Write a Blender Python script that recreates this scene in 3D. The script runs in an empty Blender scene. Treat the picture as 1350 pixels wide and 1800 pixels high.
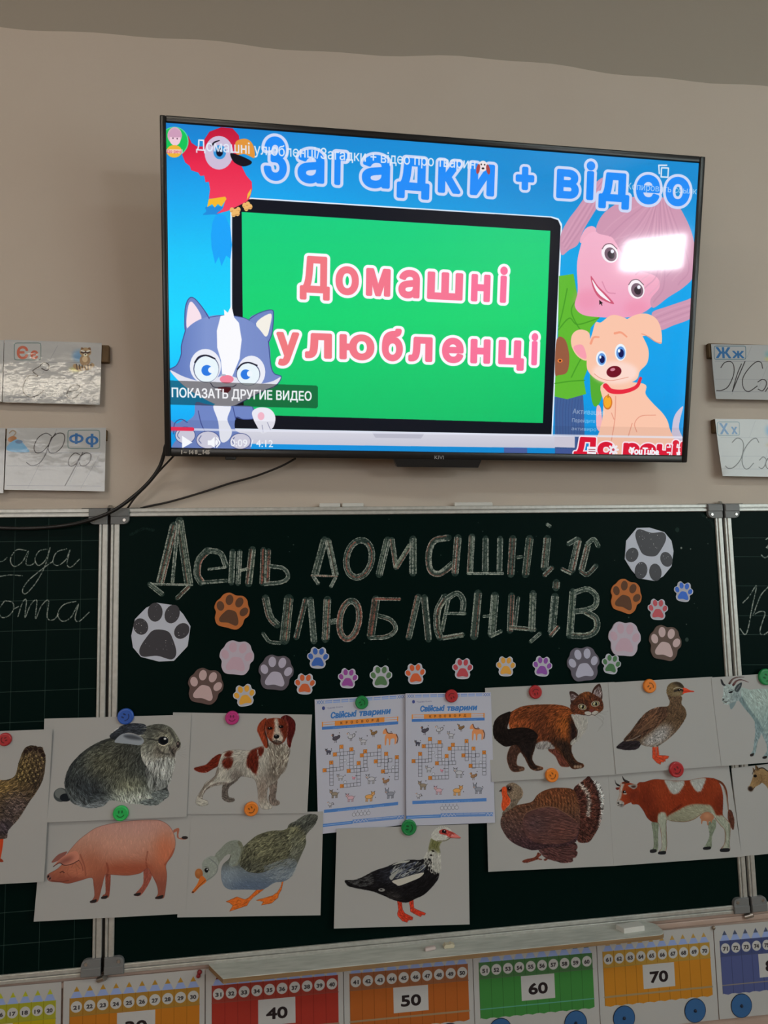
import bpy, bmesh, math, random
import numpy as np
from mathutils import Vector, Matrix

scene = bpy.context.scene
COL = scene.collection

# ------------------------------------------------------------------ camera
CAM_T = np.array([-0.36953, -1.69387, 1.72492])
CAM_R = (0.0953885, 0.0221121, -0.1426352)
FPX = 1250.0


def rot_zyx(rx, ry, rz):
    cx, sx, cy, sy, cz, sz = math.cos(rx), math.sin(rx), math.cos(ry), math.sin(ry), math.cos(rz), math.sin(rz)
    return (np.array([[cz, -sz, 0], [sz, cz, 0], [0, 0, 1]]) @ np.array([[cy, 0, sy], [0, 1, 0], [-sy, 0, cy]])
            @ np.array([[1, 0, 0], [0, cx, -sx], [0, sx, cx]]))


CAM_M = rot_zyx(*CAM_R) @ np.array([[1, 0, 0], [0, 0, -1], [0, 1, 0]], float)
cam_data = bpy.data.cameras.new('camera')
cam_data.sensor_fit = 'HORIZONTAL'
cam_data.sensor_width = 36.0
cam_data.lens = 36.0 * FPX / 1350.0
cam_data.clip_start = 0.01
cam = bpy.data.objects.new('camera', cam_data)
m4 = Matrix.Identity(4)
for i in range(3):
    for j in range(3):
        m4[i][j] = CAM_M[i, j]
    m4[i][3] = CAM_T[i]
cam.matrix_world = m4
COL.objects.link(cam)
scene.camera = cam

# ------------------------------------------------------------------ world, lights, exposure
scene.view_settings.view_transform = 'Standard'
scene.view_settings.look = 'None'
scene.view_settings.gamma = 1.0
scene.view_settings.exposure = 0.0
scene.view_settings.use_curve_mapping = False
scene.cycles.max_bounces = 6
scene.cycles.diffuse_bounces = 3
scene.cycles.caustics_reflective = False
scene.cycles.sample_clamp_indirect = 4.0

world = bpy.data.worlds.new('world')
scene.world = world
world.use_nodes = True
world.node_tree.nodes['Background'].inputs[0].default_value = (0.75, 0.85, 1.0, 1)
world.node_tree.nodes['Background'].inputs[1].default_value = 1.0


def area_light(name, loc, target, sx, sy, power, color):
    d = bpy.data.lights.new(name, 'AREA')
    d.shape = 'RECTANGLE'
    d.size, d.size_y, d.energy, d.color = sx, sy, power, color
    o = bpy.data.objects.new(name, d)
    o.location = loc
    o.rotation_euler = (Vector(target) - Vector(loc)).to_track_quat('-Z', 'Y').to_euler()
    COL.objects.link(o)
    return o


WINDOW_GLOW = 42.0       # daylight in the uncovered upper panes of the side window
LAMP_GLOW = 15.0         # warm fluorescent ceiling lamps
area_light('daylight_from_right_windows', (2.9, -1.8, 2.1), (0.1, -0.3, 1.9), 2.6, 1.5, 38.0, (0.85, 1.0, 0.98))
area_light('left_fill_light', (-2.95, -4.6, 2.2), (-0.2, -0.2, 2.0), 2.6, 1.5, 42.0, (1.0, 0.97, 0.95))  # soft fill added to brighten the room; the left wall has no windows
# ------------------------------------------------------------------ helpers: photo pixel -> point on a plane of the room
def rays(px):
    px = np.asarray(px, float).reshape(-1, 2)
    d = np.c_[(px[:, 0] - 675) / FPX, -(px[:, 1] - 900) / FPX, -np.ones(len(px))]
    return d @ CAM_M.T


def on_plane(px, origin, normal):
    d = rays(px)
    n = np.asarray(normal, float)
    s = ((np.asarray(origin, float) - CAM_T) @ n) / (d @ n)
    return CAM_T + d * s[:, None]


def on_wall(px, y):
    return on_plane(px, (0, y, 0), (0, 1, 0))


def wp(x, y, depth):
    return Vector(on_wall([(x, y)], -depth)[0])


def P(*a):
    return np.array(a, float).reshape(-1, 2)


def proj(P):
    """Point(s) of the room -> photo pixel."""
    q = (np.asarray(P, float).reshape(-1, 3) - CAM_T) @ CAM_M
    return np.c_[675 + FPX * q[:, 0] / -q[:, 2], 900 - FPX * q[:, 1] / -q[:, 2]]


def lin(c):
    c = np.asarray(c, float) / 255.0
    return np.where(c <= 0.04045, c / 12.92, ((c + 0.055) / 1.055) ** 2.4)


# ------------------------------------------------------------------ helpers: tags, objects, materials
def tag(o, label=None, cat=None, group=None, kind=None):
    if label:
        o['label'] = label
    if cat:
        o['category'] = cat
    if group:
        o['group'] = group
    if kind:
        o['kind'] = kind
    return o


def empty(name, loc):
    o = bpy.data.objects.new(name, None)
    o.location = loc
    o.empty_display_size = 0.05
    COL.objects.link(o)
    return o


def link(name, me, mat=None, parent=None, origin=None):
    """One mesh object; vertices are given in room coordinates, the origin is moved to their middle (or `origin`)."""
    n = len(me.vertices)
    co = np.empty(n * 3, np.float32)
    me.vertices.foreach_get('co', co)
    co = co.reshape(-1, 3)
    c = np.asarray(origin if origin is not None else (co.min(0) + co.max(0)) / 2, np.float32)
    me.vertices.foreach_set('co', (co - c).ravel())
    o = bpy.data.objects.new(name, me)
    if mat is not None and not me.materials:
        me.materials.append(mat)
    COL.objects.link(o)
    if parent is not None:
        o.parent = parent
        o.location = Vector(c.tolist()) - parent.location - (parent.parent.location if parent.parent else Vector())
    else:
        o.location = c.tolist()
    return o


def bm_mesh(bm, name, smooth=False):
    me = bpy.data.meshes.new(name)
    bmesh.ops.recalc_face_normals(bm, faces=bm.faces)
    bm.to_mesh(me)
    bm.free()
    if smooth:
        for p in me.polygons:
            p.use_smooth = True
    return me


def material(name, color=(0.8, 0.8, 0.8), rough=0.5, metal=0.0, spec=0.5, attr=None, emit=None, noise=None, bump=None, coat=0.0):
    m = bpy.data.materials.new(name)
    m.use_nodes = True
    nt = m.node_tree
    b = nt.nodes['Principled BSDF']
    b.inputs['Base Color'].default_value = (*color, 1)
    b.inputs['Roughness'].default_value = rough
    b.inputs['Metallic'].default_value = metal
    b.inputs['Specular IOR Level'].default_value = spec
    b.inputs['Coat Weight'].default_value = coat
    if attr:
        a = nt.nodes.new('ShaderNodeAttribute')
        a.attribute_name = attr
        nt.links.new(a.outputs['Color'], b.inputs['Emission Color' if emit else 'Base Color'])
        if emit:
            b.inputs['Emission Strength'].default_value = emit
    elif emit:
        b.inputs['Emission Color'].default_value = (*color, 1)
        b.inputs['Emission Strength'].default_value = emit
    if noise:                       # (scale, second colour, detail, (ramp from, ramp to), stretch)
        tc = nt.nodes.new('ShaderNodeTexCoord')
        mp = nt.nodes.new('ShaderNodeMapping')
        mp.inputs['Scale'].default_value = noise[4] if len(noise) > 4 else (1, 1, 1)
        n = nt.nodes.new('ShaderNodeTexNoise')
        n.inputs['Scale'].default_value = noise[0]
        n.inputs['Detail'].default_value = noise[2]
        r = nt.nodes.new('ShaderNodeValToRGB')
        r.color_ramp.elements[0].position, r.color_ramp.elements[1].position = noise[3]
        r.color_ramp.elements[0].color = (*color, 1)
        r.color_ramp.elements[1].color = (*noise[1], 1)
        nt.links.new(tc.outputs['Object'], mp.inputs['Vector'])
        nt.links.new(mp.outputs['Vector'], n.inputs['Vector'])
        nt.links.new(n.outputs['Fac'], r.inputs['Fac'])
        nt.links.new(r.outputs['Color'], b.inputs['Base Color'])
    if bump:                        # (scale, strength, detail)
        tc = nt.nodes.new('ShaderNodeTexCoord')
        n = nt.nodes.new('ShaderNodeTexNoise')
        n.inputs['Scale'].default_value = bump[0]
        n.inputs['Detail'].default_value = bump[2]
        bp = nt.nodes.new('ShaderNodeBump')
        bp.inputs['Strength'].default_value = bump[1]
        bp.inputs['Distance'].default_value = bump[3] if len(bump) > 3 else 0.01
        nt.links.new(tc.outputs['Object'], n.inputs['Vector'])
        nt.links.new(n.outputs['Fac'], bp.inputs['Height'])
        nt.links.new(bp.outputs['Normal'], b.inputs['Normal'])
    return m


def box_bm(lo, hi, bevel=0.0, bm=None, seg=2):
    bm = bm or bmesh.new()
    r = bmesh.ops.create_cube(bm, size=1)
    lo, hi = Vector(lo), Vector(hi)
    for v in r['verts']:
        v.co = Vector([lo[i] + (v.co[i] + 0.5) * (hi[i] - lo[i]) for i in range(3)])
    if bevel:
        es = list({e for v in r['verts'] for e in v.link_edges})
        bmesh.ops.bevel(bm, geom=es, offset=bevel, segments=seg, profile=0.5, affect='EDGES')
    return bm


def box(name, lo, hi, mat, parent=None, bevel=0.0):
    return link(name, bm_mesh(box_bm(lo, hi, bevel), name), mat, parent)


def prism_bm(pts, y0, y1, bm=None, bevel=0.0):
    """Outline in (x, z), pushed from depth y0 to y1."""
    bm = bm or bmesh.new()
    a = [bm.verts.new((p[0], y0, p[1])) for p in pts]
    b = [bm.verts.new((p[0], y1, p[1])) for p in pts]
    n = len(pts)
    f = [bm.faces.new(a), bm.faces.new(b[::-1])]
    for i in range(n):
        f.append(bm.faces.new((a[i], b[i], b[(i + 1) % n], a[(i + 1) % n])))
    if bevel:
        bmesh.ops.bevel(bm, geom=list(f[0].edges), offset=bevel, segments=2, profile=0.5, affect='EDGES')
    return bm


def spline(p, closed=False, n=6):
    """Catmull-Rom through the points."""
    p = np.asarray(p, float)
    k = len(p)
    if k < 3:
        return p
    if closed:
        q = np.vstack([p[-1], p, p[0], p[1]])
        m = k
    else:
        q = np.vstack([2 * p[0] - p[1], p, 2 * p[-1] - p[-2]])
        m = k - 1
    t = np.linspace(0, 1, n, endpoint=False)[:, None]
    out = []
    for i in range(m):
        a, b, c, d = q[i], q[i + 1], q[i + 2], q[i + 3]
        out.append(0.5 * (2 * b + (c - a) * t + (2 * a - 5 * b + 4 * c - d) * t ** 2 + (3 * b - a - 3 * c + d) * t ** 3))
    out = np.vstack(out)
    return out if closed else np.vstack([out, p[-1]])


def tube(name, pts, radius, mat, parent=None, n=8):
    pts = [Vector(p) for p in spline([tuple(p) for p in pts], n=n).tolist()]
    bm = bmesh.new()
    rings = []
    for i, p in enumerate(pts):
        d = (pts[min(i + 1, len(pts) - 1)] - pts[max(i - 1, 0)]).normalized()
        u = d.cross(Vector((0, 1, 0.13))).normalized()
        v = d.cross(u)
        rings.append([bm.verts.new(p + (u * math.cos(a) + v * math.sin(a)) * radius) for a in [k * math.tau / 10 for k in range(10)]])
    for a, b in zip(rings, rings[1:]):
        for k in range(10):
            bm.faces.new((a[k], a[(k + 1) % 10], b[(k + 1) % 10], b[k]))
    bm.faces.new(rings[0]); bm.faces.new(rings[-1][::-1])
    return link(name, bm_mesh(bm, name, True), mat, parent)


# ------------------------------------------------------------------ helpers: pictures as coloured cells of a sheet
def homog(src, dst):
    A = []
    for (x, y), (u, v) in zip(src, dst):
        A.append([x, y, 1, 0, 0, 0, -u * x, -u * y, -u])
        A.append([0, 0, 0, x, y, 1, -v * x, -v * y, -v])
    return np.linalg.svd(np.array(A, float))[2][-1].reshape(3, 3)


def hmap(Hm, p):
    p = np.asarray(p, float).reshape(-1, 2)
    q = np.c_[p, np.ones(len(p))] @ Hm.T
    return q[:, :2] / q[:, 2:]


def gblur(a, s):
    r = max(1, int(s * 2.5))
    k = np.exp(-np.arange(-r, r + 1) ** 2 / (2 * s * s))
    k /= k.sum()
    a = np.apply_along_axis(lambda v: np.convolve(v, k, 'same'), 0, a)
    return np.apply_along_axis(lambda v: np.convolve(v, k, 'same'), 1, a)


_glyphs = {}


def glyphs(s):
    """Outline contours of a line of text, baseline at 0, about 1 unit tall."""
    if s not in _glyphs:
        c = bpy.data.curves.new('lettering', 'FONT')
        c.body = s
        o = bpy.data.objects.new('lettering', c)
        COL.objects.link(o)
        dg = bpy.context.evaluated_depsgraph_get()
        cu = o.evaluated_get(dg).to_curve(dg)
        out = []
        for sp in cu.splines:
            b = sp.bezier_points
            n = len(b)
            pts = []
            for i in range(n):
                p0, p1, p2, p3 = (np.array(v[:2]) for v in (b[i].co, b[i].handle_right, b[(i + 1) % n].handle_left, b[(i + 1) % n].co))
                for t in (0, .25, .5, .75):
                    pts.append((1 - t) ** 3 * p0 + 3 * t * (1 - t) ** 2 * p1 + 3 * t * t * (1 - t) * p2 + t ** 3 * p3)
            out.append(np.array(pts))
        bpy.data.objects.remove(o)
        bpy.data.curves.remove(c)
        _glyphs[s] = out
    return _glyphs[s]


CANVASES = []


class Canvas:
    """A sheet whose corners stand at four places (top left, top right, bottom right, bottom left); drawn on in author units."""

    def __init__(s, quad, res=1.4, bg=(255, 255, 255)):
        q = np.array(quad, float)
        L = lambda a, b: np.hypot(*(q[a] - q[b]))
        s.w = int(round((L(0, 1) + L(3, 2)) / 2 * res))
        s.h = int(round((L(0, 3) + L(1, 2)) / 2 * res))
        c = [(0, 0), (s.w, 0), (s.w, s.h), (0, s.h)]
        s.quad, s.res = q, res
        s.H, s.Hi = homog(q, c), homog(c, q)
        s.img = np.empty((s.h, s.w, 3)); s.img[:] = bg
        s.rng = np.random.default_rng(7)
        s.o, s.k = (0, 0), 1.0
        CANVASES.append(s)

    def zoom(s, x, y, k):
        s.o, s.k = (x, y), k
        return s

    def pt(s, p):
        return hmap(s.H, np.asarray(p, float).reshape(-1, 2) / s.k + np.array(s.o))

    def cover(s, conts):
        """Anti-aliased even-odd coverage of closed contours given in canvas cells."""
        P = np.vstack(conts)
        x0, y0 = np.floor(P.min(0)).astype(int) - 1
        x1, y1 = np.ceil(P.max(0)).astype(int) + 2
        x0, y0, x1, y1 = max(x0, 0), max(y0, 0), min(x1, s.w), min(y1, s.h)
        if x1 <= x0 or y1 <= y0:
            return None
        E = np.vstack([np.c_[c, np.roll(c, -1, 0)] for c in conts])
        S = 4
        cov = np.zeros((y1 - y0, x1 - x0))
        xs = np.arange(x0, x1)
        for r in range((y1 - y0) * S):
            y = y0 + (r + .5) / S
            e = E[(E[:, 1] > y) != (E[:, 3] > y)]
            if not len(e):
                continue
            X = np.sort(e[:, 0] + (y - e[:, 1]) / (e[:, 3] - e[:, 1]) * (e[:, 2] - e[:, 0]))
            row = cov[r // S]
            for a, b in zip(X[::2], X[1::2]):
                row += (np.clip(b - xs, 0, 1) - np.clip(a - xs, 0, 1)) / S
        return cov, x0, y0

    def comp(s, cov, x0, y0, col, a=1.0, clip=None):
        h, w = cov.shape
        m = np.clip(cov, 0, 1) * a
        if clip is not None:
            m = m * clip[y0:y0 + h, x0:x0 + w]
        im = s.img[y0:y0 + h, x0:x0 + w]
        if callable(col):
            yy, xx = np.mgrid[y0:y0 + h, x0:x0 + w]
            p = hmap(s.Hi, np.c_[xx.ravel() + .5, yy.ravel() + .5])
            p = (p - np.array(s.o)) * s.k
            c = np.asarray(col(p[:, 0], p[:, 1]), float).reshape(h, w, 3)
        else:
            c = np.asarray(col, float)
        im += (c - im) * m[..., None]

    def fill(s, pts, col, a=1.0, blur=0, smooth=True, clip=None, raw=False):
        """Closed shape(s); returns its full-size mask."""
        conts = pts if isinstance(pts, list) and np.ndim(pts[0]) == 2 else [pts]
        conts = [c if raw else s.pt(spline(c, True, 5) if smooth else c) for c in conts]
        r = s.cover(conts)
        full = np.zeros((s.h, s.w))
        if r is None:
            return full
        cov, x0, y0 = r
        full[y0:y0 + cov.shape[0], x0:x0 + cov.shape[1]] = np.clip(cov, 0, 1)
        if blur:
            full = gblur(full, blur)
            s.comp(full, 0, 0, col, a, clip)
        elif col is not None:
            s.comp(cov, x0, y0, col, a, clip)
        return full

    def ell(s, x, y, rx, ry, col, ang=0, **k):
        t = np.linspace(0, math.tau, 28, endpoint=False)
        c, n = math.cos(math.radians(ang)), math.sin(math.radians(ang))
        u, v = rx * np.cos(t), ry * np.sin(t)
        return s.fill(np.c_[x + u * c - v * n, y + u * n + v * c], col, smooth=False, **k)

    def line(s, pts, w, col, a=1.0, smooth=True, closed=False, clip=None, w2=None, raw=False):
        """Round-ended stroke, w author units wide (tapering to w2)."""
        p = pts if raw else s.pt(spline(pts, closed, 6) if smooth else (np.vstack([pts, pts[:1]]) if closed else pts))
        if raw is False and closed and smooth:
            p = np.vstack([p, p[:1]])
        f = s.res / s.k
        w = w * f
        w2 = w if w2 is None else w2 * f
        m = max(w, w2) / 2 + 2
        x0, y0 = np.maximum(np.floor(p.min(0) - m).astype(int), 0)
        x1, y1 = np.minimum(np.ceil(p.max(0) + m).astype(int), (s.w, s.h))
        if x1 <= x0 or y1 <= y0:
            return
        cov = np.zeros((y1 - y0, x1 - x0))
        n = len(p) - 1
        for i in range(n):
            A, B = p[i], p[i + 1]
            wa, wb = w + (w2 - w) * i / n, w + (w2 - w) * (i + 1) / n
            mm = max(wa, wb) / 2 + 1.5
            bx0, by0 = np.maximum(np.floor(np.minimum(A, B) - mm).astype(int), (x0, y0))
            bx1, by1 = np.minimum(np.ceil(np.maximum(A, B) + mm).astype(int), (x1, y1))
            if bx1 <= bx0 or by1 <= by0:
                continue
            X = np.arange(bx0, bx1)[None, :] + .5 - A[0]
            Y = np.arange(by0, by1)[:, None] + .5 - A[1]
            d = B - A
            t = np.clip((X * d[0] + Y * d[1]) / (d @ d + 1e-9), 0, 1)
            D = np.hypot(X - t * d[0], Y - t * d[1])
            ww = wa + (wb - wa) * t
            c = np.clip(ww / 2 - D + .5, 0, 1) * np.clip(ww, 0, 1)
            v = cov[by0 - y0:by1 - y0, bx0 - x0:bx1 - x0]
            np.maximum(v, c, out=v)
        s.comp(cov, x0, y0, col, a, clip)

    def hair(s, mask, n, length, field, shade=(0.6, 1.35), tint=None, a=0.7, jit=0.25, w=1.0, curl=0.15, spill=1.3):
        """Fur / feather strokes over the masked area, coloured from what is already painted there."""
        ys, xs = np.nonzero(mask > 0.5)
        if not len(xs):
            return
        r = s.rng
        i = r.integers(0, len(xs), n)
        x, y = xs[i] + r.random(n), ys[i] + r.random(n)
        F = np.array(field, float)
        fp = s.pt(F[:, :2])
        wgt = 1 / (((x[:, None] - fp[:, 0]) ** 2 + (y[:, None] - fp[:, 1]) ** 2) + 4)
        wgt = wgt ** 1.5
        an = np.radians(F[:, 2])
        ang = np.arctan2((wgt * np.sin(an)).sum(1), (wgt * np.cos(an)).sum(1)) + r.normal(0, jit, n)
        base = s.img[np.clip(y.astype(int), 0, s.h - 1), np.clip(x.astype(int), 0, s.w - 1)]
        if tint is not None:
            T = np.array(tint, float)
            base = T[r.integers(0, len(T), n)]
        col = np.clip(base * r.uniform(*shade, n)[:, None] + (3 if shade[1] > 1 else 0), 0, 255)
        L = length * .8 * s.res / s.k * r.uniform(.6, 1.2, n)
        bend = r.normal(0, curl, n)
        acc = np.zeros((s.h, s.w, 4))
        steps = max(6, int(L.max() * 1.3))
        offs = [0.0] if w <= 1.2 else list(np.linspace(-(w - 1) / 2, (w - 1) / 2, int(round(w))))
        px, py = x.copy(), y.copy()
        for k in range(steps):
            t = k / (steps - 1)
            A = ang + bend * t * 2
            fade = a * min(1, 2.2 * (1 - t) + .15)
            for o in offs:
                qx, qy = px - np.sin(A) * o * (1 - t * .7), py + np.cos(A) * o * (1 - t * .7)
                ix, iy = np.floor(qx - .5).astype(int), np.floor(qy - .5).astype(int)
                fx, fy = qx - .5 - ix, qy - .5 - iy
                for dx, dy, ww in ((0, 0, (1 - fx) * (1 - fy)), (1, 0, fx * (1 - fy)), (0, 1, (1 - fx) * fy), (1, 1, fx * fy)):
                    ok = (ix + dx >= 0) & (ix + dx < s.w) & (iy + dy >= 0) & (iy + dy < s.h)
                    J, I = iy[ok] + dy, ix[ok] + dx
                    v = (ww * fade)[ok]
                    np.add.at(acc, (J, I), np.c_[col[ok] * v[:, None], v])
            px += np.cos(A) * L / steps
            py += np.sin(A) * L / steps
        al = acc[..., 3:]
        m = np.clip(al, 0, 1) * min(1, a * 1.2) * np.clip(gblur(mask, spill) * 2.2 - .15, 0, 1)[..., None]
        s.img += (acc[..., :3] / np.maximum(al, 1e-6) - s.img) * m

    def text(s, t, x, y, size, col, ang=0, bold=0, outline=None, anchor='l', sx=1.0, spacing=0, shear=0, a=1.0):
        """One line of text, baseline at (x, y); outline = (width, colour)."""
        chars = glyphs(t)
        if not chars:
            return
        allp = np.vstack(chars)
        wd = allp[:, 0].max()
        off = {'l': 0, 'm': -wd / 2, 'r': -wd}[anchor]
        c, n = math.cos(math.radians(ang)), math.sin(math.radians(ang))
        cs = []
        for g in chars:
            u = (g[:, 0] + off + shear * g[:, 1]) * size * sx
            v = -g[:, 1] * size
            cs.append(s.pt(np.c_[x + u * c - v * n, y + u * n + v * c]))
        if outline:
            for g in cs:
                s.line(np.vstack([g, g[:1]]), outline[0] * 2 + bold, outline[1], raw=True, a=a)
            s.fill(cs, outline[1], raw=True, a=a)
        if bold:
            for g in cs:
                s.line(np.vstack([g, g[:1]]), bold, col, raw=True, a=a)
        s.fill(cs, col, raw=True, a=a)

    def textfit(s, t, p0, p1, cap, col, bold=0, outline=None, shear=0, a=1.0, clip=None):
        """Text whose baseline runs from p0 to p1 (author units) and whose capitals are `cap` tall."""
        gs = glyphs(t)
        A, B = s.pt([p0, p1])
        d = B - A
        L = np.hypot(*d)
        ux = d / L
        uy = np.array([ux[1], -ux[0]])
        P = np.vstack(gs)
        lo, hi = P[:, 0].min(), P[:, 0].max()
        ch = np.vstack(glyphs('Н'))[:, 1].max()
        f = s.res / s.k
        sx, sy = (L - bold * f) / (hi - lo), (cap - bold / 2) * f / ch
        cs = [A + ux * (((g[:, 0] - lo + shear * g[:, 1]) * sx)[:, None] + bold * f / 2) + uy * (g[:, 1] * sy)[:, None] for g in gs]
        for c, w in (((outline[1], bold + 2 * outline[0]),) if outline else ()) + ((col, bold),):   # author units
            m = s.fill(cs, None, raw=True)
            if w:
                im, s.img = s.img, np.zeros((s.h, s.w, 3))
                for g in cs:
                    s.line(np.vstack([g, g[:1]]), w, (1, 1, 1), raw=True)
                m = np.maximum(m, s.img[..., 0])
                s.img = im
            s.comp(m, 0, 0, c, a, clip)

    def letters(s, spec, p0, p1, cap, col, bold, outline=None):
        """Single letters, each given the stretch (x from, x to) it fills along the baseline p0-p1."""
        o = outline[0] if outline else 0
        yb = lambda x: p0[1] + (x - p0[0]) * (p1[1] - p0[1]) / (p1[0] - p0[0])
        for k in range(2 if outline else 1):
            for ch, a, b in spec:
                w = outline[1] if outline and k == 0 else (col(a) if callable(col) else col)
                e = o if outline else 0
                A, B = a + e, b - e
                s.textfit(ch, (A, yb(A)), (B, yb(B)), cap, w, bold=bold, outline=(e, w) if k == 0 and outline else None)

    # ---- as a mesh
    def cells(s, point, keep=None):
        """Corner points and colours of the cells, runs of equal colour joined along each row."""
        q = np.clip(np.round(s.img), 0, 255).astype(np.int64)
        key = q[..., 0] << 16 | q[..., 1] << 8 | q[..., 2]
        if keep is not None:
            key = np.where(keep, key, -1)
        st = np.ones((s.h, s.w), bool)
        st[:, 1:] = key[:, 1:] != key[:, :-1]
        J, I = np.nonzero(st)
        nx = np.r_[I[1:], 0]
        last = np.r_[J[1:] != J[:-1], True]
        E = np.where(last, s.w, nx)
        if keep is not None:
            k = key[J, I] >= 0
            J, I, E = J[k], I[k], E[k]
        uv = np.stack([np.c_[I, J], np.c_[I, J + 1], np.c_[E, J + 1], np.c_[E, J]], 1).reshape(-1, 2).astype(float)
        P = point(hmap(s.Hi, uv), uv[:, 1] / s.h, uv[:, 0] / s.w)
        return P, q[J, I].astype(float)


def cell_mesh(name, P, colors, extra=None):
    """Mesh of separate quads (4 points each) with one colour per face; extra = list of (4 points, colour)."""
    if extra:
        P = np.vstack([P] + [np.asarray(e[0], float) for e in extra])
        colors = np.vstack([colors] + [np.asarray([e[1]], float) for e in extra])
    n = len(P) // 4
    me = bpy.data.meshes.new(name)
    me.vertices.add(n * 4)
    me.vertices.foreach_set('co', np.ascontiguousarray(P, np.float32).ravel())
    me.loops.add(n * 4)
    me.loops.foreach_set('vertex_index', np.arange(n * 4, dtype=np.int32))
    me.polygons.add(n)
    me.polygons.foreach_set('loop_start', np.arange(0, n * 4, 4, dtype=np.int32))
    at = me.attributes.new('Col', 'FLOAT_COLOR', 'FACE')
    at.data.foreach_set('color', np.c_[colors, np.ones(n)].astype(np.float32).ravel())
    me.update(calc_edges=True)
    return me


def albedo(rgb, white, top=0.8):
    """Surface colour of a print whose paper shows as `white`."""
    return np.clip(lin(rgb) / lin(white) * top, 0, 0.95)


def sheet(name, cv, depth, mat, white, bend=0.004, thick=0.0004, parent=None, curl=None, top=0.8):
    """A printed sheet on the wall side: front at `depth` from the wall, its lower edge lifted by `bend`."""
    def off(v, u):
        b = bend * v ** 2
        return b + (curl(v, u) if curl else 0)

    def front(px, v, u, back=0.0):
        P = on_wall(px, -depth)
        P[:, 1] -= off(v, u) - back
        return P
    P, c = cv.cells(front)
    col = albedo(c, white, top)
    N = 10
    wcol = np.array([top] * 3) * 0.97
    ex = []

    def q(uv, back):
        uv = np.array(uv, float)
        return front(hmap(cv.Hi, uv * [cv.w, cv.h]), uv[:, 1], uv[:, 0], back)
    for i in range(N):
        a, b = i / N, (i + 1) / N
        ex.append((q([(0, a), (1, a), (1, b), (0, b)], thick), wcol))
        for u in (0, 1):
            f, k = q([(u, a), (u, b)], 0), q([(u, b), (u, a)], thick)
            ex.append((np.vstack([f, k]), wcol))
    for v in (0, 1):
        ex.append((np.vstack([q([(0, v), (1, v)], 0), q([(1, v), (0, v)], thick)]), wcol))
    return link(name, cell_mesh(name, P, col, ex), mat, parent)
# ------------------------------------------------------------------ the room
XL, XR, YB, ZC = -3.1, 3.0, -6.6, 3.075
M_WALL = material('warm beige wall paint', (0.635, 0.545, 0.47), 0.75, spec=0.25,
                  noise=(3.0, (0.615, 0.525, 0.45), 3, (0.35, 0.7)), bump=(60, 0.10, 4, 0.004))
M_CEIL = material('grey white ceiling paint', (0.405, 0.352, 0.295), 0.9, spec=0.2, bump=(25, 0.12, 3, 0.004))
M_FLOOR = material('brown floor boards', (0.22, 0.13, 0.07), 0.45)
M_WHITE = material('white painted wood', (0.75, 0.75, 0.73), 0.4)
M_GLOW = material('bright daylight pane', (0.93, 0.97, 1.0), 0.1, emit=WINDOW_GLOW)
M_LAMP = material('fluorescent diffuser', (1.0, 0.90, 0.74), 0.4, emit=LAMP_GLOW)
M_BLIND = material('cream roller blind fabric', (0.62, 0.58, 0.5), 0.9)


def struct(o):
    return tag(o, kind='structure')


def wall_grid(name, pts, mat, nu=1, nv=1):
    bm = bmesh.new()
    bm.faces.new([bm.verts.new(p) for p in pts])
    return struct(link(name, bm_mesh(bm, name), mat))


# board wall with the soft hand-painted line where the grey ceiling paint comes down onto the wall
bm = bmesh.new()
NX = 120
cols = []
for i in range(NX + 1):
    x = XL + (XR - XL) * i / NX
    w = 0.010 * math.sin(x * 3.1 + 0.6) + 0.006 * math.sin(x * 7.7) + 0.003 * math.sin(x * 21)
    cols.append((x, w))
wv = [[bm.verts.new((x, 0, 0)), bm.verts.new((x, 0, ZC + w))] for x, w in cols]
for a, b in zip(wv, wv[1:]):
    bm.faces.new((a[0], b[0], b[1], a[1]))
struct(link('wall_back', bm_mesh(bm, 'wall_back'), M_WALL))
ZT = 3.55
bm = bmesh.new()
up = [[bm.verts.new((x, 0, ZC + w)), bm.verts.new((x, 0, ZT))] for x, w in cols]
for a, b in zip(up, up[1:]):
    bm.faces.new((a[0], b[0], b[1], a[1]))
struct(link('wall_back.001', bm_mesh(bm, 'wall_back'), M_CEIL))
wall_grid('ceiling', [(XL, YB, ZT), (XL, 0, ZT), (XR, 0, ZT), (XR, YB, ZT)], M_CEIL)
wall_grid('floor', [(XL, YB, 0), (XR, YB, 0), (XR, 0, 0), (XL, 0, 0)], M_FLOOR)
wall_grid('wall_left', [(XL, YB, 0), (XL, 0, 0), (XL, 0, ZT), (XL, YB, ZT)], M_WALL)
wall_grid('wall_rear', [(XL, YB, 0), (XL, YB, ZT), (XR, YB, ZT), (XR, YB, 0)], M_WALL)
# right wall with one tall window, its roller blind drawn up to the top panes
WY0, WY1, WZ0, WZ1 = -5.75, -4.45, 0.95, 2.93
for nm, a, b, c, d in (('wall_right', YB, WY0, 0, ZT), ('wall_right.001', WY1, 0, 0, ZT),
                       ('wall_right.002', WY0, WY1, 0, WZ0), ('wall_right.003', WY0, WY1, WZ1, ZT)):
    wall_grid(nm, [(XR, a, c), (XR, b, c), (XR, b, d), (XR, a, d)], M_WALL)
win = tag(empty('window_1', (XR, (WY0 + WY1) / 2, WZ0)), kind='structure')
bm = bmesh.new()
for lo, hi in (((XR - .03, WY0, WZ0), (XR + .04, WY1, WZ0 + .06)), ((XR - .03, WY0, WZ1 - .03), (XR + .04, WY1, WZ1)),
               ((XR - .03, WY0, WZ0), (XR + .04, WY0 + .05, WZ1)), ((XR - .03, WY1 - .05, WZ0), (XR + .04, WY1, WZ1))):
    box_bm(lo, hi, 0, bm)
link('window_frame', bm_mesh(bm, 'window_frame'), M_WHITE, win)
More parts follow.
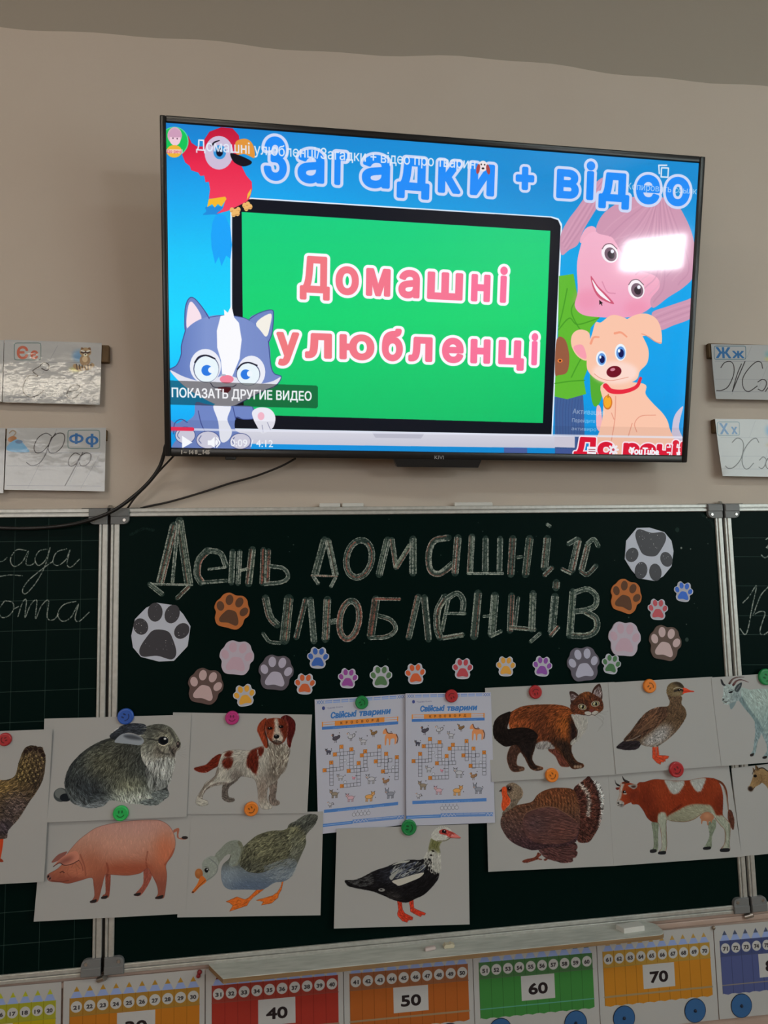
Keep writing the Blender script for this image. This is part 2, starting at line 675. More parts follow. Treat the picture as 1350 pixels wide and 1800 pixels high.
wall_p = [(XR + .03, WY0, WZ0), (XR + .03, WY1, WZ0), (XR + .03, WY1, WZ1), (XR + .03, WY0, WZ1)]
bm = bmesh.new()
bm.faces.new([bm.verts.new(p) for p in wall_p][::-1])
link('window_pane', bm_mesh(bm, 'window_pane'), M_GLOW, win)
box('roller_blind', (XR - .045, WY0 - .04, WZ0 - .05), (XR - .035, WY1 + .04, 2.63), M_BLIND, win)

M_LAMP2 = material('cool fluorescent diffuser', (0.84, 1.0, 0.98), 0.4, emit=LAMP_GLOW)
for x, y, lit, where in ((-1.5, -1.75, M_LAMP, 'over the left front desks'), (-2.34, -4.5, M_LAMP, 'over the left rear desks'), (1.35, -2.0, M_LAMP2, 'over the right front desks')):
    L = tag(empty('ceiling_lamp', (x, y, ZT - .07)), 'long fluorescent ceiling lamp ' + where, 'lamp', 'fluorescent ceiling lamps')
    box('lamp_housing', (x - .62, y - .09, ZT - .03), (x + .62, y + .09, ZT), M_WHITE, L, .006)
    box('diffuser', (x - .6, y - .075, ZT - .07), (x + .6, y + .075, ZT - .03), lit, L, .012)
# ------------------------------------------------------------------ the chalkboard: three panels, rails, corner caps, hinges, tray
M_ALU = material('brushed aluminium', (0.60, 0.60, 0.57), 0.38, metal=0.35, noise=(90, (0.50, 0.50, 0.47), 2, (0.3, 0.7), (1, 1, 1)))
M_CAP = material('grey plastic corner', (0.20, 0.205, 0.21), 0.5)
M_STEEL = material('steel', (0.55, 0.53, 0.5), 0.3, metal=0.9)
M_DARKGAP = material('dark hinge and gap shade', (0.012, 0.011, 0.01), 0.6)
M_BOARD = material('green chalkboard enamel', rough=0.38, spec=0.03, attr='Col')
M_TRAY = material('chalk-dusted wooden tray', (0.66, 0.67, 0.63), 0.8, noise=(16, (0.50, 0.52, 0.48), 5, (0.35, 0.7), (1, 6, 1)))
M_PLY = material('bare plywood edge', (0.34, 0.215, 0.105), 0.7, noise=(14, (0.25, 0.15, 0.07), 4, (0.3, 0.75), (1, 1, 25)))
BOARD_RGB = np.array([0.0013, 0.0090, 0.0077])
FD, SD = 0.020, 0.015        # frame front and writing surface, distance from the wall
RW = 0.0185
Z0, Z1 = 0.9, 1.9
board = tag(empty('chalkboard', (0, 0, Z0)), 'green three-panel chalkboard in an aluminium frame under the television', 'chalkboard')


def rail(bm, x0, z0, x1, z1, vert):
    """Aluminium profile with two raised ribs and a groove."""
    box_bm((x0, -FD + .004, z0), (x1, 0, z1), 0, bm)
    if vert:
        w = x1 - x0
        for a, b in ((0, .30), (.40, 1.0)):
            box_bm((x0 + w * a, -FD, z0), (x0 + w * b, -FD + .0045, z1), 0.0012, bm, 1)
    else:
        w = z1 - z0
        for a, b in ((0, .42), (.52, 1.0)):
            box_bm((x0, -FD, z0 + w * a), (x1, -FD + .0045, z0 + w * b), 0.0012, bm, 1)


PANELS = (('left_wing', -1.507, -0.757), ('center_panel', -0.75, 0.75), ('right_wing', 0.757, 1.507))


def cap_bm(cx, cz, sx, sz, W=.040, H=.036):
    """Corner cap: covers both rails, a rounded tab reaches onto the panel."""
    p = [(0, 0), (W, 0), (W, RW + .003)]
    r = .012
    for k in range(6):
        a = k / 5 * math.pi / 2
        p.append((W - r + r * math.cos(a), H - r + r * math.sin(a)))
    p += [(0, H)]
    q = [(cx + sx * x, cz + sz * z) for x, z in p]
    bm = prism_bm(q, -FD - .004, -SD + .002, bevel=.0015)
    box_bm((min(cx, cx + sx * W), -FD - .0062, min(cz + sz * .002, cz + sz * RW)), (max(cx, cx + sx * W), -FD - .003, max(cz + sz * .002, cz + sz * RW)), .001, bm, 1)
    return bm


def screw_bm(x, y, z, r):
    bm = bmesh.new()
    bmesh.ops.create_cone(bm, cap_ends=True, segments=14, radius1=r, radius2=r * .75, depth=.002,
                          matrix=Matrix.Translation((x, y, z)) @ Matrix.Rotation(math.pi / 2, 4, 'X'))
    return bm


def board_surface(x0, x1, z0, z1, cv=None, extra_cv=()):
    """Writing surface: plain faces plus the chalk-marked cells, all in one mesh."""
    ex = [(np.array([(x0, -SD, z1), (x0, -SD, z0), (x1, -SD, z0), (x1, -SD, z1)]), BOARD_RGB),
          (np.array([(x0, -SD + .01, z1), (x1, -SD + .01, z1), (x1, -SD + .01, z0), (x0, -SD + .01, z0)]), BOARD_RGB)]
    Ps, cs = [], []
    for c in ([cv] if cv else []):
        keep = np.abs(c.img - c.img0).max(-1) > 3
        P, k = c.cells(lambda px, v, u: on_wall(px, -SD - .0002), keep)
        m = np.clip((P[:, 0] > x0) & (P[:, 0] < x1) & (P[:, 2] > z0) & (P[:, 2] < z1), 0, 1).reshape(-1, 4).all(1)
        P, k = P.reshape(-1, 4, 3)[m].reshape(-1, 3), k[m]
        Ps.append(P)
        cs.append(lin(k))
    if Ps:
        return cell_mesh('panel', np.vstack(Ps), np.vstack(cs), ex)
    return cell_mesh('panel', np.zeros((0, 3)), np.zeros((0, 3)), ex)


BOARD_S = tuple((1.055 * BOARD_RGB ** (1 / 2.4) - .055) * 255)


def chalk_canvas(quad, res):
    c = Canvas(quad, res, BOARD_S)
    c.img0 = c.img.copy()
    n = c.rng.random((c.h, c.w))
    n = gblur(n, .6) + .7 * gblur(c.rng.random((c.h, c.w)), 1.6) * 3 - .55
    c.grain = np.clip((n - n.mean()) / n.std() * .42 + .62, 0, 1)
    return c
# ---- chalk writing on the three panels
CHALK = {'center_panel': chalk_canvas([(203, 900), (1262, 893), (1266, 1250), (196, 1262)], 1.35),
         'left_wing': chalk_canvas([(-40, 902), (180, 904), (176, 1700), (-60, 1720)], 1.3),
         'right_wing': chalk_canvas([(1270, 893), (1400, 893), (1450, 1600), (1310, 1605)], 1.3)}
K = CHALK['center_panel']
_r = np.random.default_rng(11)


def chalk(pts, w, dens=1.0):
    """A broad stroke rubbed with the side of several chalks: streaks of white, grey and pink along it, light rims."""
    p = spline(P(*pts)) if len(pts) > 4 else P(*pts)
    d = np.gradient(p, axis=0)
    nrm = np.c_[-d[:, 1], d[:, 0]] / (np.hypot(d[:, 0], d[:, 1])[:, None] + 1e-9)
    K.line(p, w, (92, 106, 100), a=.68 * dens, smooth=False, clip=.5 + .5 * K.grain)
    n = max(2, int(w / 5.5))
    for j in range(n):
        o = (j + .5) / n - .5
        q = p + nrm * (o * w * .9) + _r.normal(0, .8, p.shape)
        a, b = sorted(_r.random(2) * .35)
        m = len(q)
        if m > 8:
            q = q[int(a * m * .6):m - int((.35 - b) * m * .6)]
        c = [(226, 230, 220), (172, 182, 174), (196, 110, 96), (84, 98, 92), (188, 198, 178)][_r.integers(0, 5)]
        K.line(q, 4.8 * _r.uniform(.5, 1.5), c, a=_r.uniform(.3, .95) * dens, smooth=False, clip=.25 + .75 * K.grain)
    for s_ in (-1, 1):
        K.line(p + nrm * (s_ * w * .48) + _r.normal(0, .6, p.shape), 2.6, (232, 236, 226), a=.95 * dens, smooth=False, clip=.3 + .7 * K.grain)


def oval(cx, cy, rx, ry):
    return [v for t in np.linspace(0, math.tau, 22) for v in (cx + rx * math.sin(t) + ry * .12 * math.cos(t), cy - ry * math.cos(t))]


K.zoom(240, 880, 2.7)
for w, *p in ((36, 178, 118, 112, 388), (38, 204, 96, 248, 392), (14, 196, 110, 170, 388), (8, 72, 396, 266, 400), (22, 62, 396, 122, 444), (18, 248, 408, 192, 464),
              (32, 338, 236, 296, 285, 288, 350, 308, 388), (24, 342, 236, 398, 250, 424, 308), (9, 424, 316, 340, 326), (15, 310, 388, 430, 380),
              (26, 456, 242, 450, 390), (22, 490, 242, 482, 394), (12, 492, 332, 532, 322), (32, 550, 232, 532, 394),
              (24, 602, 232, 596, 392), (20, 627, 236, 620, 392), (17, 632, 310, 696, 322, 720, 358, 690, 386, 606, 396),
              (32, 892, 186, 848, 348), (28, 908, 190, 944, 352), (7, 830, 354, 952, 360), (15, 840, 362, 862, 394), (15, 944, 366, 922, 408),
              (32, 1192, 186, 1152, 350), (22, 1212, 184, 1232, 318), (22, 1232, 318, 1298, 212), (32, 1312, 182, 1312, 344),
              (32, 612, 462, 632, 548, 668, 590), (44, 722, 466, 702, 662), (15, 600, 630, 630, 668, 682, 676),
              (24, 802, 470, 758, 650), (28, 826, 470, 842, 668), (34, 906, 470, 896, 658), (24, 922, 576, 950, 572),
              (36, 1136, 468, 1112, 644), (13, 1132, 466, 1250, 468), (19, 1150, 546, 1208, 568, 1230, 610, 1190, 644, 1112, 652)):
    chalk(p, w)
chalk(oval(1056, 276, 60, 88), 28)
chalk(oval(1010, 566, 46, 90), 28)
K.zoom(640, 880, 2.7)
for w, *p in ((28, 402, 176, 332, 192, 306, 260, 316, 330, 360, 346, 420, 300), (32, 446, 176, 432, 344), (28, 512, 170, 502, 340), (28, 577, 180, 576, 332), (26, 646, 180, 642, 334), (9, 490, 345, 660, 346),
              (32, 706, 180, 696, 350), (13, 726, 270, 750, 266), (34, 786, 180, 766, 350), (34, 870, 180, 856, 318), (20, 892, 318, 856, 354), (13, 868, 112, 884, 122),
              (32, 1016, 190, 986, 330), (28, 1062, 212, 1032, 330), (20, 970, 206, 1012, 180), (20, 1060, 206, 1090, 184, 1112, 216), (16, 938, 324, 982, 346), (20, 1030, 336, 1060, 350, 1102, 308),
              (28, 257, 456, 212, 650), (30, 286, 460, 306, 658), (30, 384, 456, 350, 520, 346, 600, 360, 650), (16, 402, 462, 368, 620), (24, 392, 466, 440, 440, 470, 472, 466, 534), (11, 386, 535, 482, 536), (20, 374, 652, 470, 636),
              (36, 541, 440, 522, 644), (11, 566, 550, 600, 546), (36, 621, 450, 606, 634), (17, 602, 642, 650, 620),
              (28, 700, 450, 692, 618), (13, 732, 460, 716, 608), (17, 690, 602, 812, 612), (30, 802, 440, 796, 610), (17, 836, 630, 790, 670),
              (36, 906, 456, 891, 624), (17, 886, 642, 922, 600), (32, 912, 388, 911, 414),
              (32, 991, 432, 976, 640), (24, 1000, 436, 1058, 420, 1100, 450, 1096, 500, 1050, 520, 1004, 526), (28, 1050, 526, 1100, 560, 1102, 610, 1060, 640, 986, 640)):
    chalk(p, w)
for x, y, r_, a_ in ((935, 190, 5, .9), (762, 398, 6, .9), (825, 405, 4, .8), (735, 275, 14, .2), (797, 916, 3, .8), (800, 1020, 12, .35), (310, 482, 2.5, .6), (850, 775, 3, .5)):
    K.zoom(1000, 860, 3.857).ell(x, y, r_, r_ * 1.2, (200, 204, 196), a=a_ * .8)
K.zoom(0, 0, 1)
for q in (P(1235, 905, 1250, 918, 1262, 950), P(230, 940, 250, 930, 270, 932)):
    K.line(q, 5, (70, 86, 80), a=.35, clip=K.grain)
for k in range(26):
    x, y = _r.uniform(215, 1250), _r.uniform(905, 1240)
    K.ell(x, y, _r.uniform(.5, 1.2), _r.uniform(.5, 1.2), (150, 158, 150), a=.5)
# left wing: ruled squares and cursive writing
K = CHALK['left_wing']
gz, gx = wp(100, 951, SD).z, wp(84, 1000, SD).x
for k in range(-1, 15):
    q = proj([(-1.5, -SD, gz - k * .0655), (-.76, -SD, gz - k * .0655)])
    K.line(q, 1.0, (96, 110, 104), a=.6, smooth=False)
for k in range(-6, 3):
    q = proj([(gx + k * .0705, -SD, 1.89), (gx + k * .0705, -SD, .91)])
    K.line(q, 1.0, (86, 100, 94), a=.55, smooth=False)
K.zoom(0, 780, 2.4107)
for p in ((0, 500, 15, 495, 32, 480), (110, 452, 70, 450, 44, 490, 60, 520, 95, 500, 120, 455, 110, 508, 132, 514, 150, 500), (200, 446, 165, 456, 148, 490, 164, 516, 195, 490, 212, 440, 190, 520, 150, 592, 110, 635, 95, 622, 120, 580, 180, 530, 222, 500),
          (282, 445, 240, 460, 224, 500, 245, 516, 280, 490, 296, 450, 284, 510, 302, 522, 336, 490), (0, 562, 45, 556, 95, 560), (20, 665, 52, 672, 58, 700, 38, 728, 8, 736, -6, 706, 20, 665), (60, 700, 78, 690),
          (76, 732, 96, 672, 112, 664, 106, 736, 130, 682, 156, 664, 150, 742, 176, 686, 206, 664, 200, 736, 226, 746, 250, 720), (322, 668, 270, 682, 244, 722, 264, 752, 300, 736, 332, 680, 318, 740, 336, 752, 378, 714)):
    K.line(P(*p), 4.4, (200, 205, 198), a=.85, clip=K.grain ** .5)
# right wing: ruled lines and the start of two words
K = CHALK['right_wing'].zoom(1000, 860, 3.857)
for y in (330, 457, 655, 857, 985, 1190):
    K.line(P(1105 + (y - 330) * .065, y, 1420, y), 3, (104, 120, 114), a=.6)
for p in ((1180, 770, 1225, 722, 1272, 655, 1242, 800, 1216, 940, 1194, 985, 1160, 945), (1352, 662, 1300, 722, 1258, 828, 1248, 852), (1248, 852, 1300, 828, 1330, 842, 1302, 930, 1296, 976, 1320, 986, 1360, 960), (1336, 340, 1356, 330, 1370, 352, 1340, 395), (1340, 395, 1366, 410, 1352, 452, 1326, 464, 1306, 446)):
    K.line(P(*p), 7.5, (205, 210, 203), a=.85, clip=K.grain ** .5)
for nm, x0, x1 in PANELS:
    me = board_surface(x0 + RW, x1 - RW, Z0 + RW, Z1 - RW, CHALK[nm])
    pn = link(nm, me, M_BOARD, board)
    bm = bmesh.new()
    rail(bm, x0, Z0, x0 + RW, Z1, True)
    rail(bm, x1 - RW, Z0, x1, Z1, True)
    rail(bm, x0 + RW, Z1 - RW, x1 - RW, Z1, False)
    rail(bm, x0 + RW, Z0, x1 - RW, Z0 + RW, False)
    link('frame', bm_mesh(bm, 'frame'), M_ALU, board)
    for cx, sx in ((x0, 1), (x1, -1)):
        for cz, sz in ((Z1, -1), (Z0, 1)):
            if abs(cx) > 1.2:
                continue
            c = link('corner_cap', bm_mesh(cap_bm(cx, cz, sx, sz), 'corner_cap'), M_CAP, board)
            link('screw', bm_mesh(screw_bm(cx + sx * .030, -FD - .0045, cz + sz * .027, .0045), 'screw'), M_STEEL, c)
for x in (-.7535, .7535):
    box('gap_shade_strip', (x - .0035, -.012, Z0 + .004), (x + .0035, -.003, Z1 - .004), M_DARKGAP, board)  # near black strip added in the panel gap, its shade given as colour
    box('hinge_plate', (x - .062, -.013, Z1), (x + .062, -.004, Z1 + .0018), M_DARKGAP, board)
    bm = bmesh.new()
    bmesh.ops.create_cone(bm, cap_ends=True, segments=14, radius1=.008, radius2=.004, depth=.007, matrix=Matrix.Translation((x, -.009, Z1 + .005)))
    link('hinge_pin', bm_mesh(bm, 'hinge_pin'), M_STEEL, board)
    bm = bmesh.new()
    bmesh.ops.create_cone(bm, cap_ends=True, segments=16, radius1=.006, radius2=.006, depth=.02,
                          matrix=Matrix.Translation((x - .002, -.018, Z0 - .008)) @ Matrix.Rotation(math.radians(62), 4, 'Y') @ Matrix.Rotation(.5, 4, 'X'))
    link('pivot_bolt', bm_mesh(bm, 'pivot_bolt'), M_STEEL, board)

# tray: plywood shelf, left end cut at a slant, right end rounded
tl, tr = wp(367, 1694, FD), wp(1148, 1620, FD)
TD = 0.062
zt = Z0 + .001
prof = [(tl.x, -.004), (tl.x, -FD), (tl.x + .035, -FD - TD)]
R2 = .020
for k in range(7):
    a = k / 6 * math.pi / 2
    prof.append((tr.x - R2 + R2 * math.sin(a), -FD - TD + R2 - R2 * math.cos(a)))
for k in range(5):
    a = k / 4 * math.pi / 2
    prof.append((tr.x - R2 + R2 * math.cos(a), -FD - R2 * 1.0 + R2 * math.sin(a)))
prof += [(tr.x - .02, -.004)]
def flat_prism(prof, z0, z1, bev=0.0):
    bm = bmesh.new()
    lo, hi = [bm.verts.new((x, y, z0)) for x, y in prof], [bm.verts.new((x, y, z1)) for x, y in prof]
    f = [bm.faces.new(lo[::-1]), bm.faces.new(hi)]
    for i in range(len(prof)):
        bm.faces.new((lo[i], lo[(i + 1) % len(prof)], hi[(i + 1) % len(prof)], hi[i]))
    if bev:
        bmesh.ops.bevel(bm, geom=list(f[1].edges), offset=bev, segments=2, profile=.5, affect='EDGES')
    return bm
TH = .0105
tray = link('chalk_tray', bm_mesh(flat_prism(prof, zt - TH, zt - .0015), 'chalk_tray'), M_PLY, board)
link('tray_top', bm_mesh(flat_prism(prof, zt - .0015, zt, .0008), 'tray_top'), M_TRAY, tray)

# wooden rail on the wall under the board
M_RAIL = material('pinkish brown painted rail', (0.56, 0.42, 0.36), 0.6, noise=(9, (0.48, 0.35, 0.29), 4, (0.3, 0.7), (1, 1, 12)))
o = box('trim_1', (-1.9, -.009, Z0 - .265), (1.9, 0, Z0 - .004), M_RAIL)
struct(o)
struct(box('trim_2', (-1.9, -.0125, Z0 - .024), (1.9, -.008, Z0 - .010), M_RAIL, None, .003))
# ------------------------------------------------------------------ the television
TVQ = [(279.5, 202), (1239, 276), (1207, 814), (291, 801)]        # outer edge of the bezel
TVC = np.array([-0.000748, -0.081332, 2.003007])                   # middle of the lower edge
TVR = rot_zyx(0, 0.0104736, -0.0033070) @ rot_zyx(0.2022734, 0, 0)
TVN = -TVR[:, 1]                                                   # towards the room


def tv(u, w, d=0.0):
    """u right of the middle, w up from the lower edge, d out of the screen."""
    return TVC + TVR[:, 0] * u + TVR[:, 2] * w + TVN * d


def on_tv(px, d=0.0):
    return on_plane(px, TVC + TVN * d, TVN)


def tvuv(px):
    p = on_tv([px])[0] - TVC
    return float(p @ TVR[:, 0]), float(p @ TVR[:, 2])


M_BEZEL = material('black plastic bezel', (0.012, 0.012, 0.013), 0.30, spec=0.5)
M_SHELL = material('black back shell', (0.02, 0.02, 0.02), 0.5)
M_MOUNT = material('black steel mount', (0.03, 0.03, 0.03), 0.45, metal=0.3)
M_SCREEN = material('lit television panel', (0, 0, 0), 0.06, spec=0.45, attr='Col', emit=1.0)
M_MARK = material('pale printed marks', (0.42, 0.42, 0.44), 0.5)


def tv_box(bm, u0, u1, w0, w1, d0, d1, bevel=0.0):
    b = box_bm((u0, d0, w0), (u1, d1, w1), bevel)
    for v in b.verts:
        u, d, w = v.co
        v.co = Vector(tv(u, w, d).tolist())
    me = bpy.data.meshes.new('x')
    b.to_mesh(me); b.free()
    bm.from_mesh(me)
    bpy.data.meshes.remove(me)


O = [tvuv(p) for p in TVQ]
U0, U1 = (O[0][0] + O[3][0]) / 2, (O[1][0] + O[2][0]) / 2
W0, W1 = (O[2][1] + O[3][1]) / 2, (O[0][1] + O[1][1]) / 2
SCRQ = [(291, 215.5), (1228.3, 287), (1198.3, 801), (301.2, 786.8)]
I = [tvuv(p) for p in SCRQ]
SU0, SU1 = (I[0][0] + I[3][0]) / 2, (I[1][0] + I[2][0]) / 2
SW0, SW1 = (I[2][1] + I[3][1]) / 2, (I[0][1] + I[1][1]) / 2
television = tag(empty('television', tv(0, 0)), 'large black flat television tilted forward on the wall, showing a cartoon title page', 'television')
bm = bmesh.new()
B_ = .004
for a, b, c, d in ((U0, SU0, W0, W1), (SU1, U1, W0, W1), (SU0 - .001, SU1 + .001, SW1, W1), (SU0 - .001, SU1 + .001, W0, SW0)):
    tv_box(bm, a, b, c, d, -.012, B_, .003)
link('bezel', bm_mesh(bm, 'bezel', True), M_BEZEL, television)
bm = bmesh.new()
tv_box(bm, U0 + .006, U1 - .006, W0 + .006, W1 - .006, -.030, -.010, .006)
tv_box(bm, -.40, .40, W0 + .02, .36, -.062, -.028, .012)
link('back_shell', bm_mesh(bm, 'back_shell', True), M_SHELL, television)
# receiver lip in the middle of the lower edge, and a small foot block near its left end
a, b, c, d = tvuv((692, 806)), tvuv((846, 808)), tvuv((840, 822)), tvuv((698, 820.5))
bm = bmesh.new()
vs = []
for dd in (B_ - .001, -.02):
    vs.append([bm.verts.new(tv(p[0], p[1], dd).tolist()) for p in (a, b, c, d)])
bm.faces.new(vs[0]); bm.faces.new(vs[1][::-1])
for k in range(4):
    bm.faces.new((vs[0][k], vs[1][k], vs[1][(k + 1) % 4], vs[0][(k + 1) % 4]))
link('receiver_lip', bm_mesh(bm, 'receiver_lip'), M_BEZEL, television)
a, b = tvuv((396, 800)), tvuv((414, 808.5))
bm = bmesh.new()
tv_box(bm, a[0], b[0], b[1], a[1], -.025, B_ - .002, .002)
link('foot_socket', bm_mesh(bm, 'foot_socket'), M_SHELL, television)
# wall mount: plate and two tilting arms
mt = link('wall_mount', bm_mesh(box_bm((-.30, -.012, 2.18), (.30, 0, 2.42), .002), 'wall_mount'), M_MOUNT, television)
for u in (-.2, .2):
    p0, p1 = Vector(tv(u, .24, -.06).tolist()), Vector(tv(u, .52, -.028).tolist())
    bm = bmesh.new()
    pts = [(p0.y, p0.z), (p1.y, p1.z), (-.008, 2.40), (-.008, 2.22)]
    L_, R_a = [bm.verts.new((u - .012, y, z)) for y, z in pts], [bm.verts.new((u + .012, y, z)) for y, z in pts]
    bm.faces.new(L_); bm.faces.new(R_a[::-1])
    for k in range(4):
        bm.faces.new((L_[k], R_a[k], R_a[(k + 1) % 4], L_[(k + 1) % 4]))
    link('mount_arm', bm_mesh(bm, 'mount_arm'), M_MOUNT, mt)


def tv_marks(name, cv, mat):
    keep = cv.img[..., 0] > 100
    P, c = cv.cells(lambda px, v, u: on_tv(px, B_ + .0003), keep)
    return link(name, cell_mesh(name, P, lin(c)), mat, television)


M_MARKC = material('printed marks', rough=0.5, attr='Col')
c = Canvas([(757, 797), (786, 798), (786, 809), (757, 808)], 4, (0, 0, 0))
c.text('KIVI', 771.5, 807.3, 9.5, (190, 190, 195), 1, anchor='m', spacing=0, sx=1.05)
tv_marks('maker_mark', c, M_MARKC).data
c = Canvas([(308, 786), (374, 787), (374, 800), (308, 799)], 4, (0, 0, 0))
for s_, x_ in (('1', 317), ('~', 323), ('14', 331), ('8', 342.5), ('_', 349), ('145', 355)):
    c.text(s_, x_, 797.6, 9, (185, 180, 175), 1, bold=1.5)
tv_marks('painted_number', c, M_MARKC)


def screen_object(cv):
    P, c = cv.cells(lambda px, v, u: on_tv(px, 0))
    ex = [(np.array([tv(SU0, SW1, -.008), tv(SU1, SW1, -.008), tv(SU1, SW0, -.008), tv(SU0, SW0, -.008)]), np.zeros(3))]
    return link('screen', cell_mesh('screen', P, lin(c), ex), M_SCREEN, television)


SCR = Canvas(SCRQ, 1.4, (20, 150, 225))
# ---- what the screen shows (title page of a lesson about pets, with the player's overlay)
def sky(x, y):
    t = np.clip((y - 215) / 590, 0, 1)
    L_ = np.array([(25, 128, 208), (25, 165, 238), (26, 200, 252), (26, 216, 255), (22, 190, 255), (20, 150, 235)], float)
    R_ = np.array([(28, 140, 208), (20, 140, 212), (16, 165, 232), (18, 164, 236), (16, 158, 232), (18, 140, 215)], float)
    k = np.linspace(0, 1, 6)
    f = np.clip((x - 420) / 500, 0, 1)[:, None]
    l = np.stack([np.interp(t, k, L_[:, i]) for i in range(3)], 1)
    r = np.stack([np.interp(t, k, R_[:, i]) for i in range(3)], 1)
    return l * (1 - f) + r * f


S = SCR.zoom(0, 0, 1)
S.fill(P(200, 150, 1300, 200, 1300, 900, 200, 900), sky, smooth=False)
# laptop in the middle
S.fill(P(405, 349, 442, 347.5, 970, 380.5, 982, 384, 988, 394, 988, 402, 971.5, 768, 405, 756), (225, 240, 255), smooth=False)
S.fill(P(408, 352, 442, 350, 968, 382.5, 981, 387, 985.5, 398, 969.3, 764, 408, 753), (12, 18, 30), smooth=False)
S.fill(P(424.8, 372.5, 967.4, 405.7, 954.4, 743.7, 428.5, 729), lambda x, y: np.stack([20 + 0 * y, np.interp(y, [370, 560, 745], [207, 212, 190]), np.interp(y, [370, 560, 745], [130, 115, 105])], 1), smooth=False)
S.fill(P(402, 754, 971, 766, 1010, 768.5, 1008, 788, 770, 785, 430, 780), lambda x, y: np.stack([np.interp(y, [754, 790], [228, 205])] * 2 + [np.interp(y, [754, 790], [238, 222])], 1), smooth=False)
S.fill(P(654, 760, 746, 762, 740, 771, 660, 769.5), (196, 196, 212), smooth=False)
# parrot
S.zoom(270, 190, 2.7)
S.fill(P(300, 500, 340, 510, 365, 570, 372, 650, 365, 715, 345, 700, 322, 750, 310, 705, 292, 740, 275, 660, 272, 600, 280, 540), (24, 164, 250), smooth=False)
S.fill(P(250, 468, 335, 470, 310, 502, 275, 505, 234, 506, 250, 490), (30, 140, 222))
red = lambda x, y: np.stack([np.interp(y, [90, 260, 480], [188, 232, 245]), np.interp(y, [90, 260, 480], [24, 42, 66]), np.interp(y, [90, 260, 480], [58, 78, 98])], 1)
S.fill(P(240, 150, 265, 112, 320, 91, 375, 96, 405, 130, 412, 190, 400, 240, 440, 320, 466, 350, 468, 385, 455, 430, 440, 445, 400, 465, 352, 488, 298, 502, 328, 478, 345, 425, 262, 430, 268, 385, 262, 350, 246, 352, 240, 320, 222, 322, 212, 306, 178, 295, 172, 275, 150, 258, 135, 220, 158, 190, 163, 128, 180, 165, 205, 182, 238, 182), red, smooth=False)
S.fill(P(262, 432, 340, 420, 346, 432, 322, 468, 305, 455, 290, 472, 278, 456, 254, 470, 258, 450), (246, 186, 48), smooth=False)
S.fill(P(464, 380, 460, 410, 442, 436, 446, 408), (240, 190, 70), smooth=False)
S.ell(310, 212, 68, 80, (206, 190, 216))
S.ell(314, 209, 30, 34, (58, 150, 218)); S.ell(313, 210, 16, 20, (15, 20, 45)); S.ell(319, 202, 5, 6, (220, 230, 250))
S.line(P(276, 178, 290, 162, 312, 154), 9, (20, 15, 30), w2=4)
S.fill(P(364, 215, 400, 222, 440, 238, 466, 255, 455, 270, 420, 276, 380, 255), (22, 20, 30))
S.fill(P(388, 165, 415, 147, 450, 150, 474, 180, 480, 235, 455, 228, 430, 218, 393, 218), (226, 150, 62))
for x, y in ((372, 484), (388, 490), (402, 482), (380, 504), (398, 500), (432, 462), (447, 456), (458, 468), (440, 476)):
    S.ell(x, y, 11, 13, (238, 186, 110)); S.line(P(x - 8, y + 6, x + 8, y + 4), 2, (190, 120, 60))
# channel badge
S.ell(98, 158, 68, 70, (90, 215, 160)); S.ell(98, 158, 63, 66, (22, 196, 90))
S.ell(100, 130, 34, 40, (214, 170, 190)); S.ell(102, 148, 26, 30, (240, 205, 220)); S.fill(P(72, 118, 100, 96, 132, 120, 128, 138, 76, 136), (206, 158, 186))
S.ell(92, 143, 3, 4, (90, 60, 80)); S.ell(112, 145, 3, 4, (90, 60, 80)); S.ell(98, 205, 36, 30, (238, 180, 60))
S.fill(P(60, 195, 138, 196, 138, 215, 60, 214), (245, 215, 235), smooth=False, a=.7)
S.textfit('До речі', (62, 212), (134, 214), 14, (205, 40, 90), bold=.8)
# large heading
S.zoom(0, 0, 1)
BL, WH = (30, 140, 248), (206, 216, 246)
cx_ = lambda *v: [(v[i], v[i + 1] / 1.3636 + 270, v[i + 2] / 1.3636 + 270) for i in range(0, len(v), 3)]
S.letters(cx_('З', 257, 326, 'а', 338, 416, 'г', 426, 470, 'а', 492, 573, 'д', 576, 668, 'к', 674, 742, 'и', 751, 823), (482.7, 313.5), (849, 341), 68, BL, 6.5, (5, WH))
S.letters(cx_('+', 861, 918), (904, 338), (940, 340), 55, BL, 7, (4.5, WH))
PK = lambda x: (240 + (x - 480) * .022, 122 - (x - 480) * .02, 128 + (x - 480) * .075)
S.letters([('Д', 521.9, 584.8), ('о', 584.5, 635.5), ('м', 638, 691), ('а', 695, 742.5), ('ш', 745.5, 818), ('н', 822.5, 866), ('і', 872.5, 895.5)], (610, 515), (844, 527.4), 60, PK, 6, (5, (252, 250, 254)))
S.letters([('у', 481, 531), ('л', 531, 588.5), ('ю', 591.5, 663), ('б', 666, 713), ('л', 712.5, 765), ('е', 771.5, 819.5), ('н', 821.5, 866.5), ('ц', 870.5, 926), ('і', 928, 949.5)], (560, 627), (844, 636), 54, PK, 6.5, (5, (252, 250, 254)))
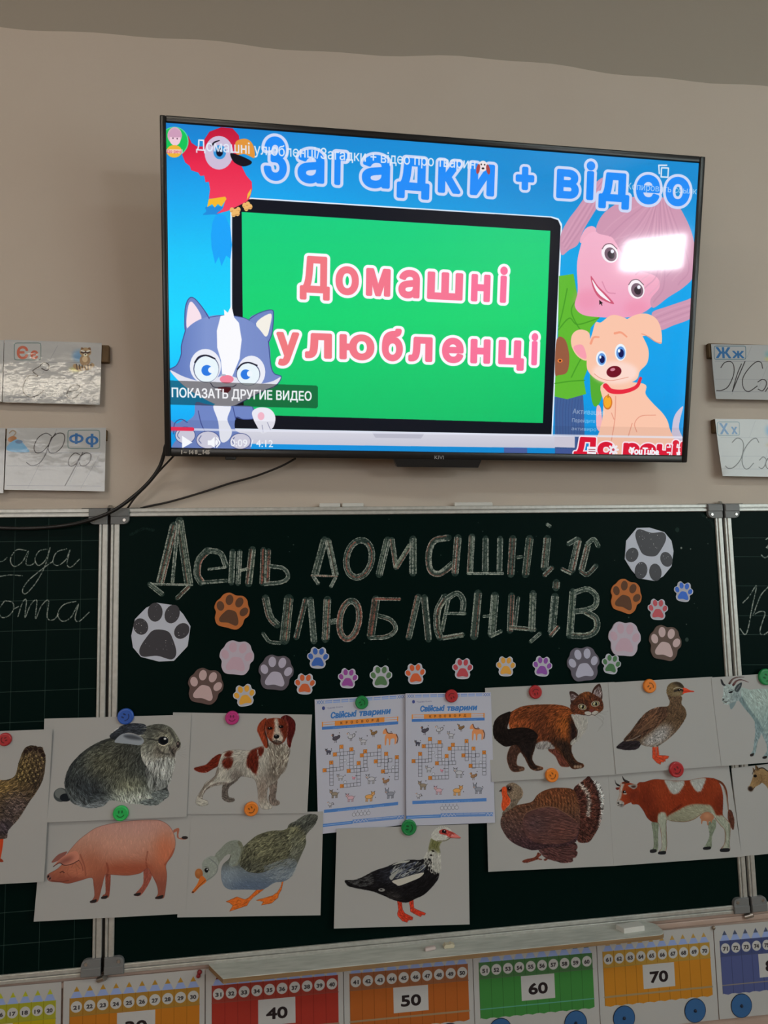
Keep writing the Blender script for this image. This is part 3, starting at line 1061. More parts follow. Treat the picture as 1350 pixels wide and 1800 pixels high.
# girl with pink hair and green hoodie
S.zoom(760, 500, 2.7)
S.fill(P(580, 535, 715, 525, 720, 600, 724, 806, 582, 806), (66, 96, 150), smooth=False)
for k in range(9):
    S.line(P(595 + k * 14, 545, 590 + k * 14, 620, 596 + k * 13, 800), 5, (50 + 6 * (k % 3), 80, 132), a=.5)
S.fill(P(580, 715, 1010, 722, 1010, 806, 660, 806, 580, 775), (216, 212, 226), a=0)
S.fill(P(340, 774, 450, 776, 450, 806, 340, 806), (78, 100, 165), smooth=False)
S.fill(P(585, 780, 660, 780, 660, 806, 585, 806), (70, 92, 155), smooth=False)
S.fill(P(580, 716, 676, 722, 676, 775, 580, 772), (214, 210, 224), smooth=False)
S.fill(P(752, 400, 800, 420, 815, 480, 795, 560, 768, 578, 752, 520), (84, 172, 52))
S.fill(P(600, -40, 670, -50, 690, 60, 800, 150, 752, 205, 735, 300, 745, 380, 718, 450, 730, 520, 640, 545, 580, 532, 582, 470, 596, 250), (98, 186, 52), smooth=False)
for q in (P(598, 215, 650, 160, 690, 190, 790, 160), P(582, 470, 650, 460, 722, 455), P(690, 60, 660, 120, 680, 180, 720, 240), P(640, 20, 620, 120, 600, 200), P(735, 300, 690, 380, 660, 440)):
    S.line(q, 6, (66, 150, 38), a=.8)
S.fill(P(590, 262, 630, 262, 650, 340, 640, 415, 600, 430, 582, 420), (150, 92, 66))
S.ell(606, 362, 12, 9, (240, 130, 60)); S.ell(606, 362, 6, 5, (60, 30, 30))
S.fill(P(780, 580, 800, 590, 805, 690, 780, 680), (240, 180, 190))
S.zoom(760, 230, 2.7)
H1, H2 = (206, 152, 178), (184, 128, 158)
def strands(q, n, rng=np.random.default_rng(3)):
    a, b = q
    for k in range(n):
        t = (k + .5) / n
        S.line(a * (1 - t) + b * t, 7, H2 if k % 2 else (220, 170, 192), a=.35)
S.fill(P(608, 500, 640, 430, 690, 362, 740, 292, 790, 232, 840, 215, 850, 240, 800, 335, 760, 400, 716, 475, 690, 540, 650, 565, 612, 588), H1)
strands((P(612, 520, 700, 370, 800, 235), P(640, 570, 730, 440, 835, 240)), 6)
S.fill(P(1045, 860, 1110, 835, 1200, 805, 1250, 792, 1240, 880, 1140, 925, 1080, 945, 1050, 900), H1)
strands((P(1050, 870, 1140, 835, 1240, 805), P(1070, 935, 1150, 905, 1240, 870)), 5)
S.fill(P(700, 530, 722, 470, 756, 452, 778, 470, 756, 520), (240, 176, 200))
S.fill(P(700, 560, 686, 640, 690, 760, 676, 830, 712, 872, 790, 884, 900, 888, 980, 872, 1040, 835, 1090, 770, 1100, 690, 1060, 600, 980, 540, 860, 500, 770, 478, 720, 510), lambda x, y: np.stack([np.interp(y, [480, 880], [244, 240]), np.interp(y, [480, 700, 880], [182, 174, 160]), np.interp(y, [480, 880], [206, 192])], 1))
S.ell(740, 800, 60, 50, (236, 140, 170), blur=9, a=.5); S.ell(970, 840, 60, 40, (238, 140, 170), blur=9, a=.5)
S.fill(P(778, 478, 806, 400, 880, 342, 960, 312, 1060, 310, 1150, 338, 1200, 410, 1236, 500, 1250, 600, 1240, 690, 1190, 745, 1120, 790, 1050, 840, 1036, 800, 1078, 742, 1060, 690, 960, 655, 905, 590, 870, 530, 846, 502), H1)
strands((P(800, 470, 880, 400, 1040, 320), P(1180, 740, 1230, 640, 1120, 340)), 14)
strands((P(850, 500, 960, 460, 1060, 330), P(1060, 830, 1110, 720, 1080, 340)), 10)
for x, y, an in ((842, 582, -25), (968, 752, -20)):
    S.ell(x, y, 38, 46, (250, 240, 246), an); S.ell(x + 4, y + 4, 28, 34, (118, 92, 108), an); S.ell(x + 6, y + 6, 16, 20, (50, 36, 48), an)
    S.ell(x + 12, y - 10, 8, 9, (240, 240, 250)); S.line(P(x - 36, y - 22, x - 20, y - 42, x + 8, y - 45, x + 34, y - 22), 4, (104, 70, 84))
S.fill(P(752, 688, 764, 750, 796, 796, 862, 822, 828, 778, 786, 736), (206, 90, 120)); S.fill(P(758, 706, 774, 752, 802, 786, 846, 812, 816, 778, 784, 744), (250, 240, 246))
S.line(P(806, 716, 830, 764, 868, 772), 5, (220, 140, 170)); S.fill(P(792, 802, 793, 826, 799, 821, 804, 830, 807, 828, 803, 819, 810, 818), (26, 20, 24), smooth=False)
S.zoom(0, 0, 1)
S.letters([('в', 972.5, 1022), ('і', 1024, 1049), ('д', 1047, 1111), ('е', 1112, 1164), ('о', 1164, 1216.5)], (990, 345.5), (1190, 358.5), 63, BL, 6.5, (5, WH))
# puppy
S.zoom(760, 500, 2.7)
F, FL = (250, 198, 172), (226, 150, 128)
S.fill(P(1190, 578, 1152, 618, 1138, 680, 1140, 760, 1200, 760, 1172, 690, 1176, 640), (206, 196, 216))
S.fill(P(810, 470, 1000, 470, 1012, 520, 1045, 562, 1100, 620, 1125, 680, 1132, 800, 780, 800, 792, 700, 806, 640, 812, 560), F)
for q in (P(870, 530, 866, 640, 850, 740), P(1060, 620, 990, 625, 960, 660, 970, 700), P(948, 660, 930, 720), P(850, 610, 862, 640)):
    S.line(q, 4, FL)
S.fill(P(905, 190, 950, 150, 1010, 138, 1060, 160, 1085, 210, 1088, 278, 1060, 272, 1020, 244, 960, 246), F); S.line(P(930, 238, 1000, 236, 1060, 272, 1088, 278), 4, FL)
S.fill(P(745, 232, 700, 214, 664, 238, 660, 290, 690, 342, 735, 360, 745, 300), F); S.fill(P(690, 286, 715, 290, 730, 330, 728, 354, 694, 338, 670, 300), (248, 160, 176))
S.fill(P(740, 290, 758, 235, 775, 180, 800, 180, 850, 146, 905, 155, 962, 190, 1000, 250, 1026, 312, 1020, 372, 985, 412, 968, 452, 900, 478, 840, 472, 782, 452, 745, 420, 732, 380), F)
S.ell(868, 418, 108, 54, (252, 218, 206), blur=5)
S.ell(802, 352, 25, 36, (235, 245, 255)); S.ell(804, 354, 19, 28, (96, 150, 220)); S.ell(806, 356, 12, 18, (18, 24, 84)); S.ell(797, 345, 5, 7, (240, 250, 255))
S.ell(893, 322, 27, 40, (235, 245, 255)); S.ell(894, 325, 21, 31, (96, 150, 220)); S.ell(896, 327, 13, 20, (18, 24, 84)); S.ell(886, 315, 6, 8, (240, 250, 255))
S.line(P(752, 280, 765, 252, 790, 250), 12, (244, 160, 130), w2=8); S.line(P(866, 232, 895, 228, 922, 248), 12, (244, 160, 130), w2=8)
S.ell(862, 414, 36, 27, (112, 14, 36), -12); S.ell(856, 404, 12, 7, (210, 130, 150), -12); S.line(P(768, 424, 800, 446, 850, 456, 930, 440), 3, FL)
S.line(P(822, 482, 850, 506, 910, 508, 968, 486, 988, 446), 27, (232, 42, 64), w2=16)
S.ell(832, 560, 22, 34, (214, 120, 40)); S.ell(831, 558, 17, 28, (248, 172, 44)); S.line(P(835, 522, 834, 536), 6, (190, 120, 50))
# kitten
S.zoom(270, 500, 2.7)
K1, K2, KL, KW = (112, 134, 196), (132, 152, 206), (64, 78, 140), (236, 238, 248)
S.fill(P(70, 640, 110, 660, 150, 640, 140, 690, 80, 700), K1)
S.fill(P(200, 560, 250, 568, 330, 580, 400, 574, 470, 582, 482, 632, 430, 640, 392, 630, 388, 690, 432, 720, 440, 790, 110, 790, 112, 730, 150, 660, 192, 620), K1)
S.fill(P(285, 572, 365, 576, 350, 640, 372, 700, 350, 742, 318, 742, 306, 650), KW)
for q in (P(212, 600, 226, 660, 250, 710), P(160, 655, 130, 640, 100, 660, 95, 710), P(470, 582, 482, 632, 430, 640, 392, 630), P(376, 580, 390, 640)):
    S.line(q, 4, KL)
for x, y, rx, ry in ((150, 716, 46, 38), (258, 738, 54, 40), (412, 744, 48, 36)):
    S.ell(x, y, rx + 3, ry + 3, KL); S.ell(x, y, rx, ry, (214, 212, 228))
    S.line(P(x - rx * .6, y - ry * .5, x - rx * .8, y, x - rx * .6, y + ry * .4), 3, KL)
S.fill(P(468, 604, 500, 584, 550, 590, 577, 625, 571, 672, 545, 697, 512, 706, 490, 672, 474, 640), (234, 234, 244)); S.ell(510, 625, 16, 19, (240, 182, 200)); S.line(P(540, 655, 555, 690), 3, (150, 150, 180)); S.line(P(515, 668, 520, 700), 3, (150, 150, 180))
S.fill(P(150, 222, 149, 125, 164, 72, 190, 64, 232, 110, 264, 162, 210, 205), K1); S.fill(P(160, 210, 163, 110, 184, 84, 228, 165), (248, 226, 236))
S.fill(P(455, 165, 500, 136, 560, 121, 569, 150, 562, 230, 545, 275, 500, 240), K1); S.fill(P(486, 185, 556, 138, 552, 200, 532, 248), (244, 240, 230))
S.fill(P(76, 404, 110, 382, 130, 335, 132, 290, 152, 220, 200, 176, 270, 150, 340, 146, 420, 156, 480, 190, 530, 250, 552, 300, 556, 380, 572, 422, 606, 438, 580, 480, 520, 506, 400, 568, 330, 578, 250, 548, 150, 486, 112, 450), lambda x, y: np.stack([np.interp(x, [80, 250, 600], [92, 128, 118]), np.interp(x, [80, 250, 600], [118, 150, 138]), np.interp(x, [80, 250, 600], [186, 208, 198])], 1))
S.fill(P(78, 408, 150, 440, 250, 462, 345, 430, 470, 470, 556, 462, 604, 440, 575, 486, 520, 506, 400, 568, 330, 578, 250, 548, 150, 486), (228, 228, 240))
S.line(P(150, 222, 149, 125, 164, 72, 190, 64, 232, 110, 264, 162), 4, KL); S.line(P(455, 165, 500, 136, 560, 121, 569, 150, 562, 230, 545, 275), 4, KL); S.line(P(264, 156, 340, 146, 420, 156, 455, 170), 3, KL); S.line(P(150, 222, 132, 290, 130, 335, 110, 382, 76, 404), 4, KL); S.line(P(545, 270, 556, 380, 572, 422, 606, 438, 580, 480, 520, 506, 400, 568), 4, KL)
S.fill(P(318, 150, 300, 220, 302, 300, 320, 362, 326, 440, 372, 440, 408, 352, 418, 262, 405, 182, 382, 156, 370, 98, 352, 134, 334, 118, 336, 146), (250, 250, 254), smooth=False)
S.ell(246, 388, 74, 82, KW); S.ell(250, 400, 61, 66, (60, 70, 110)); S.ell(251, 402, 58, 62, (234, 246, 252)); S.line(P(196, 370, 216, 344, 250, 337, 290, 352), 7, (30, 32, 50))
S.ell(253, 408, 26, 26, (44, 122, 226)); S.ell(274, 406, 15, 15, (240, 248, 255))
S.ell(464, 416, 66, 78, KW); S.ell(449, 425, 57, 56, (60, 70, 110)); S.ell(449, 427, 54, 53, (234, 246, 252)); S.line(P(398, 402, 420, 378, 452, 371, 490, 384), 7, (30, 32, 50))
S.ell(437, 427, 24, 24, (44, 122, 226)); S.ell(456, 424, 13, 14, (240, 248, 255))
S.ell(347, 450, 33, 20, (240, 132, 156)); S.line(P(270, 468, 290, 488, 345, 486, 375, 486, 392, 476), 4, (90, 90, 120)); S.fill(P(306, 490, 366, 490, 352, 514, 328, 512), (120, 24, 40))
S.ell(330, 430, 14, 4, (170, 180, 200)); 
# player overlay
S.zoom(270, 500, 2.7)
S.fill(P(70, 455, 772, 480, 780, 486, 780, 580, 772, 588, 70, 570), (16, 14, 12), smooth=False, a=.47)
S.zoom(0, 0, 1)
S.fill(P(295, 738, 1205, 752, 1205, 806, 295, 792), (10, 10, 20), smooth=False, a=.06)
S.textfit('ПОКАЗАТЬ ДРУГИЕ ВИДЕО', (301.8, 697.8), (547.8, 704.2), 16.5, (245, 246, 250), bold=.9)
S.textfit('Домашні улюбленці/Загадки + відео про тварин', (344.5, 264), (835.5, 297), 18, (226, 234, 248), bold=.6)
S.ell(849, 292, 8, 9.5, (238, 226, 228)); S.ell(840.5, 297, 3.2, 9, (170, 70, 70), 10); S.ell(858, 298, 3.2, 9, (170, 70, 70), -10); S.ell(846, 289, 1.3, 1.6, (40, 30, 30)); S.ell(852, 289.5, 1.3, 1.6, (40, 30, 30)); S.ell(849, 296, 2.4, 1.8, (40, 30, 30))
S.line(P(338, 755, 500, 757.8, 800, 762.5, 1198, 769), 4, (226, 228, 242), a=.75, smooth=False); S.line(P(300, 753.6, 338, 754.4), 6.5, (226, 48, 84), smooth=False)
S.line(P(1159, 305, 1158, 290.5, 1172, 290.5), 2.6, (214, 228, 244), smooth=False); S.line(P(1163, 295, 1175, 295.5, 1174, 311.5, 1162, 311), 2.6, (214, 228, 244), smooth=False, closed=True)
S.textfit('Копировать ссылк', (1102, 332.5), (1224.5, 341.5), 12, (222, 232, 246), bold=.3, a=.75)
S.zoom(270, 500, 2.7)
S.fill(P(135, 718, 184, 750, 135, 778), (246, 248, 252), smooth=False)
S.fill(P(257, 740, 272, 740, 290, 722, 290, 776, 272, 762, 257, 762), (246, 248, 252), smooth=False); S.line(P(299, 728, 314, 750, 299, 772), 6, (246, 248, 252)); S.ell(299, 750, 6, 12, (246, 248, 252))
S.zoom(0, 0, 1)
S.textfit('0:09 / 4:12', (405, 784.3), (480, 786), 13.2, (240, 242, 248), bold=.5)
S.textfit('Активация', (1006.5, 727), (1062, 730), 9.5, (230, 236, 245), a=.55); S.textfit('Перейдите', (1005.5, 741.8), (1046, 743.5), 7, (225, 232, 242), a=.6); S.textfit('активиро', (1004.5, 756), (1048, 758), 6.5, (225, 232, 242), a=.55)
S.textfit('До речі!', (1008, 799), (1204, 806), 34, (214, 24, 54), bold=6, outline=(2.5, (246, 226, 236)))
S.fill(P(1032, 785, 1048, 785.5, 1048, 798, 1032, 797.5), (240, 240, 246), smooth=False); S.line(P(1035, 793.5, 1046, 794), 1.4, (160, 40, 60)); S.line(P(1035, 790, 1046, 790.3), 1.4, (160, 40, 60))
for k in range(8):
    a_ = k * math.tau / 8
    S.line(P(1078, 790.5, 1078 + 8 * math.cos(a_), 790.5 + 8 * math.sin(a_)), 4.2, (236, 232, 240), smooth=False)
S.ell(1078, 790.5, 6, 6, (236, 232, 240)); S.ell(1078, 790.5, 2.4, 2.4, (190, 60, 80))
S.textfit('YouTube', (1105.5, 798), (1158, 800), 14.5, (244, 244, 250), bold=1.6)
for x, y, dx, dy in ((1178, 786, -1, -1), (1190, 786.3, 1, -1), (1178, 795.5, -1, 1), (1190, 795.8, 1, 1)):
    S.line(P(x + dx, y + 5 * -dy * 0 + dy * 5, x, y, x + dx * 5, y), 2.6, (240, 240, 248), smooth=False)
screen_object(SCR)
# ------------------------------------------------------------------ printed sheets
M_CARD = material('matt printed card', rough=0.7, spec=0.08, attr='Col')
M_PAPER = material('plain printed paper', rough=0.85, spec=0.06, attr='Col')
CARDS = {   # corners: top left, top right, bottom right, bottom left; depth; lift; label
    'hen': ([(-152, 1291), (92, 1281.7), (78, 1548.7), (-172, 1562)], .0275, .004),
    'rabbit': ([(78, 1263.3), (336, 1256.3), (328.7, 1433.6), (71, 1444)], .0216, .008),
    'pig': ([(75, 1440), (335.5, 1429), (327, 1605), (60, 1619)], .0225, .003),
    'dog': ([(304.2, 1252.2), (548.5, 1256.2), (539.9, 1428.1), (299, 1430)], .0195, .006),
    'goose': ([(317, 1430), (568.3, 1426.5), (563.2, 1607.8), (312, 1611.5)], .0215, .003),
    'muscovy': ([(591.8, 1456.7), (823.3, 1448.9), (824.9, 1623.8), (586.7, 1631.1)], .0250, .003),
    'cat': ([(852.5, 1209.3), (1080, 1198.8), (1092, 1360), (863, 1373)], .0215, .006),
    'duck': ([(1069, 1200), (1252, 1189.6), (1266, 1345), (1080.5, 1359.5)], .0222, .007),
    'goat': ([(1250, 1191), (1446, 1177), (1466, 1330), (1265.5, 1345.5)], .0230, .007),
    'turkey': ([(854.3, 1366), (1072.2, 1355), (1082.3, 1521), (857.7, 1531.6)], .0208, .003),
    'cow': ([(1069, 1355), (1280.6, 1340.5), (1302.8, 1505.2), (1078, 1521.3)], .0212, .003),
    'horse': ([(1285.6, 1350.5), (1478, 1328), (1502, 1486), (1302.6, 1504.5)], .0206, .003),
}
CARD_LABEL = {
    'hen': 'white picture card of a brown speckled hen, leftmost under a red magnet',
    'rabbit': 'white picture card of a grey rabbit with folded ears by a blue magnet',
    'pig': 'white picture card of a pink pig below the rabbit card',
    'dog': 'white picture card of a brown and white spaniel under a pink magnet',
    'goose': 'white picture card of a grey goose with lowered neck below the spaniel card',
    'muscovy': 'white picture card of a black and white muscovy duck below the crossword sheets',
    'cat': 'white picture card of a ginger and black cat right of the crossword sheets',
    'duck': 'white picture card of a brown mallard duck with a red bill',
    'goat': 'white picture card of a pale horned goat at the right edge',
    'turkey': 'white picture card of a brown turkey below the cat card',
    'cow': 'white picture card of a red and white cow below the brown duck card',
    'horse': 'white picture card of a light brown horse head below the goat card',
}
CARD_WHITE = {k: (140, 136, 132) for k in CARDS}
CV = {k: Canvas(v[0], 1.4, CARD_WHITE[k]) for k, v in CARDS.items()}
# ---- animals on the cards
def grad(ax, stops):
    """Colour along x (0) or y (1): stops = [(position, (r, g, b)), ...]."""
    k = [q[0] for q in stops]
    return lambda x, y: np.stack([np.interp((x, y)[ax], k, [q[1][i] for q in stops]) for i in range(3)], 1)


# rabbit
C = CV['rabbit'].zoom(0, 1220, 3.9706)
C.ell(430, 700, 52, 48, (62, 64, 64)); C.ell(425, 690, 38, 34, (92, 94, 92)); C.ell(462, 718, 40, 28, (26, 30, 34))
body = P(455, 640, 462, 570, 490, 500, 540, 440, 610, 380, 700, 330, 780, 305, 860, 290, 1000, 300, 1100, 380, 1210, 470, 1200, 560, 1170, 640, 1180, 690, 1150, 730, 1090, 765, 950, 760, 860, 748, 770, 735, 720, 775, 640, 788, 560, 770, 500, 745)
m = C.fill(body, grad(1, [(300, (62, 62, 56)), (480, (54, 56, 54)), (620, (52, 54, 53)), (780, (84, 88, 87))]))
C.ell(640, 640, 120, 110, (42, 45, 48), blur=18, a=.9, clip=m)
C.ell(760, 480, 160, 110, (78, 76, 62), blur=20, a=.9, clip=m)
C.ell(900, 640, 130, 70, (120, 118, 96), blur=18, a=.8, clip=m)
C.ell(950, 720, 170, 45, (150, 152, 142), blur=12, a=.9, clip=m)
C.ell(880, 440, 140, 100, (46, 46, 42), blur=22, a=.6, clip=m)
C.hair(m, 3600, 46, [(480, 560, 110), (560, 700, 60), (640, 400, 150), (760, 340, 165), (760, 560, 120), (900, 450, 115), (900, 680, 80), (1050, 560, 95), (1120, 700, 70), (700, 740, 20)], shade=(.35, 1.75), a=.75, jit=.3)
hd = P(985, 300, 1000, 240, 1060, 215, 1130, 210, 1190, 232, 1230, 280, 1262, 340, 1255, 380, 1225, 410, 1222, 480, 1200, 560, 1150, 600, 1080, 560, 1020, 500, 985, 420)
h = C.fill(hd, grad(1, [(210, (70, 70, 64)), (340, (112, 110, 98)), (440, (140, 138, 130)), (600, (150, 148, 142))]))
C.ell(1060, 300, 70, 60, (58, 58, 54), blur=14, a=.8, clip=h); C.ell(1120, 400, 60, 40, (84, 76, 66), blur=10, a=.8, clip=h); C.ell(1150, 300, 50, 50, (140, 134, 116), blur=10, a=.8, clip=h)
C.ell(1215, 390, 28, 40, (60, 50, 46), blur=6, a=.9, clip=h)
C.hair(h, 1500, 38, [(1000, 260, 200), (1080, 240, 170), (1180, 260, 120), (1100, 400, 120), (1050, 480, 95), (1180, 480, 85), (1150, 560, 90)], shade=(.45, 1.5), a=.7)
C.hair(C.fill(P(1030, 480, 1210, 440, 1200, 560, 1170, 640, 1050, 660), None), 500, 80, [(1050, 500, 95), (1190, 500, 80), (1100, 640, 100)], tint=[(190, 190, 184), (160, 160, 154), (60, 60, 58)], shade=(.7, 1.1), a=.6, w=2)
C.fill(P(765, 295, 800, 262, 860, 218, 930, 204, 1010, 212, 1020, 250, 985, 285, 900, 268, 850, 285, 800, 320), (40, 42, 46))
C.fill(P(800, 330, 850, 280, 920, 278, 985, 300, 1005, 330, 975, 356, 900, 348, 830, 342), (128, 130, 134)); C.fill(P(860, 290, 920, 284, 980, 306, 985, 320, 900, 312), (70, 72, 76), blur=2)
C.hair(C.fill(P(765, 295, 860, 218, 1010, 212, 1020, 300, 900, 268), None), 260, 50, [(860, 240, 160), (980, 230, 175)], shade=(.5, 2.2), a=.6)
C.ell(1140, 325, 36, 30, (26, 28, 34)); C.ell(1142, 325, 26, 23, (10, 12, 16)); C.ell(1152, 312, 9, 7, (225, 228, 232)); C.line(P(1030, 312, 1090, 322, 1110, 318), 5, (24, 24, 24)); C.line(P(1108, 345, 1140, 360, 1172, 345), 5, (176, 168, 150))
C.ell(1244, 352, 13, 24, (44, 38, 38)); C.ell(1242, 345, 5, 9, (120, 104, 96)); C.line(P(1215, 420, 1200, 400, 1212, 380), 5, (30, 24, 24))
for q in (P(980, 745, 1060, 725, 1110, 740, 1100, 768, 1010, 768), P(1060, 690, 1150, 665, 1182, 690, 1160, 725, 1090, 728)):
    f = C.fill(q, (86, 90, 88)); C.hair(f, 220, 26, [(1000, 740, 10), (1150, 690, 20)], shade=(.4, 1.7), a=.7)
f = C.fill(P(520, 740, 600, 770, 700, 740, 760, 735, 720, 775, 640, 788, 560, 778), (92, 95, 96)); C.hair(f, 260, 30, [(640, 760, 10)], shade=(.4, 1.6), a=.7)
for k in range(5):
    C.line(P(1240, 395 + k * 6, 1300, 360 + k * 22), 1.5, (90, 88, 86), a=.5)

for q in (P(1060, 240, 1110, 250, 1160, 270), P(1180, 250, 1210, 290, 1225, 330), P(1100, 380, 1130, 410, 1180, 420), P(1180, 360, 1200, 400, 1215, 430)):
    C.line(q, 16, (40, 38, 36), a=.45, clip=h)
C.line(P(470, 640, 480, 560, 530, 460, 620, 380, 720, 330, 800, 300), 22, (30, 32, 34), a=.45, clip=m)

# pig
C = CV['pig'].zoom(0, 1220, 3.9706)
PIGG = grad(1, [(880, (160, 116, 104)), (1000, (158, 116, 100)), (1120, (150, 100, 82)), (1210, (140, 82, 62)), (1320, (120, 68, 54))])
C.fill(P(1210, 950, 1240, 935, 1252, 945, 1245, 985, 1255, 1005, 1290, 992, 1308, 1000, 1300, 1014, 1262, 1014, 1236, 1000, 1234, 960, 1215, 968), (140, 84, 66)); C.ell(1290, 1002, 22, 11, (40, 34, 34))
for q, c in ((P(738, 1250, 772, 1250, 766, 1390, 750, 1420, 712, 1424, 720, 1400, 738, 1380), (112, 58, 46)), (P(1005, 1210, 1060, 1250, 1040, 1320, 985, 1400, 940, 1402, 950, 1385, 1000, 1320), (124, 66, 54))):
    f = C.fill(q, c); C.hair(f, 120, 30, [(750, 1350, 95), (1000, 1330, 110)], shade=(.6, 1.4), a=.5)
pig = P(480, 1100, 540, 1030, 600, 980, 680, 930, 800, 900, 920, 884, 1040, 878, 1120, 884, 1180, 920, 1215, 980, 1224, 1050, 1205, 1120, 1160, 1190, 1165, 1270, 1150, 1400, 1130, 1424, 1086, 1424, 1104, 1390, 1095, 1330, 1060, 1260, 1030, 1215, 980, 1248, 900, 1264, 820, 1262, 760, 1258, 735, 1260, 715, 1330, 690, 1430, 670, 1450, 632, 1452, 660, 1410, 655, 1330, 640, 1280, 560, 1300, 480, 1320, 420, 1312, 350, 1305, 330, 1280, 340, 1255, 400, 1220, 440, 1180, 450, 1150)
m = C.fill(pig, PIGG)
C.ell(1150, 1090, 70, 120, (168, 92, 62), blur=16, a=.8, clip=m); C.ell(900, 1215, 180, 40, (132, 66, 46), blur=10, a=.9, clip=m); C.ell(650, 1200, 60, 100, (136, 80, 60), blur=14, a=.8, clip=m)
C.ell(860, 1060, 200, 60, (178, 132, 116), blur=22, a=.7, clip=m); C.ell(900, 930, 230, 40, (166, 128, 120), blur=18, a=.8, clip=m); C.ell(540, 1240, 80, 60, (168, 104, 80), blur=14, a=.8, clip=m); C.ell(500, 1300, 120, 22, (110, 56, 44), blur=8, a=.9, clip=m)
C.line(P(745, 1180, 755, 1230, 735, 1290, 715, 1340), 12, (104, 50, 38), a=.6, clip=m); C.line(P(1030, 1100, 1020, 1170, 1040, 1240, 1090, 1310), 12, (110, 54, 40), a=.55, clip=m); C.line(P(1150, 1190, 1180, 1150, 1215, 1080), 10, (120, 56, 40), a=.6, clip=m); C.line(P(560, 1120, 590, 1200, 600, 1270), 10, (112, 60, 48), a=.6, clip=m)
for q in (P(560, 1220, 520, 1180, 500, 1210), P(480, 1200, 470, 1250, 510, 1290), P(440, 1230, 450, 1280), P(420, 1250, 425, 1300), P(530, 1210, 540, 1260, 520, 1290)):
    C.line(q, 5, (120, 66, 52), a=.6, clip=m)
C.hair(m, 1500, 50, [(480, 1120, 120), (700, 1000, 95), (950, 960, 92), (1180, 1000, 85), (900, 1220, 10), (680, 1350, 95), (1120, 1350, 95), (500, 1290, 170)], shade=(.8, 1.2), a=.4)
C.line(pig, 3, (84, 46, 40), a=.6, closed=True)
C.fill(P(360, 1172, 400, 1125, 440, 1105, 470, 1100, 440, 1140, 390, 1170), (118, 74, 66)); f = C.fill(P(372, 1205, 420, 1150, 480, 1110, 530, 1095, 552, 1125, 545, 1160, 500, 1185, 455, 1195, 420, 1180), (166, 108, 90)); C.ell(460, 1160, 60, 18, (110, 64, 56), -25, blur=5, clip=f)
C.line(P(372, 1204, 415, 1178, 450, 1194, 500, 1186, 550, 1160), 5, (50, 30, 30)); C.line(P(552, 1160, 572, 1195, 580, 1230), 5, (96, 50, 42), a=.7)
f = C.fill(P(330, 1262, 352, 1256, 360, 1290, 350, 1304, 334, 1290), (118, 76, 68)); C.ell(338, 1272, 6, 10, (34, 22, 22), 30); C.ell(350, 1286, 5, 9, (34, 22, 22), 30); C.line(P(360, 1300, 420, 1308, 480, 1300), 4, (80, 40, 34)); C.line(P(420, 1245, 436, 1238, 450, 1246), 5, (40, 24, 22))
for q in (P(634, 1440, 675, 1430, 668, 1452, 632, 1453), P(712, 1412, 752, 1404, 744, 1424, 710, 1426), P(940, 1392, 984, 1384, 972, 1405, 938, 1404), P(1090, 1414, 1140, 1400, 1130, 1424, 1086, 1425)):
    C.fill(q, (36, 30, 30))

# hen (only its tail end is in the picture)
C = CV['hen'].zoom(0, 1220, 3.9706)
C.fill(P(-10, 1010, 26, 1010, 6, 1150, -8, 1150), (160, 62, 34)); C.fill(P(-30, 1150, 10, 1145, 28, 1166, 0, 1168), (120, 50, 30))
m = C.fill(P(-260, 520, -150, 560, 0, 600, 100, 575, 130, 480, 165, 390, 200, 362, 240, 360, 262, 368, 295, 372, 305, 400, 318, 440, 312, 540, 290, 620, 250, 690, 200, 760, 130, 870, 60, 950, 50, 1000, 0, 1010, -160, 1010, -260, 900), (66, 54, 42))
C.ell(170, 560, 90, 110, (98, 82, 50), blur=18, a=.9, clip=m); C.ell(250, 600, 60, 90, (44, 36, 32), blur=16, a=.8, clip=m); C.ell(20, 660, 60, 60, (120, 98, 56), blur=14, a=.8, clip=m); C.ell(110, 790, 110, 60, (72, 62, 62), blur=16, a=.9, clip=m); C.ell(30, 930, 80, 60, (58, 52, 62), blur=14, a=.9, clip=m)
C.hair(m, 1500, 34, [(180, 420, -60), (260, 450, -80), (150, 580, -50), (280, 560, -75), (60, 640, -20), (100, 800, 10), (30, 930, 40)], shade=(.35, 1.8), a=.8, jit=.25, w=2)
for k in range(7):
    C.line(P(110 + k * 18, 600 + k * 4, 140 + k * 20, 500 + k * 6, 180 + k * 17, 400 + k * 5), 4, (30, 24, 20), a=.6, clip=m)
    for j in range(9):
        x, y = 120 + k * 20 + j * 9, 590 - j * 22 + k * 6
        C.ell(x, y, 7, 5, (158, 138, 92) if (j + k) % 2 else (34, 28, 24), 30, a=.75, clip=m)
for x, y, a_ in ((182, 392, -60), (215, 376, -75), (248, 372, -90), (280, 386, -100), (300, 418, -110)):
    C.ell(x, y, 26, 15, (40, 30, 26), a_, clip=m); C.line(P(x - 12, y - 2, x, y - 10, x + 12, y - 2), 3, (122, 104, 76), a=.7, clip=m)
for k in range(5):
    for j in range(4):
        x, y = 10 + j * 44 + (k % 2) * 18, 690 + k * 46
        C.line(P(x, y, x + 28, y + 26, x + 50, y - 4), 4, (34, 28, 30), a=.6, clip=m); C.line(P(x + 4, y - 4, x + 28, y + 18, x + 46, y - 8), 3, (118, 104, 98), a=.45, clip=m)

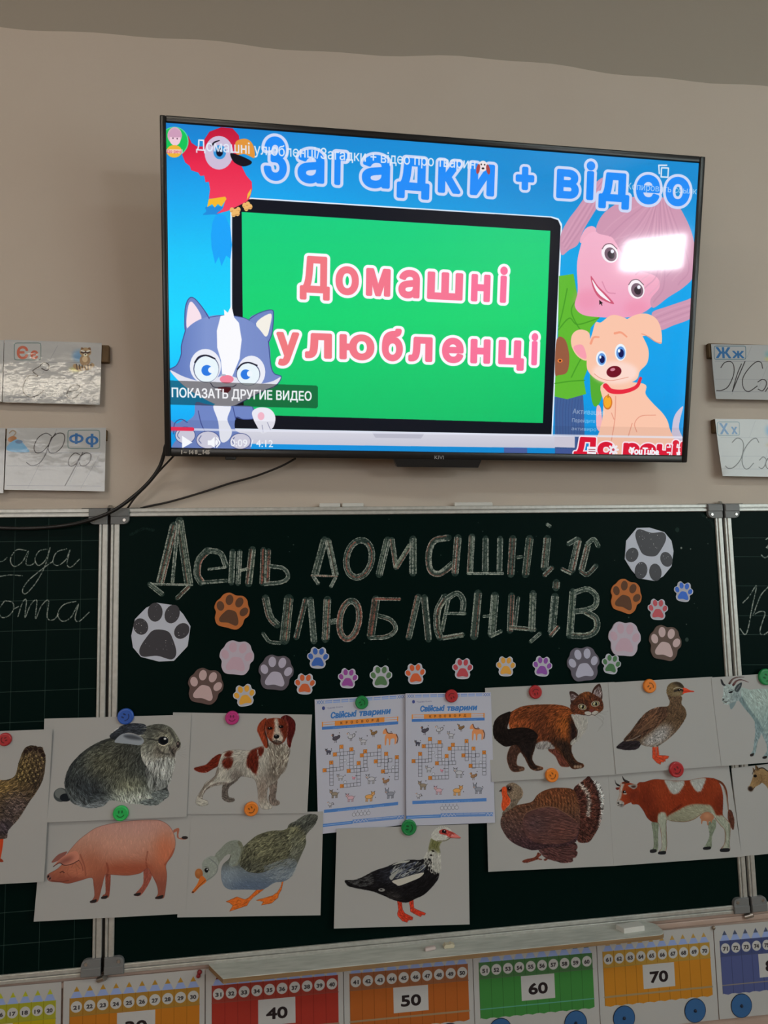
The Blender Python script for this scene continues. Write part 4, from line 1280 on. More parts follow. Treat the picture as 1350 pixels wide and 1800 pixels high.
# spaniel
C = CV['dog'].zoom(300, 1220, 4.2857)
W1, W2, BR, BD, BLK = (150, 144, 134), (112, 104, 96), (80, 28, 17), (58, 22, 14), (34, 26, 24)
f = C.fill(P(176, 560, 220, 545, 270, 530, 320, 480, 370, 450, 400, 470, 370, 530, 320, 560, 270, 590, 215, 586), BR); C.hair(f, 500, 44, [(220, 560, 200), (350, 490, 145)], shade=(.45, 1.7), a=.7)
for q, c in ((P(400, 660, 470, 610, 540, 590, 500, 650, 440, 700, 436, 770, 475, 780, 480, 800, 440, 810, 400, 795, 386, 760), (84, 76, 70)), (P(735, 640, 800, 620, 800, 700, 790, 780, 820, 805, 815, 828, 770, 834, 740, 800, 745, 720), (104, 92, 84))):
    f = C.fill(q, c); C.hair(f, 420, 34, [(430, 700, 100), (770, 720, 92), (440, 790, 10)], shade=(.35, 1.5), a=.7)
bod = P(385, 455, 430, 428, 500, 418, 590, 424, 660, 400, 720, 380, 800, 360, 880, 400, 888, 470, 870, 540, 820, 620, 790, 660, 735, 700, 728, 790, 765, 840, 745, 860, 690, 858, 664, 810, 655, 720, 632, 640, 570, 622, 520, 620, 440, 670, 330, 690, 270, 720, 240, 780, 278, 800, 280, 828, 230, 838, 192, 820, 200, 770, 245, 700, 270, 660, 330, 620, 350, 560)
m = C.fill(bod, W1)
C.ell(820, 520, 60, 130, (104, 92, 80), blur=18, a=.9, clip=m); C.ell(780, 600, 50, 60, (56, 46, 40), blur=12, a=.8, clip=m); C.ell(510, 540, 50, 60, (96, 88, 80), blur=16, a=.7, clip=m); C.ell(500, 610, 60, 25, (60, 50, 46), blur=8, a=.8, clip=m); C.ell(690, 720, 40, 120, (96, 78, 68), blur=12, a=.8, clip=m); C.ell(700, 830, 40, 20, (150, 144, 134), blur=6, clip=m); C.line(P(360, 560, 330, 630, 260, 690, 215, 770), 18, (98, 86, 76), a=.7, clip=m); C.line(P(430, 670, 350, 670, 270, 715, 240, 780), 12, (70, 56, 50), a=.6, clip=m)
for q in (P(405, 460, 430, 432, 470, 430, 460, 460, 430, 470), P(390, 500, 430, 475, 470, 480, 465, 530, 440, 555, 405, 545), P(578, 480, 600, 430, 650, 405, 700, 398, 690, 440, 662, 470, 660, 540, 640, 598, 600, 560, 575, 530), P(655, 425, 700, 395, 690, 450, 665, 462)):
    f = C.fill(q, BR, blur=1.2); C.hair(f, 240, 34, [(430, 500, 110), (620, 500, 95)], shade=(.5, 1.5), a=.6)
C.line(P(655, 420, 660, 460), 6, W1, a=.9)
C.hair(m, 2600, 36, [(500, 440, 175), (420, 560, 110), (300, 680, 130), (600, 600, 80), (700, 500, 85), (830, 420, 70), (850, 540, 100), (690, 750, 92), (230, 800, 20)], shade=(.55, 1.3), a=.6)
C.hair(C.fill(P(740, 370, 890, 380, 885, 500, 850, 590, 780, 600, 740, 480), None), 420, 60, [(780, 420, 70), (870, 430, 110), (820, 560, 95)], tint=[(176, 168, 154), (120, 108, 96), (60, 50, 44)], shade=(.7, 1.15), a=.6, w=2)
C.line(bod, 2.5, (60, 50, 46), a=.5, closed=True)
hd = P(720, 200, 760, 182, 800, 180, 850, 190, 880, 230, 880, 300, 860, 350, 830, 376, 790, 378, 750, 350, 722, 300)
h = C.fill(hd, (92, 38, 22)); C.fill(P(782, 190, 806, 188, 820, 250, 842, 300, 846, 350, 810, 372, 766, 350, 770, 300, 785, 250), (156, 148, 136), blur=2, clip=h); C.ell(750, 300, 24, 40, (128, 70, 46), blur=5, a=.8, clip=h); C.ell(846, 260, 24, 40, (70, 26, 18), blur=6, a=.8, clip=h); C.ell(790, 366, 60, 16, (40, 26, 22), blur=4, a=.9, clip=h)
C.hair(h, 500, 26, [(750, 220, 80), (800, 260, 90), (860, 260, 100)], shade=(.55, 1.5), a=.6)
for x, y in ((748, 258), (832, 246)):
    C.ell(x, y, 19, 11, (16, 10, 10)); C.ell(x - 4, y - 4, 3, 3, (170, 150, 140))
C.ell(797, 320, 22, 16, (16, 14, 16)); C.ell(793, 313, 9, 4, (90, 86, 88)); C.line(P(765, 358, 797, 352, 835, 362), 4, (30, 22, 22)); C.line(P(797, 335, 797, 352), 3, (40, 30, 28))
e1 = C.fill(P(722, 184, 690, 196, 662, 230, 652, 270, 668, 310, 690, 360, 716, 405, 735, 390, 722, 330, 715, 260), (112, 48, 28)); e2 = C.fill(P(830, 178, 870, 158, 915, 180, 940, 220, 936, 280, 915, 340, 900, 402, 880, 375, 876, 300, 880, 230, 855, 195), (64, 18, 16))
C.line(P(715, 210, 708, 270, 728, 340, 735, 390), 8, (26, 14, 12), a=.8); C.line(P(860, 180, 884, 230, 878, 300, 890, 380), 7, (150, 90, 70), a=.5)
for e in (e1, e2):
    C.hair(e, 320, 50, [(690, 260, 95), (910, 260, 95)], shade=(.5, 1.6), a=.6)

# goose with its neck down
C = CV['goose'].zoom(300, 1220, 4.2857)
for q in (P(690, 1440, 640, 1480, 590, 1530, 560, 1545, 500, 1525, 418, 1560, 445, 1568, 470, 1590, 445, 1632, 500, 1615, 575, 1590, 592, 1560, 620, 1530, 700, 1470), P(842, 1400, 830, 1450, 805, 1490, 770, 1515, 720, 1530, 645, 1550, 700, 1560, 684, 1586, 760, 1572, 810, 1530, 812, 1510, 835, 1470, 848, 1410)):
    f = C.fill(q, (176, 90, 36), smooth=False); C.hair(f, 200, 30, [(520, 1560, 170), (740, 1545, 170), (640, 1490, 140)], shade=(.6, 1.4), a=.6); C.line(q, 3, (112, 54, 24), a=.7, closed=True, smooth=False)
tail = P(880, 1010, 940, 960, 1000, 920, 1050, 906, 1100, 912, 1105, 940, 1080, 990, 1020, 1060, 1010, 1120, 970, 1200, 900, 1220)
bod = P(545, 1150, 590, 1110, 660, 1060, 760, 1030, 850, 1025, 920, 1000, 1000, 1060, 1020, 1120, 980, 1220, 935, 1320, 900, 1380, 850, 1410, 780, 1420, 690, 1470, 560, 1470, 450, 1470, 400, 1440, 380, 1370, 390, 1290, 440, 1240, 460, 1200)
tm = C.fill(tail, (64, 64, 58)); m = C.fill(bod, grad(1, [(1020, (84, 82, 64)), (1270, (80, 80, 72)), (1340, (94, 100, 106)), (1480, (84, 92, 102))]))
nk = C.fill(P(330, 1225, 380, 1160, 430, 1115, 490, 1100, 530, 1115, 545, 1160, 530, 1240, 500, 1290, 440, 1290, 455, 1220, 440, 1205, 410, 1220, 370, 1270, 350, 1310), (112, 114, 104)); C.line(P(520, 1120, 545, 1170, 525, 1260, 480, 1300), 34, (92, 90, 72), a=.6, clip=nk)
C.ell(440, 1370, 60, 80, (128, 136, 142), blur=16, a=.8, clip=m); C.ell(600, 1440, 160, 26, (74, 86, 106), blur=10, a=.8, clip=m)
C.hair(m, 1700, 30, [(420, 1380, 60), (600, 1420, 20), (800, 1380, 0), (950, 1250, -50), (600, 1100, -30)], shade=(.7, 1.3), a=.5)
wing = P(520, 1280, 545, 1180, 600, 1110, 690, 1055, 800, 1030, 880, 1060, 900, 1120, 890, 1210, 840, 1270, 780, 1310, 680, 1345, 590, 1340, 545, 1310)
w_ = C.fill(wing, (72, 70, 56)); C.ell(700, 1150, 110, 60, (98, 95, 74), -20, blur=16, a=.8, clip=w_); C.ell(620, 1310, 100, 30, (52, 52, 46), blur=8, a=.8, clip=w_)
C.hair(w_, 1100, 44, [(560, 1240, -60), (650, 1120, -30), (700, 1280, -30), (820, 1150, -40), (860, 1080, -20)], shade=(.45, 1.7), a=.75, w=2)
C.hair(tm, 700, 60, [(950, 1000, -45), (1060, 950, -40), (950, 1180, -55)], shade=(.4, 1.8), a=.75, w=2)
for k in range(6):
    C.line(P(900 + k * 14, 1120 - k * 6, 980 + k * 14, 1020 - k * 10, 1050 + k * 9, 925 + k * 8), 3, (36, 36, 34), a=.6, clip=tm)
C.hair(C.fill(P(700, 1300, 900, 1240, 950, 1280, 900, 1380, 760, 1400), None), 500, 50, [(800, 1320, -20), (900, 1330, -40)], tint=[(120, 126, 130), (78, 86, 96), (146, 148, 146)], shade=(.8, 1.1), a=.5)
C.hair(nk, 420, 26, [(480, 1120, 10), (400, 1170, 140), (500, 1240, 110)], shade=(.75, 1.2), a=.5)
h = C.fill(P(240, 1268, 280, 1228, 320, 1220, 350, 1240, 360, 1290, 350, 1340, 310, 1385, 265, 1410, 245, 1380, 240, 1330), (124, 126, 118)); C.hair(h, 240, 20, [(300, 1260, 130), (300, 1360, 120)], shade=(.8, 1.25), a=.5); C.line(P(290, 1235, 350, 1290, 340, 1350, 270, 1405), 8, (96, 98, 96), a=.6)
C.ell(213, 1352, 30, 38, (136, 84, 48)); C.ell(208, 1338, 14, 16, (164, 112, 70), blur=4); C.fill(P(228, 1370, 255, 1380, 268, 1412, 220, 1450, 180, 1492, 160, 1496, 162, 1484, 200, 1430), (168, 94, 42)); C.line(P(262, 1400, 215, 1445, 172, 1490), 4, (92, 48, 26)); C.ell(168, 1490, 8, 6, (60, 36, 26)); C.ell(270, 1326, 15, 18, (20, 18, 18)); C.ell(275, 1320, 4, 5, (200, 200, 200)); C.line(P(255, 1300, 280, 1304, 290, 1330), 3, (70, 66, 60))

# muscovy duck
C = CV['muscovy'].zoom(560, 1420, 4.5)
for q in (P(622, 735, 655, 735, 662, 800, 680, 830, 745, 862, 740, 882, 705, 885, 698, 902, 660, 890, 625, 850, 622, 830, 632, 800), P(715, 730, 748, 722, 752, 790, 800, 812, 845, 830, 838, 844, 815, 842, 805, 858, 770, 842, 725, 815, 724, 790)):
    f = C.fill(q, (156, 50, 32), smooth=False); C.hair(f, 200, 26, [(640, 780, 90), (690, 860, 25), (735, 770, 90), (790, 830, 20)], shade=(.6, 1.5), a=.6); C.line(q, 3, (92, 26, 18), a=.7, closed=True, smooth=False)
bod = P(210, 572, 280, 570, 340, 550, 400, 518, 460, 490, 540, 465, 620, 432, 720, 410, 800, 412, 850, 398, 900, 440, 950, 500, 945, 560, 900, 620, 840, 680, 770, 715, 700, 745, 640, 740, 570, 718, 510, 690, 430, 660, 330, 640, 250, 622, 222, 604)
m = C.fill(bod, (17, 15, 16)); C.ell(640, 500, 180, 50, (44, 46, 54), -14, blur=16, a=.9, clip=m); C.ell(600, 690, 60, 22, (52, 48, 46), 10, blur=6, a=.9, clip=m)
C.hair(m, 1500, 50, [(300, 590, 170), (500, 520, 160), (700, 460, 150), (850, 500, 120), (700, 680, 160), (560, 690, 190)], shade=(.3, 2.2), a=.6)
C.hair(C.fill(P(230, 575, 340, 560, 420, 520, 440, 600, 330, 620), None, clip=m), 90, 60, [(300, 590, 172)], tint=[(120, 118, 114), (90, 88, 88)], shade=(.7, 1.1), a=.5)
C.hair(C.fill(P(560, 480, 700, 420, 830, 430, 840, 500, 640, 560), None), 150, 90, [(600, 520, 140), (760, 460, 150)], tint=[(170, 168, 160), (104, 108, 124), (20, 20, 24)], shade=(.7, 1.1), a=.65, w=2)
C.fill(P(580, 455, 640, 425, 720, 415, 700, 432, 640, 440), (146, 142, 134)); C.fill(P(582, 578, 660, 555, 760, 525, 832, 512, 800, 550, 720, 585, 640, 614, 612, 604), (158, 152, 142)); C.fill(P(560, 545, 600, 510, 640, 480, 600, 545, 575, 570), (130, 128, 122)); C.ell(498, 648, 26, 13, (120, 116, 110)); C.ell(495, 645, 10, 5, (30, 28, 28))
nk = C.fill(P(830, 400, 862, 340, 876, 280, 890, 230, 925, 190, 990, 200, 980, 260, 958, 300, 965, 360, 968, 430, 965, 490, 940, 515, 890, 480, 860, 430), (150, 146, 138))
C.fill(P(868, 330, 878, 280, 900, 230, 940, 240, 985, 255, 958, 300, 960, 355, 910, 330), (98, 96, 62), blur=3, clip=nk); C.hair(nk, 500, 30, [(900, 260, 100), (920, 420, 95), (870, 420, 120)], shade=(.6, 1.25), a=.6); C.hair(C.fill(P(840, 400, 890, 410, 900, 480, 950, 510, 900, 520, 840, 450), None), 150, 22, [(870, 440, 100)], tint=[(20, 18, 18), (150, 146, 138)], a=.8)
C.ell(905, 341, 14, 7, (40, 36, 30), 20); C.ell(890, 375, 10, 8, (40, 36, 34)); C.ell(878, 410, 14, 9, (30, 28, 28), 30)
h = C.fill(P(890, 235, 905, 190, 945, 155, 990, 146, 1030, 160, 1060, 195, 1050, 235, 1000, 262, 940, 265), (158, 154, 146)); C.hair(h, 260, 26, [(940, 170, 150), (960, 240, 160), (920, 220, 110)], shade=(.7, 1.2), a=.5); C.line(P(940, 262, 1000, 260, 1040, 240), 8, (76, 70, 50), a=.7)
C.fill(P(955, 182, 990, 168, 1030, 180, 1075, 200, 1120, 232, 1118, 240, 1050, 238, 1000, 215, 960, 205), (150, 62, 56)); C.fill(P(1040, 215, 1080, 208, 1120, 234, 1060, 238), (176, 104, 98)); C.hair(C.fill(P(960, 180, 1070, 200, 1040, 230, 970, 205), None), 120, 14, [(1000, 200, 20)], shade=(.4, 1.4), a=.8)
C.ell(992, 186, 17, 14, (22, 16, 18)); C.ell(996, 181, 4, 4, (200, 200, 200)); C.line(P(1020, 236, 1118, 240), 3, (84, 34, 32))
for k in range(7):
    C.line(P(945 + k * 13, 165 - k * 2, 940 + k * 16, 143 + abs(k - 3) * 4), 2, (40, 36, 34), a=.7)
# ginger and black cat
C = CV['cat'].zoom(840, 1180, 5.1923)
BK, GI, DB = (20, 14, 12), (96, 50, 26), (56, 32, 22)
for q, c in ((P(300, 680, 350, 660, 400, 720, 360, 760, 350, 850, 410, 870, 415, 895, 380, 908, 320, 912, 285, 880, 262, 800, 270, 740), (60, 40, 32)), (P(660, 690, 740, 700, 800, 800, 830, 860, 780, 866, 740, 850, 700, 770, 640, 720), (84, 46, 36))):
    f = C.fill(q, c); C.hair(f, 320, 36, [(320, 780, 95), (380, 890, 10), (720, 780, 60)], shade=(.35, 1.6), a=.7); C.line(q, 6, (110, 78, 60), a=.45, closed=True)
bod = P(280, 400, 320, 360, 400, 322, 500, 306, 600, 302, 720, 304, 820, 326, 880, 380, 920, 480, 905, 600, 850, 680, 860, 760, 900, 820, 950, 840, 956, 868, 900, 886, 850, 882, 810, 830, 760, 760, 700, 700, 640, 640, 540, 650, 510, 720, 490, 790, 520, 850, 580, 868, 584, 890, 530, 904, 470, 880, 430, 800, 380, 720, 330, 640, 290, 520)
m = C.fill(bod, GI)
C.ell(560, 700, 100, 40, (104, 96, 94), blur=6, a=1, clip=C.fill(P(530, 650, 640, 630, 700, 700, 620, 706, 540, 704), (118, 112, 108))); C.hair(C.fill(P(530, 650, 640, 630, 690, 695, 620, 706, 545, 704), None), 260, 34, [(560, 680, 100), (660, 680, 110)], tint=[(140, 134, 128), (96, 88, 86), (120, 114, 110)], a=.7)
C.ell(480, 340, 130, 50, (84, 46, 26), blur=14, a=.8, clip=m); C.ell(330, 480, 50, 50, (126, 66, 32), blur=12, a=.8, clip=m); C.ell(780, 500, 70, 110, (138, 82, 32), blur=20, a=.9, clip=m); C.ell(560, 420, 40, 110, (48, 27, 18), blur=14, a=.8, clip=m); C.ell(700, 400, 26, 80, (60, 32, 20), blur=10, a=.6, clip=m); C.ell(620, 560, 110, 70, (62, 34, 24), blur=16, a=.8, clip=m); C.ell(700, 640, 60, 60, (36, 22, 18), blur=12, a=.9, clip=m)
C.fill(P(340, 640, 500, 560, 545, 650, 515, 720, 492, 790, 520, 850, 584, 880, 530, 904, 470, 880, 430, 800, 380, 720), (26, 19, 17), blur=4, clip=m); C.fill(P(700, 620, 840, 640, 860, 760, 900, 820, 956, 850, 940, 880, 850, 882, 810, 830, 760, 760), (38, 26, 20), blur=5, clip=m)
C.fill(P(845, 420, 890, 470, 905, 590, 850, 670, 835, 560), (30, 20, 18), blur=4, clip=m)
C.hair(m, 3000, 46, [(320, 440, 120), (450, 340, 160), (600, 330, 150), (760, 340, 160), (560, 520, 130), (780, 520, 110), (800, 720, 80), (480, 760, 80), (900, 860, 10), (540, 880, 10)], shade=(.35, 1.8), a=.7)
t_ = C.fill(P(300, 372, 250, 380, 190, 410, 150, 460, 136, 530, 145, 600, 190, 650, 250, 685, 330, 670, 420, 660, 500, 640, 545, 600, 530, 560, 480, 525, 400, 512, 320, 520, 270, 522, 280, 460), BK); C.ell(240, 440, 40, 40, (40, 28, 22), blur=10, a=.9, clip=t_)
C.hair(t_, 700, 46, [(200, 440, 130), (160, 560, 90), (250, 660, 20), (440, 600, -10), (400, 530, -10)], shade=(.3, 2.4), a=.6)
ch = C.fill(P(850, 395, 900, 400, 960, 410, 1000, 440, 990, 520, 950, 580, 900, 640, 850, 672, 845, 640, 890, 600, 905, 560, 880, 470), (146, 140, 132)); C.hair(ch, 600, 46, [(900, 430, 80), (960, 500, 115), (890, 620, 120)], shade=(.65, 1.2), a=.6); C.line(P(840, 400, 870, 480, 905, 540, 890, 620), 10, (34, 24, 20), a=.6)
for q, c in ((P(835, 190, 860, 182, 900, 200, 945, 255, 900, 300, 850, 290, 845, 240), (52, 34, 30)), (P(1040, 210, 1060, 150, 1100, 115, 1120, 125, 1135, 200, 1130, 260, 1080, 270), (56, 36, 30))):
    f = C.fill(q, c)
C.fill(P(850, 210, 880, 215, 925, 260, 870, 275, 852, 250), (116, 98, 100), blur=2); C.fill(P(1060, 205, 1100, 150, 1118, 180, 1120, 235, 1070, 255), (116, 100, 98), blur=2)
C.hair(C.fill(P(850, 210, 940, 260, 850, 280), None), 90, 40, [(880, 240, 20)], tint=[(160, 150, 148), (50, 34, 30)], a=.7); C.hair(C.fill(P(1050, 210, 1110, 140, 1125, 240), None), 90, 44, [(1090, 200, -60)], tint=[(160, 150, 148), (50, 34, 30)], a=.7)
hd = P(850, 290, 900, 240, 940, 205, 1000, 186, 1050, 205, 1120, 250, 1142, 290, 1140, 345, 1100, 380, 1050, 400, 990, 402, 920, 392, 860, 375, 845, 330)
h = C.fill(hd, (64, 36, 25)); C.ell(985, 215, 40, 36, (128, 76, 34), blur=8, a=.9, clip=h); C.ell(930, 370, 50, 24, (110, 58, 32), blur=6, a=.8, clip=h); C.ell(1105, 350, 32, 26, (108, 58, 30), blur=6, a=.8, clip=h); C.ell(1040, 320, 26, 40, (122, 60, 34), blur=5, a=.8, clip=h)
C.hair(h, 800, 28, [(900, 260, 150), (990, 210, -90), (1080, 250, -50), (900, 370, 150), (1120, 350, 30), (1030, 290, -95)], shade=(.4, 1.7), a=.7)
for q in (P(970, 240, 985, 275, 1000, 300), P(1020, 225, 1030, 260, 1040, 290), P(950, 250, 960, 290, 985, 310)):
    C.line(q, 8, (34, 20, 16), a=.7, w2=3)
C.fill(P(975, 372, 1010, 366, 1040, 374, 1070, 360, 1100, 372, 1080, 400, 1030, 412, 985, 402), (150, 142, 134)); C.line(P(975, 392, 1005, 404, 1038, 396, 1070, 400, 1095, 380), 4, (40, 26, 24)); C.fill(P(1012, 350, 1058, 348, 1042, 372, 1030, 374), (96, 50, 46)); C.line(P(1036, 372, 1038, 396), 4, (40, 26, 24))
for x, y, an in ((952, 325, 15), (1072, 296, -10)):
    C.ell(x, y, 40, 26, (150, 140, 124), an); C.ell(x, y, 34, 21, (24, 16, 14), an); C.ell(x + 2, y, 28, 18, (136, 128, 96), an); C.ell(x + 6, y, 11, 16, (12, 10, 10), an); C.ell(x - 4, y - 6, 5, 4, (220, 220, 210))
for k in range(9):
    C.line(P(1080 - 2 * k, 370 + k * 4, 1140, 360 + k * 14, 1200 - k * 14, 340 + k * 26), 1.6, (60, 56, 54) if k % 3 else (170, 166, 160), a=.7)
    C.line(P(985 + k, 380 + k * 2, 950 + k * 6, 410 + k * 6, 890 + k * 15, 440 + k * 12), 1.6, (90, 86, 84) if k % 2 else (170, 166, 160), a=.6)
for x in (880, 905, 930):
    C.ell(x, 866, 13, 14, (128, 106, 88), blur=1); C.line(P(x + 13, 855, x + 13, 880), 3, (50, 34, 26))
for x, y in ((545, 884), (565, 880), (380, 895), (398, 888)):
    C.ell(x, y, 10, 10, (106, 80, 62), blur=1)

# brown duck
C = CV['duck'].zoom(1060, 1170, 4.655)
for q in (P(430, 660, 445, 660, 450, 730, 500, 732, 530, 738, 520, 756, 498, 760, 500, 780, 470, 770, 428, 745), P(398, 655, 424, 655, 424, 735, 440, 750, 490, 770, 485, 785, 466, 784, 458, 804, 430, 790, 396, 752)):
    f = C.fill(q, (160, 62, 38), smooth=False); C.hair(f, 130, 24, [(410, 700, 90), (470, 760, 20)], shade=(.6, 1.4), a=.6); C.line(q, 3, (90, 34, 24), a=.6, closed=True, smooth=False)
tl = C.fill(P(104, 665, 150, 625, 190, 605, 280, 585, 320, 600, 300, 650, 270, 680, 200, 688, 140, 680), (32, 26, 28)); C.hair(tl, 240, 60, [(200, 640, 165)], shade=(.4, 2), a=.6)
bod = P(165, 612, 230, 530, 290, 450, 345, 390, 400, 355, 470, 338, 530, 330, 545, 290, 530, 230, 640, 250, 640, 310, 670, 350, 680, 400, 660, 450, 610, 520, 540, 590, 470, 640, 430, 662, 380, 660, 310, 645, 280, 610)
m = C.fill(bod, (84, 66, 50)); C.fill(P(310, 620, 380, 560, 450, 500, 530, 480, 560, 520, 520, 600, 460, 645, 400, 662, 330, 655), (128, 122, 118), blur=6, clip=m); C.ell(600, 420, 60, 100, (76, 58, 42), blur=12, a=.9, clip=m); C.ell(560, 540, 40, 60, (92, 80, 72), blur=10, a=.7, clip=m)
C.hair(m, 1800, 20, [(560, 300, 95), (620, 400, 100), (560, 480, 130), (450, 580, 140), (360, 630, 150)], shade=(.45, 1.5), a=.75, jit=.5)
w_ = C.fill(P(165, 612, 230, 530, 290, 450, 345, 390, 400, 355, 470, 336, 520, 350, 525, 400, 490, 450, 420, 510, 350, 560, 290, 600, 220, 605), (62, 44, 34)); C.ell(400, 420, 90, 40, (92, 64, 46), -35, blur=10, a=.9, clip=w_)
C.hair(w_, 700, 56, [(300, 500, 130), (420, 400, 140), (480, 420, 130), (240, 580, 145)], shade=(.35, 1.9), a=.7, w=2)
for k in range(6):
    C.line(P(480 - k * 10, 380 + k * 20, 400 - k * 22, 440 + k * 22, 300 - k * 14, 520 + k * 14), 5, (126, 96, 72), a=.55, w2=2, clip=w_); C.line(P(486 - k * 10, 390 + k * 20, 404 - k * 22, 450 + k * 22, 300 - k * 14, 530 + k * 14), 4, (26, 18, 16), a=.6, w2=2, clip=w_)
C.line(P(185, 612, 240, 600, 300, 570), 6, (140, 132, 124), a=.6)
h = C.fill(P(522, 230, 524, 180, 550, 145, 600, 132, 640, 145, 665, 180, 668, 212, 650, 240, 610, 250, 560, 250), (96, 80, 58)); C.hair(h, 360, 18, [(560, 170, 140), (600, 230, 160)], shade=(.6, 1.4), a=.6); C.fill(P(560, 150, 600, 130, 645, 148, 668, 186, 640, 178, 590, 150), (44, 36, 30), blur=3, clip=h); C.line(P(580, 190, 610, 178, 650, 190), 7, (150, 142, 124), a=.8); C.line(P(585, 208, 630, 196, 660, 206), 16, (30, 26, 26), a=.8); C.ell(622, 200, 11, 10, (12, 10, 12)); C.ell(625, 196, 3, 3, (190, 190, 190)); C.ell(600, 232, 30, 9, (128, 118, 98), blur=4, a=.7, clip=h)
C.fill(P(654, 182, 680, 185, 712, 202, 744, 208, 742, 216, 710, 218, 670, 225, 650, 232, 658, 205), (176, 62, 40)); C.line(P(660, 212, 700, 210, 742, 213), 3, (100, 30, 26)); C.line(P(665, 190, 690, 196), 4, (206, 110, 84), a=.6)

# goat (its front half is in the picture)
C = CV['goat'].zoom(1060, 1170, 4.655)
GT = (124, 136, 132)
for q in (P(1240, 450, 1300, 470, 1285, 560, 1255, 620, 1240, 690, 1222, 730, 1195, 734, 1194, 722, 1215, 690, 1228, 620, 1240, 540), P(1290, 540, 1370, 540, 1366, 650, 1345, 720, 1320, 752, 1294, 754, 1296, 740, 1330, 690, 1322, 620), P(1640, 520, 1730, 480, 1760, 560, 1740, 700, 1700, 740, 1690, 640)):
    f = C.fill(q, (112, 124, 124)); C.hair(f, 240, 30, [(1250, 600, 95), (1340, 640, 95)], shade=(.6, 1.3), a=.6)
C.fill(P(1192, 722, 1222, 712, 1216, 734, 1194, 738), (40, 34, 32)); C.fill(P(1294, 742, 1328, 734, 1322, 754, 1294, 756), (40, 34, 32))
m = C.fill(P(1130, 180, 1200, 196, 1260, 190, 1350, 190, 1550, 190, 1740, 220, 1790, 300, 1760, 480, 1640, 540, 1480, 540, 1380, 545, 1290, 545, 1240, 460, 1200, 400, 1150, 340, 1110, 280, 1100, 240), (132, 142, 136)); C.line(P(1120, 260, 1170, 350, 1240, 440, 1290, 530), 40, (84, 98, 100), a=.7, clip=m); C.ell(1290, 250, 90, 50, (146, 152, 144), blur=14, a=.8, clip=m); C.ell(1340, 480, 60, 60, (106, 122, 122), blur=14, a=.8, clip=m)
C.hair(m, 1700, 44, [(1150, 240, 70), (1280, 240, 60), (1250, 400, 95), (1340, 450, 95), (1600, 350, 90)], shade=(.6, 1.3), a=.55)
C.fill(P(1035, 310, 1080, 295, 1090, 290, 1075, 325, 1050, 356, 1040, 350), (104, 116, 116)); 
h = C.fill(P(985, 180, 1010, 155, 1060, 150, 1110, 170, 1130, 210, 1125, 260, 1100, 288, 1060, 302, 1010, 318, 985, 306, 972, 280, 985, 230), (140, 146, 142)); C.ell(1090, 250, 34, 44, (88, 98, 100), blur=8, a=.8, clip=h); C.hair(h, 360, 26, [(1010, 200, 110), (1080, 220, 100), (1020, 290, 140)], shade=(.65, 1.2), a=.6)
C.fill(P(1028, 222, 1045, 208, 1064, 212, 1050, 224), (24, 22, 24)); C.line(P(1030, 206, 1050, 198, 1070, 206), 4, (60, 62, 62)); C.line(P(976, 284, 1000, 296, 1030, 288), 4, (46, 44, 44)); C.ell(984, 276, 9, 6, (50, 46, 46), 40); C.line(P(985, 306, 1010, 300), 4, (70, 66, 64))
f = C.fill(P(1075, 200, 1090, 165, 1120, 142, 1136, 140, 1132, 170, 1110, 210, 1090, 214), (56, 60, 62)); C.line(P(1090, 200, 1120, 160), 8, (112, 110, 108), a=.7); C.fill(P(962, 112, 975, 118, 988, 145, 1004, 160, 990, 166, 970, 150), (44, 42, 44))
C.line(P(1034, 146, 1060, 112, 1100, 96, 1155, 94), 17, (66, 46, 44), w2=3); C.line(P(1066, 158, 1090, 128, 1130, 116, 1192, 136), 20, (74, 46, 46), w2=3); C.line(P(1036, 138, 1066, 110, 1110, 96), 4, (130, 114, 106), a=.7); C.line(P(1072, 146, 1096, 126, 1140, 120), 4, (130, 110, 104), a=.7)

# turkey
C = CV['turkey'].zoom(840, 1340, 5.1923)
for q in (P(545, 820, 575, 840, 550, 868, 582, 880, 575, 888, 540, 882, 490, 900, 440, 912, 410, 908, 404, 895, 440, 880, 500, 868, 530, 850), P(600, 880, 640, 870, 620, 890, 605, 892)):
    f = C.fill(q, (84, 42, 32)); C.hair(f, 160, 30, [(480, 890, 170), (550, 850, 120)], shade=(.5, 1.7), a=.6)
tf = P(875, 240, 930, 190, 980, 150, 1012, 126, 1040, 160, 1075, 170, 1110, 200, 1140, 270, 1155, 340, 1140, 450, 1110, 570, 1060, 660, 1010, 722, 940, 730, 900, 700, 860, 560, 860, 360)
t_ = C.fill(tf, (62, 36, 30)); C.fill(P(1040, 160, 1075, 165, 1112, 200, 1142, 270, 1157, 340, 1142, 450, 1112, 560, 1090, 600, 1110, 480, 1112, 380, 1090, 280, 1060, 200), (140, 138, 134), blur=2, clip=t_); C.line(P(1010, 140, 1070, 240, 1100, 360, 1095, 500, 1040, 640), 20, (36, 20, 18), a=.8, clip=t_)
C.line(P(930, 205, 990, 280, 1010, 400, 1000, 480), 34, (136, 130, 122), a=.75, clip=t_); C.line(P(960, 180, 1020, 260, 1050, 380, 1040, 520), 16, (84, 48, 36), a=.8, clip=t_)
C.hair(t_, 1500, 34, [(930, 240, -30), (1040, 240, -40), (1080, 380, 0), (1060, 560, 30), (960, 680, 60), (900, 450, 10)], shade=(.3, 1.9), a=.75, w=2)
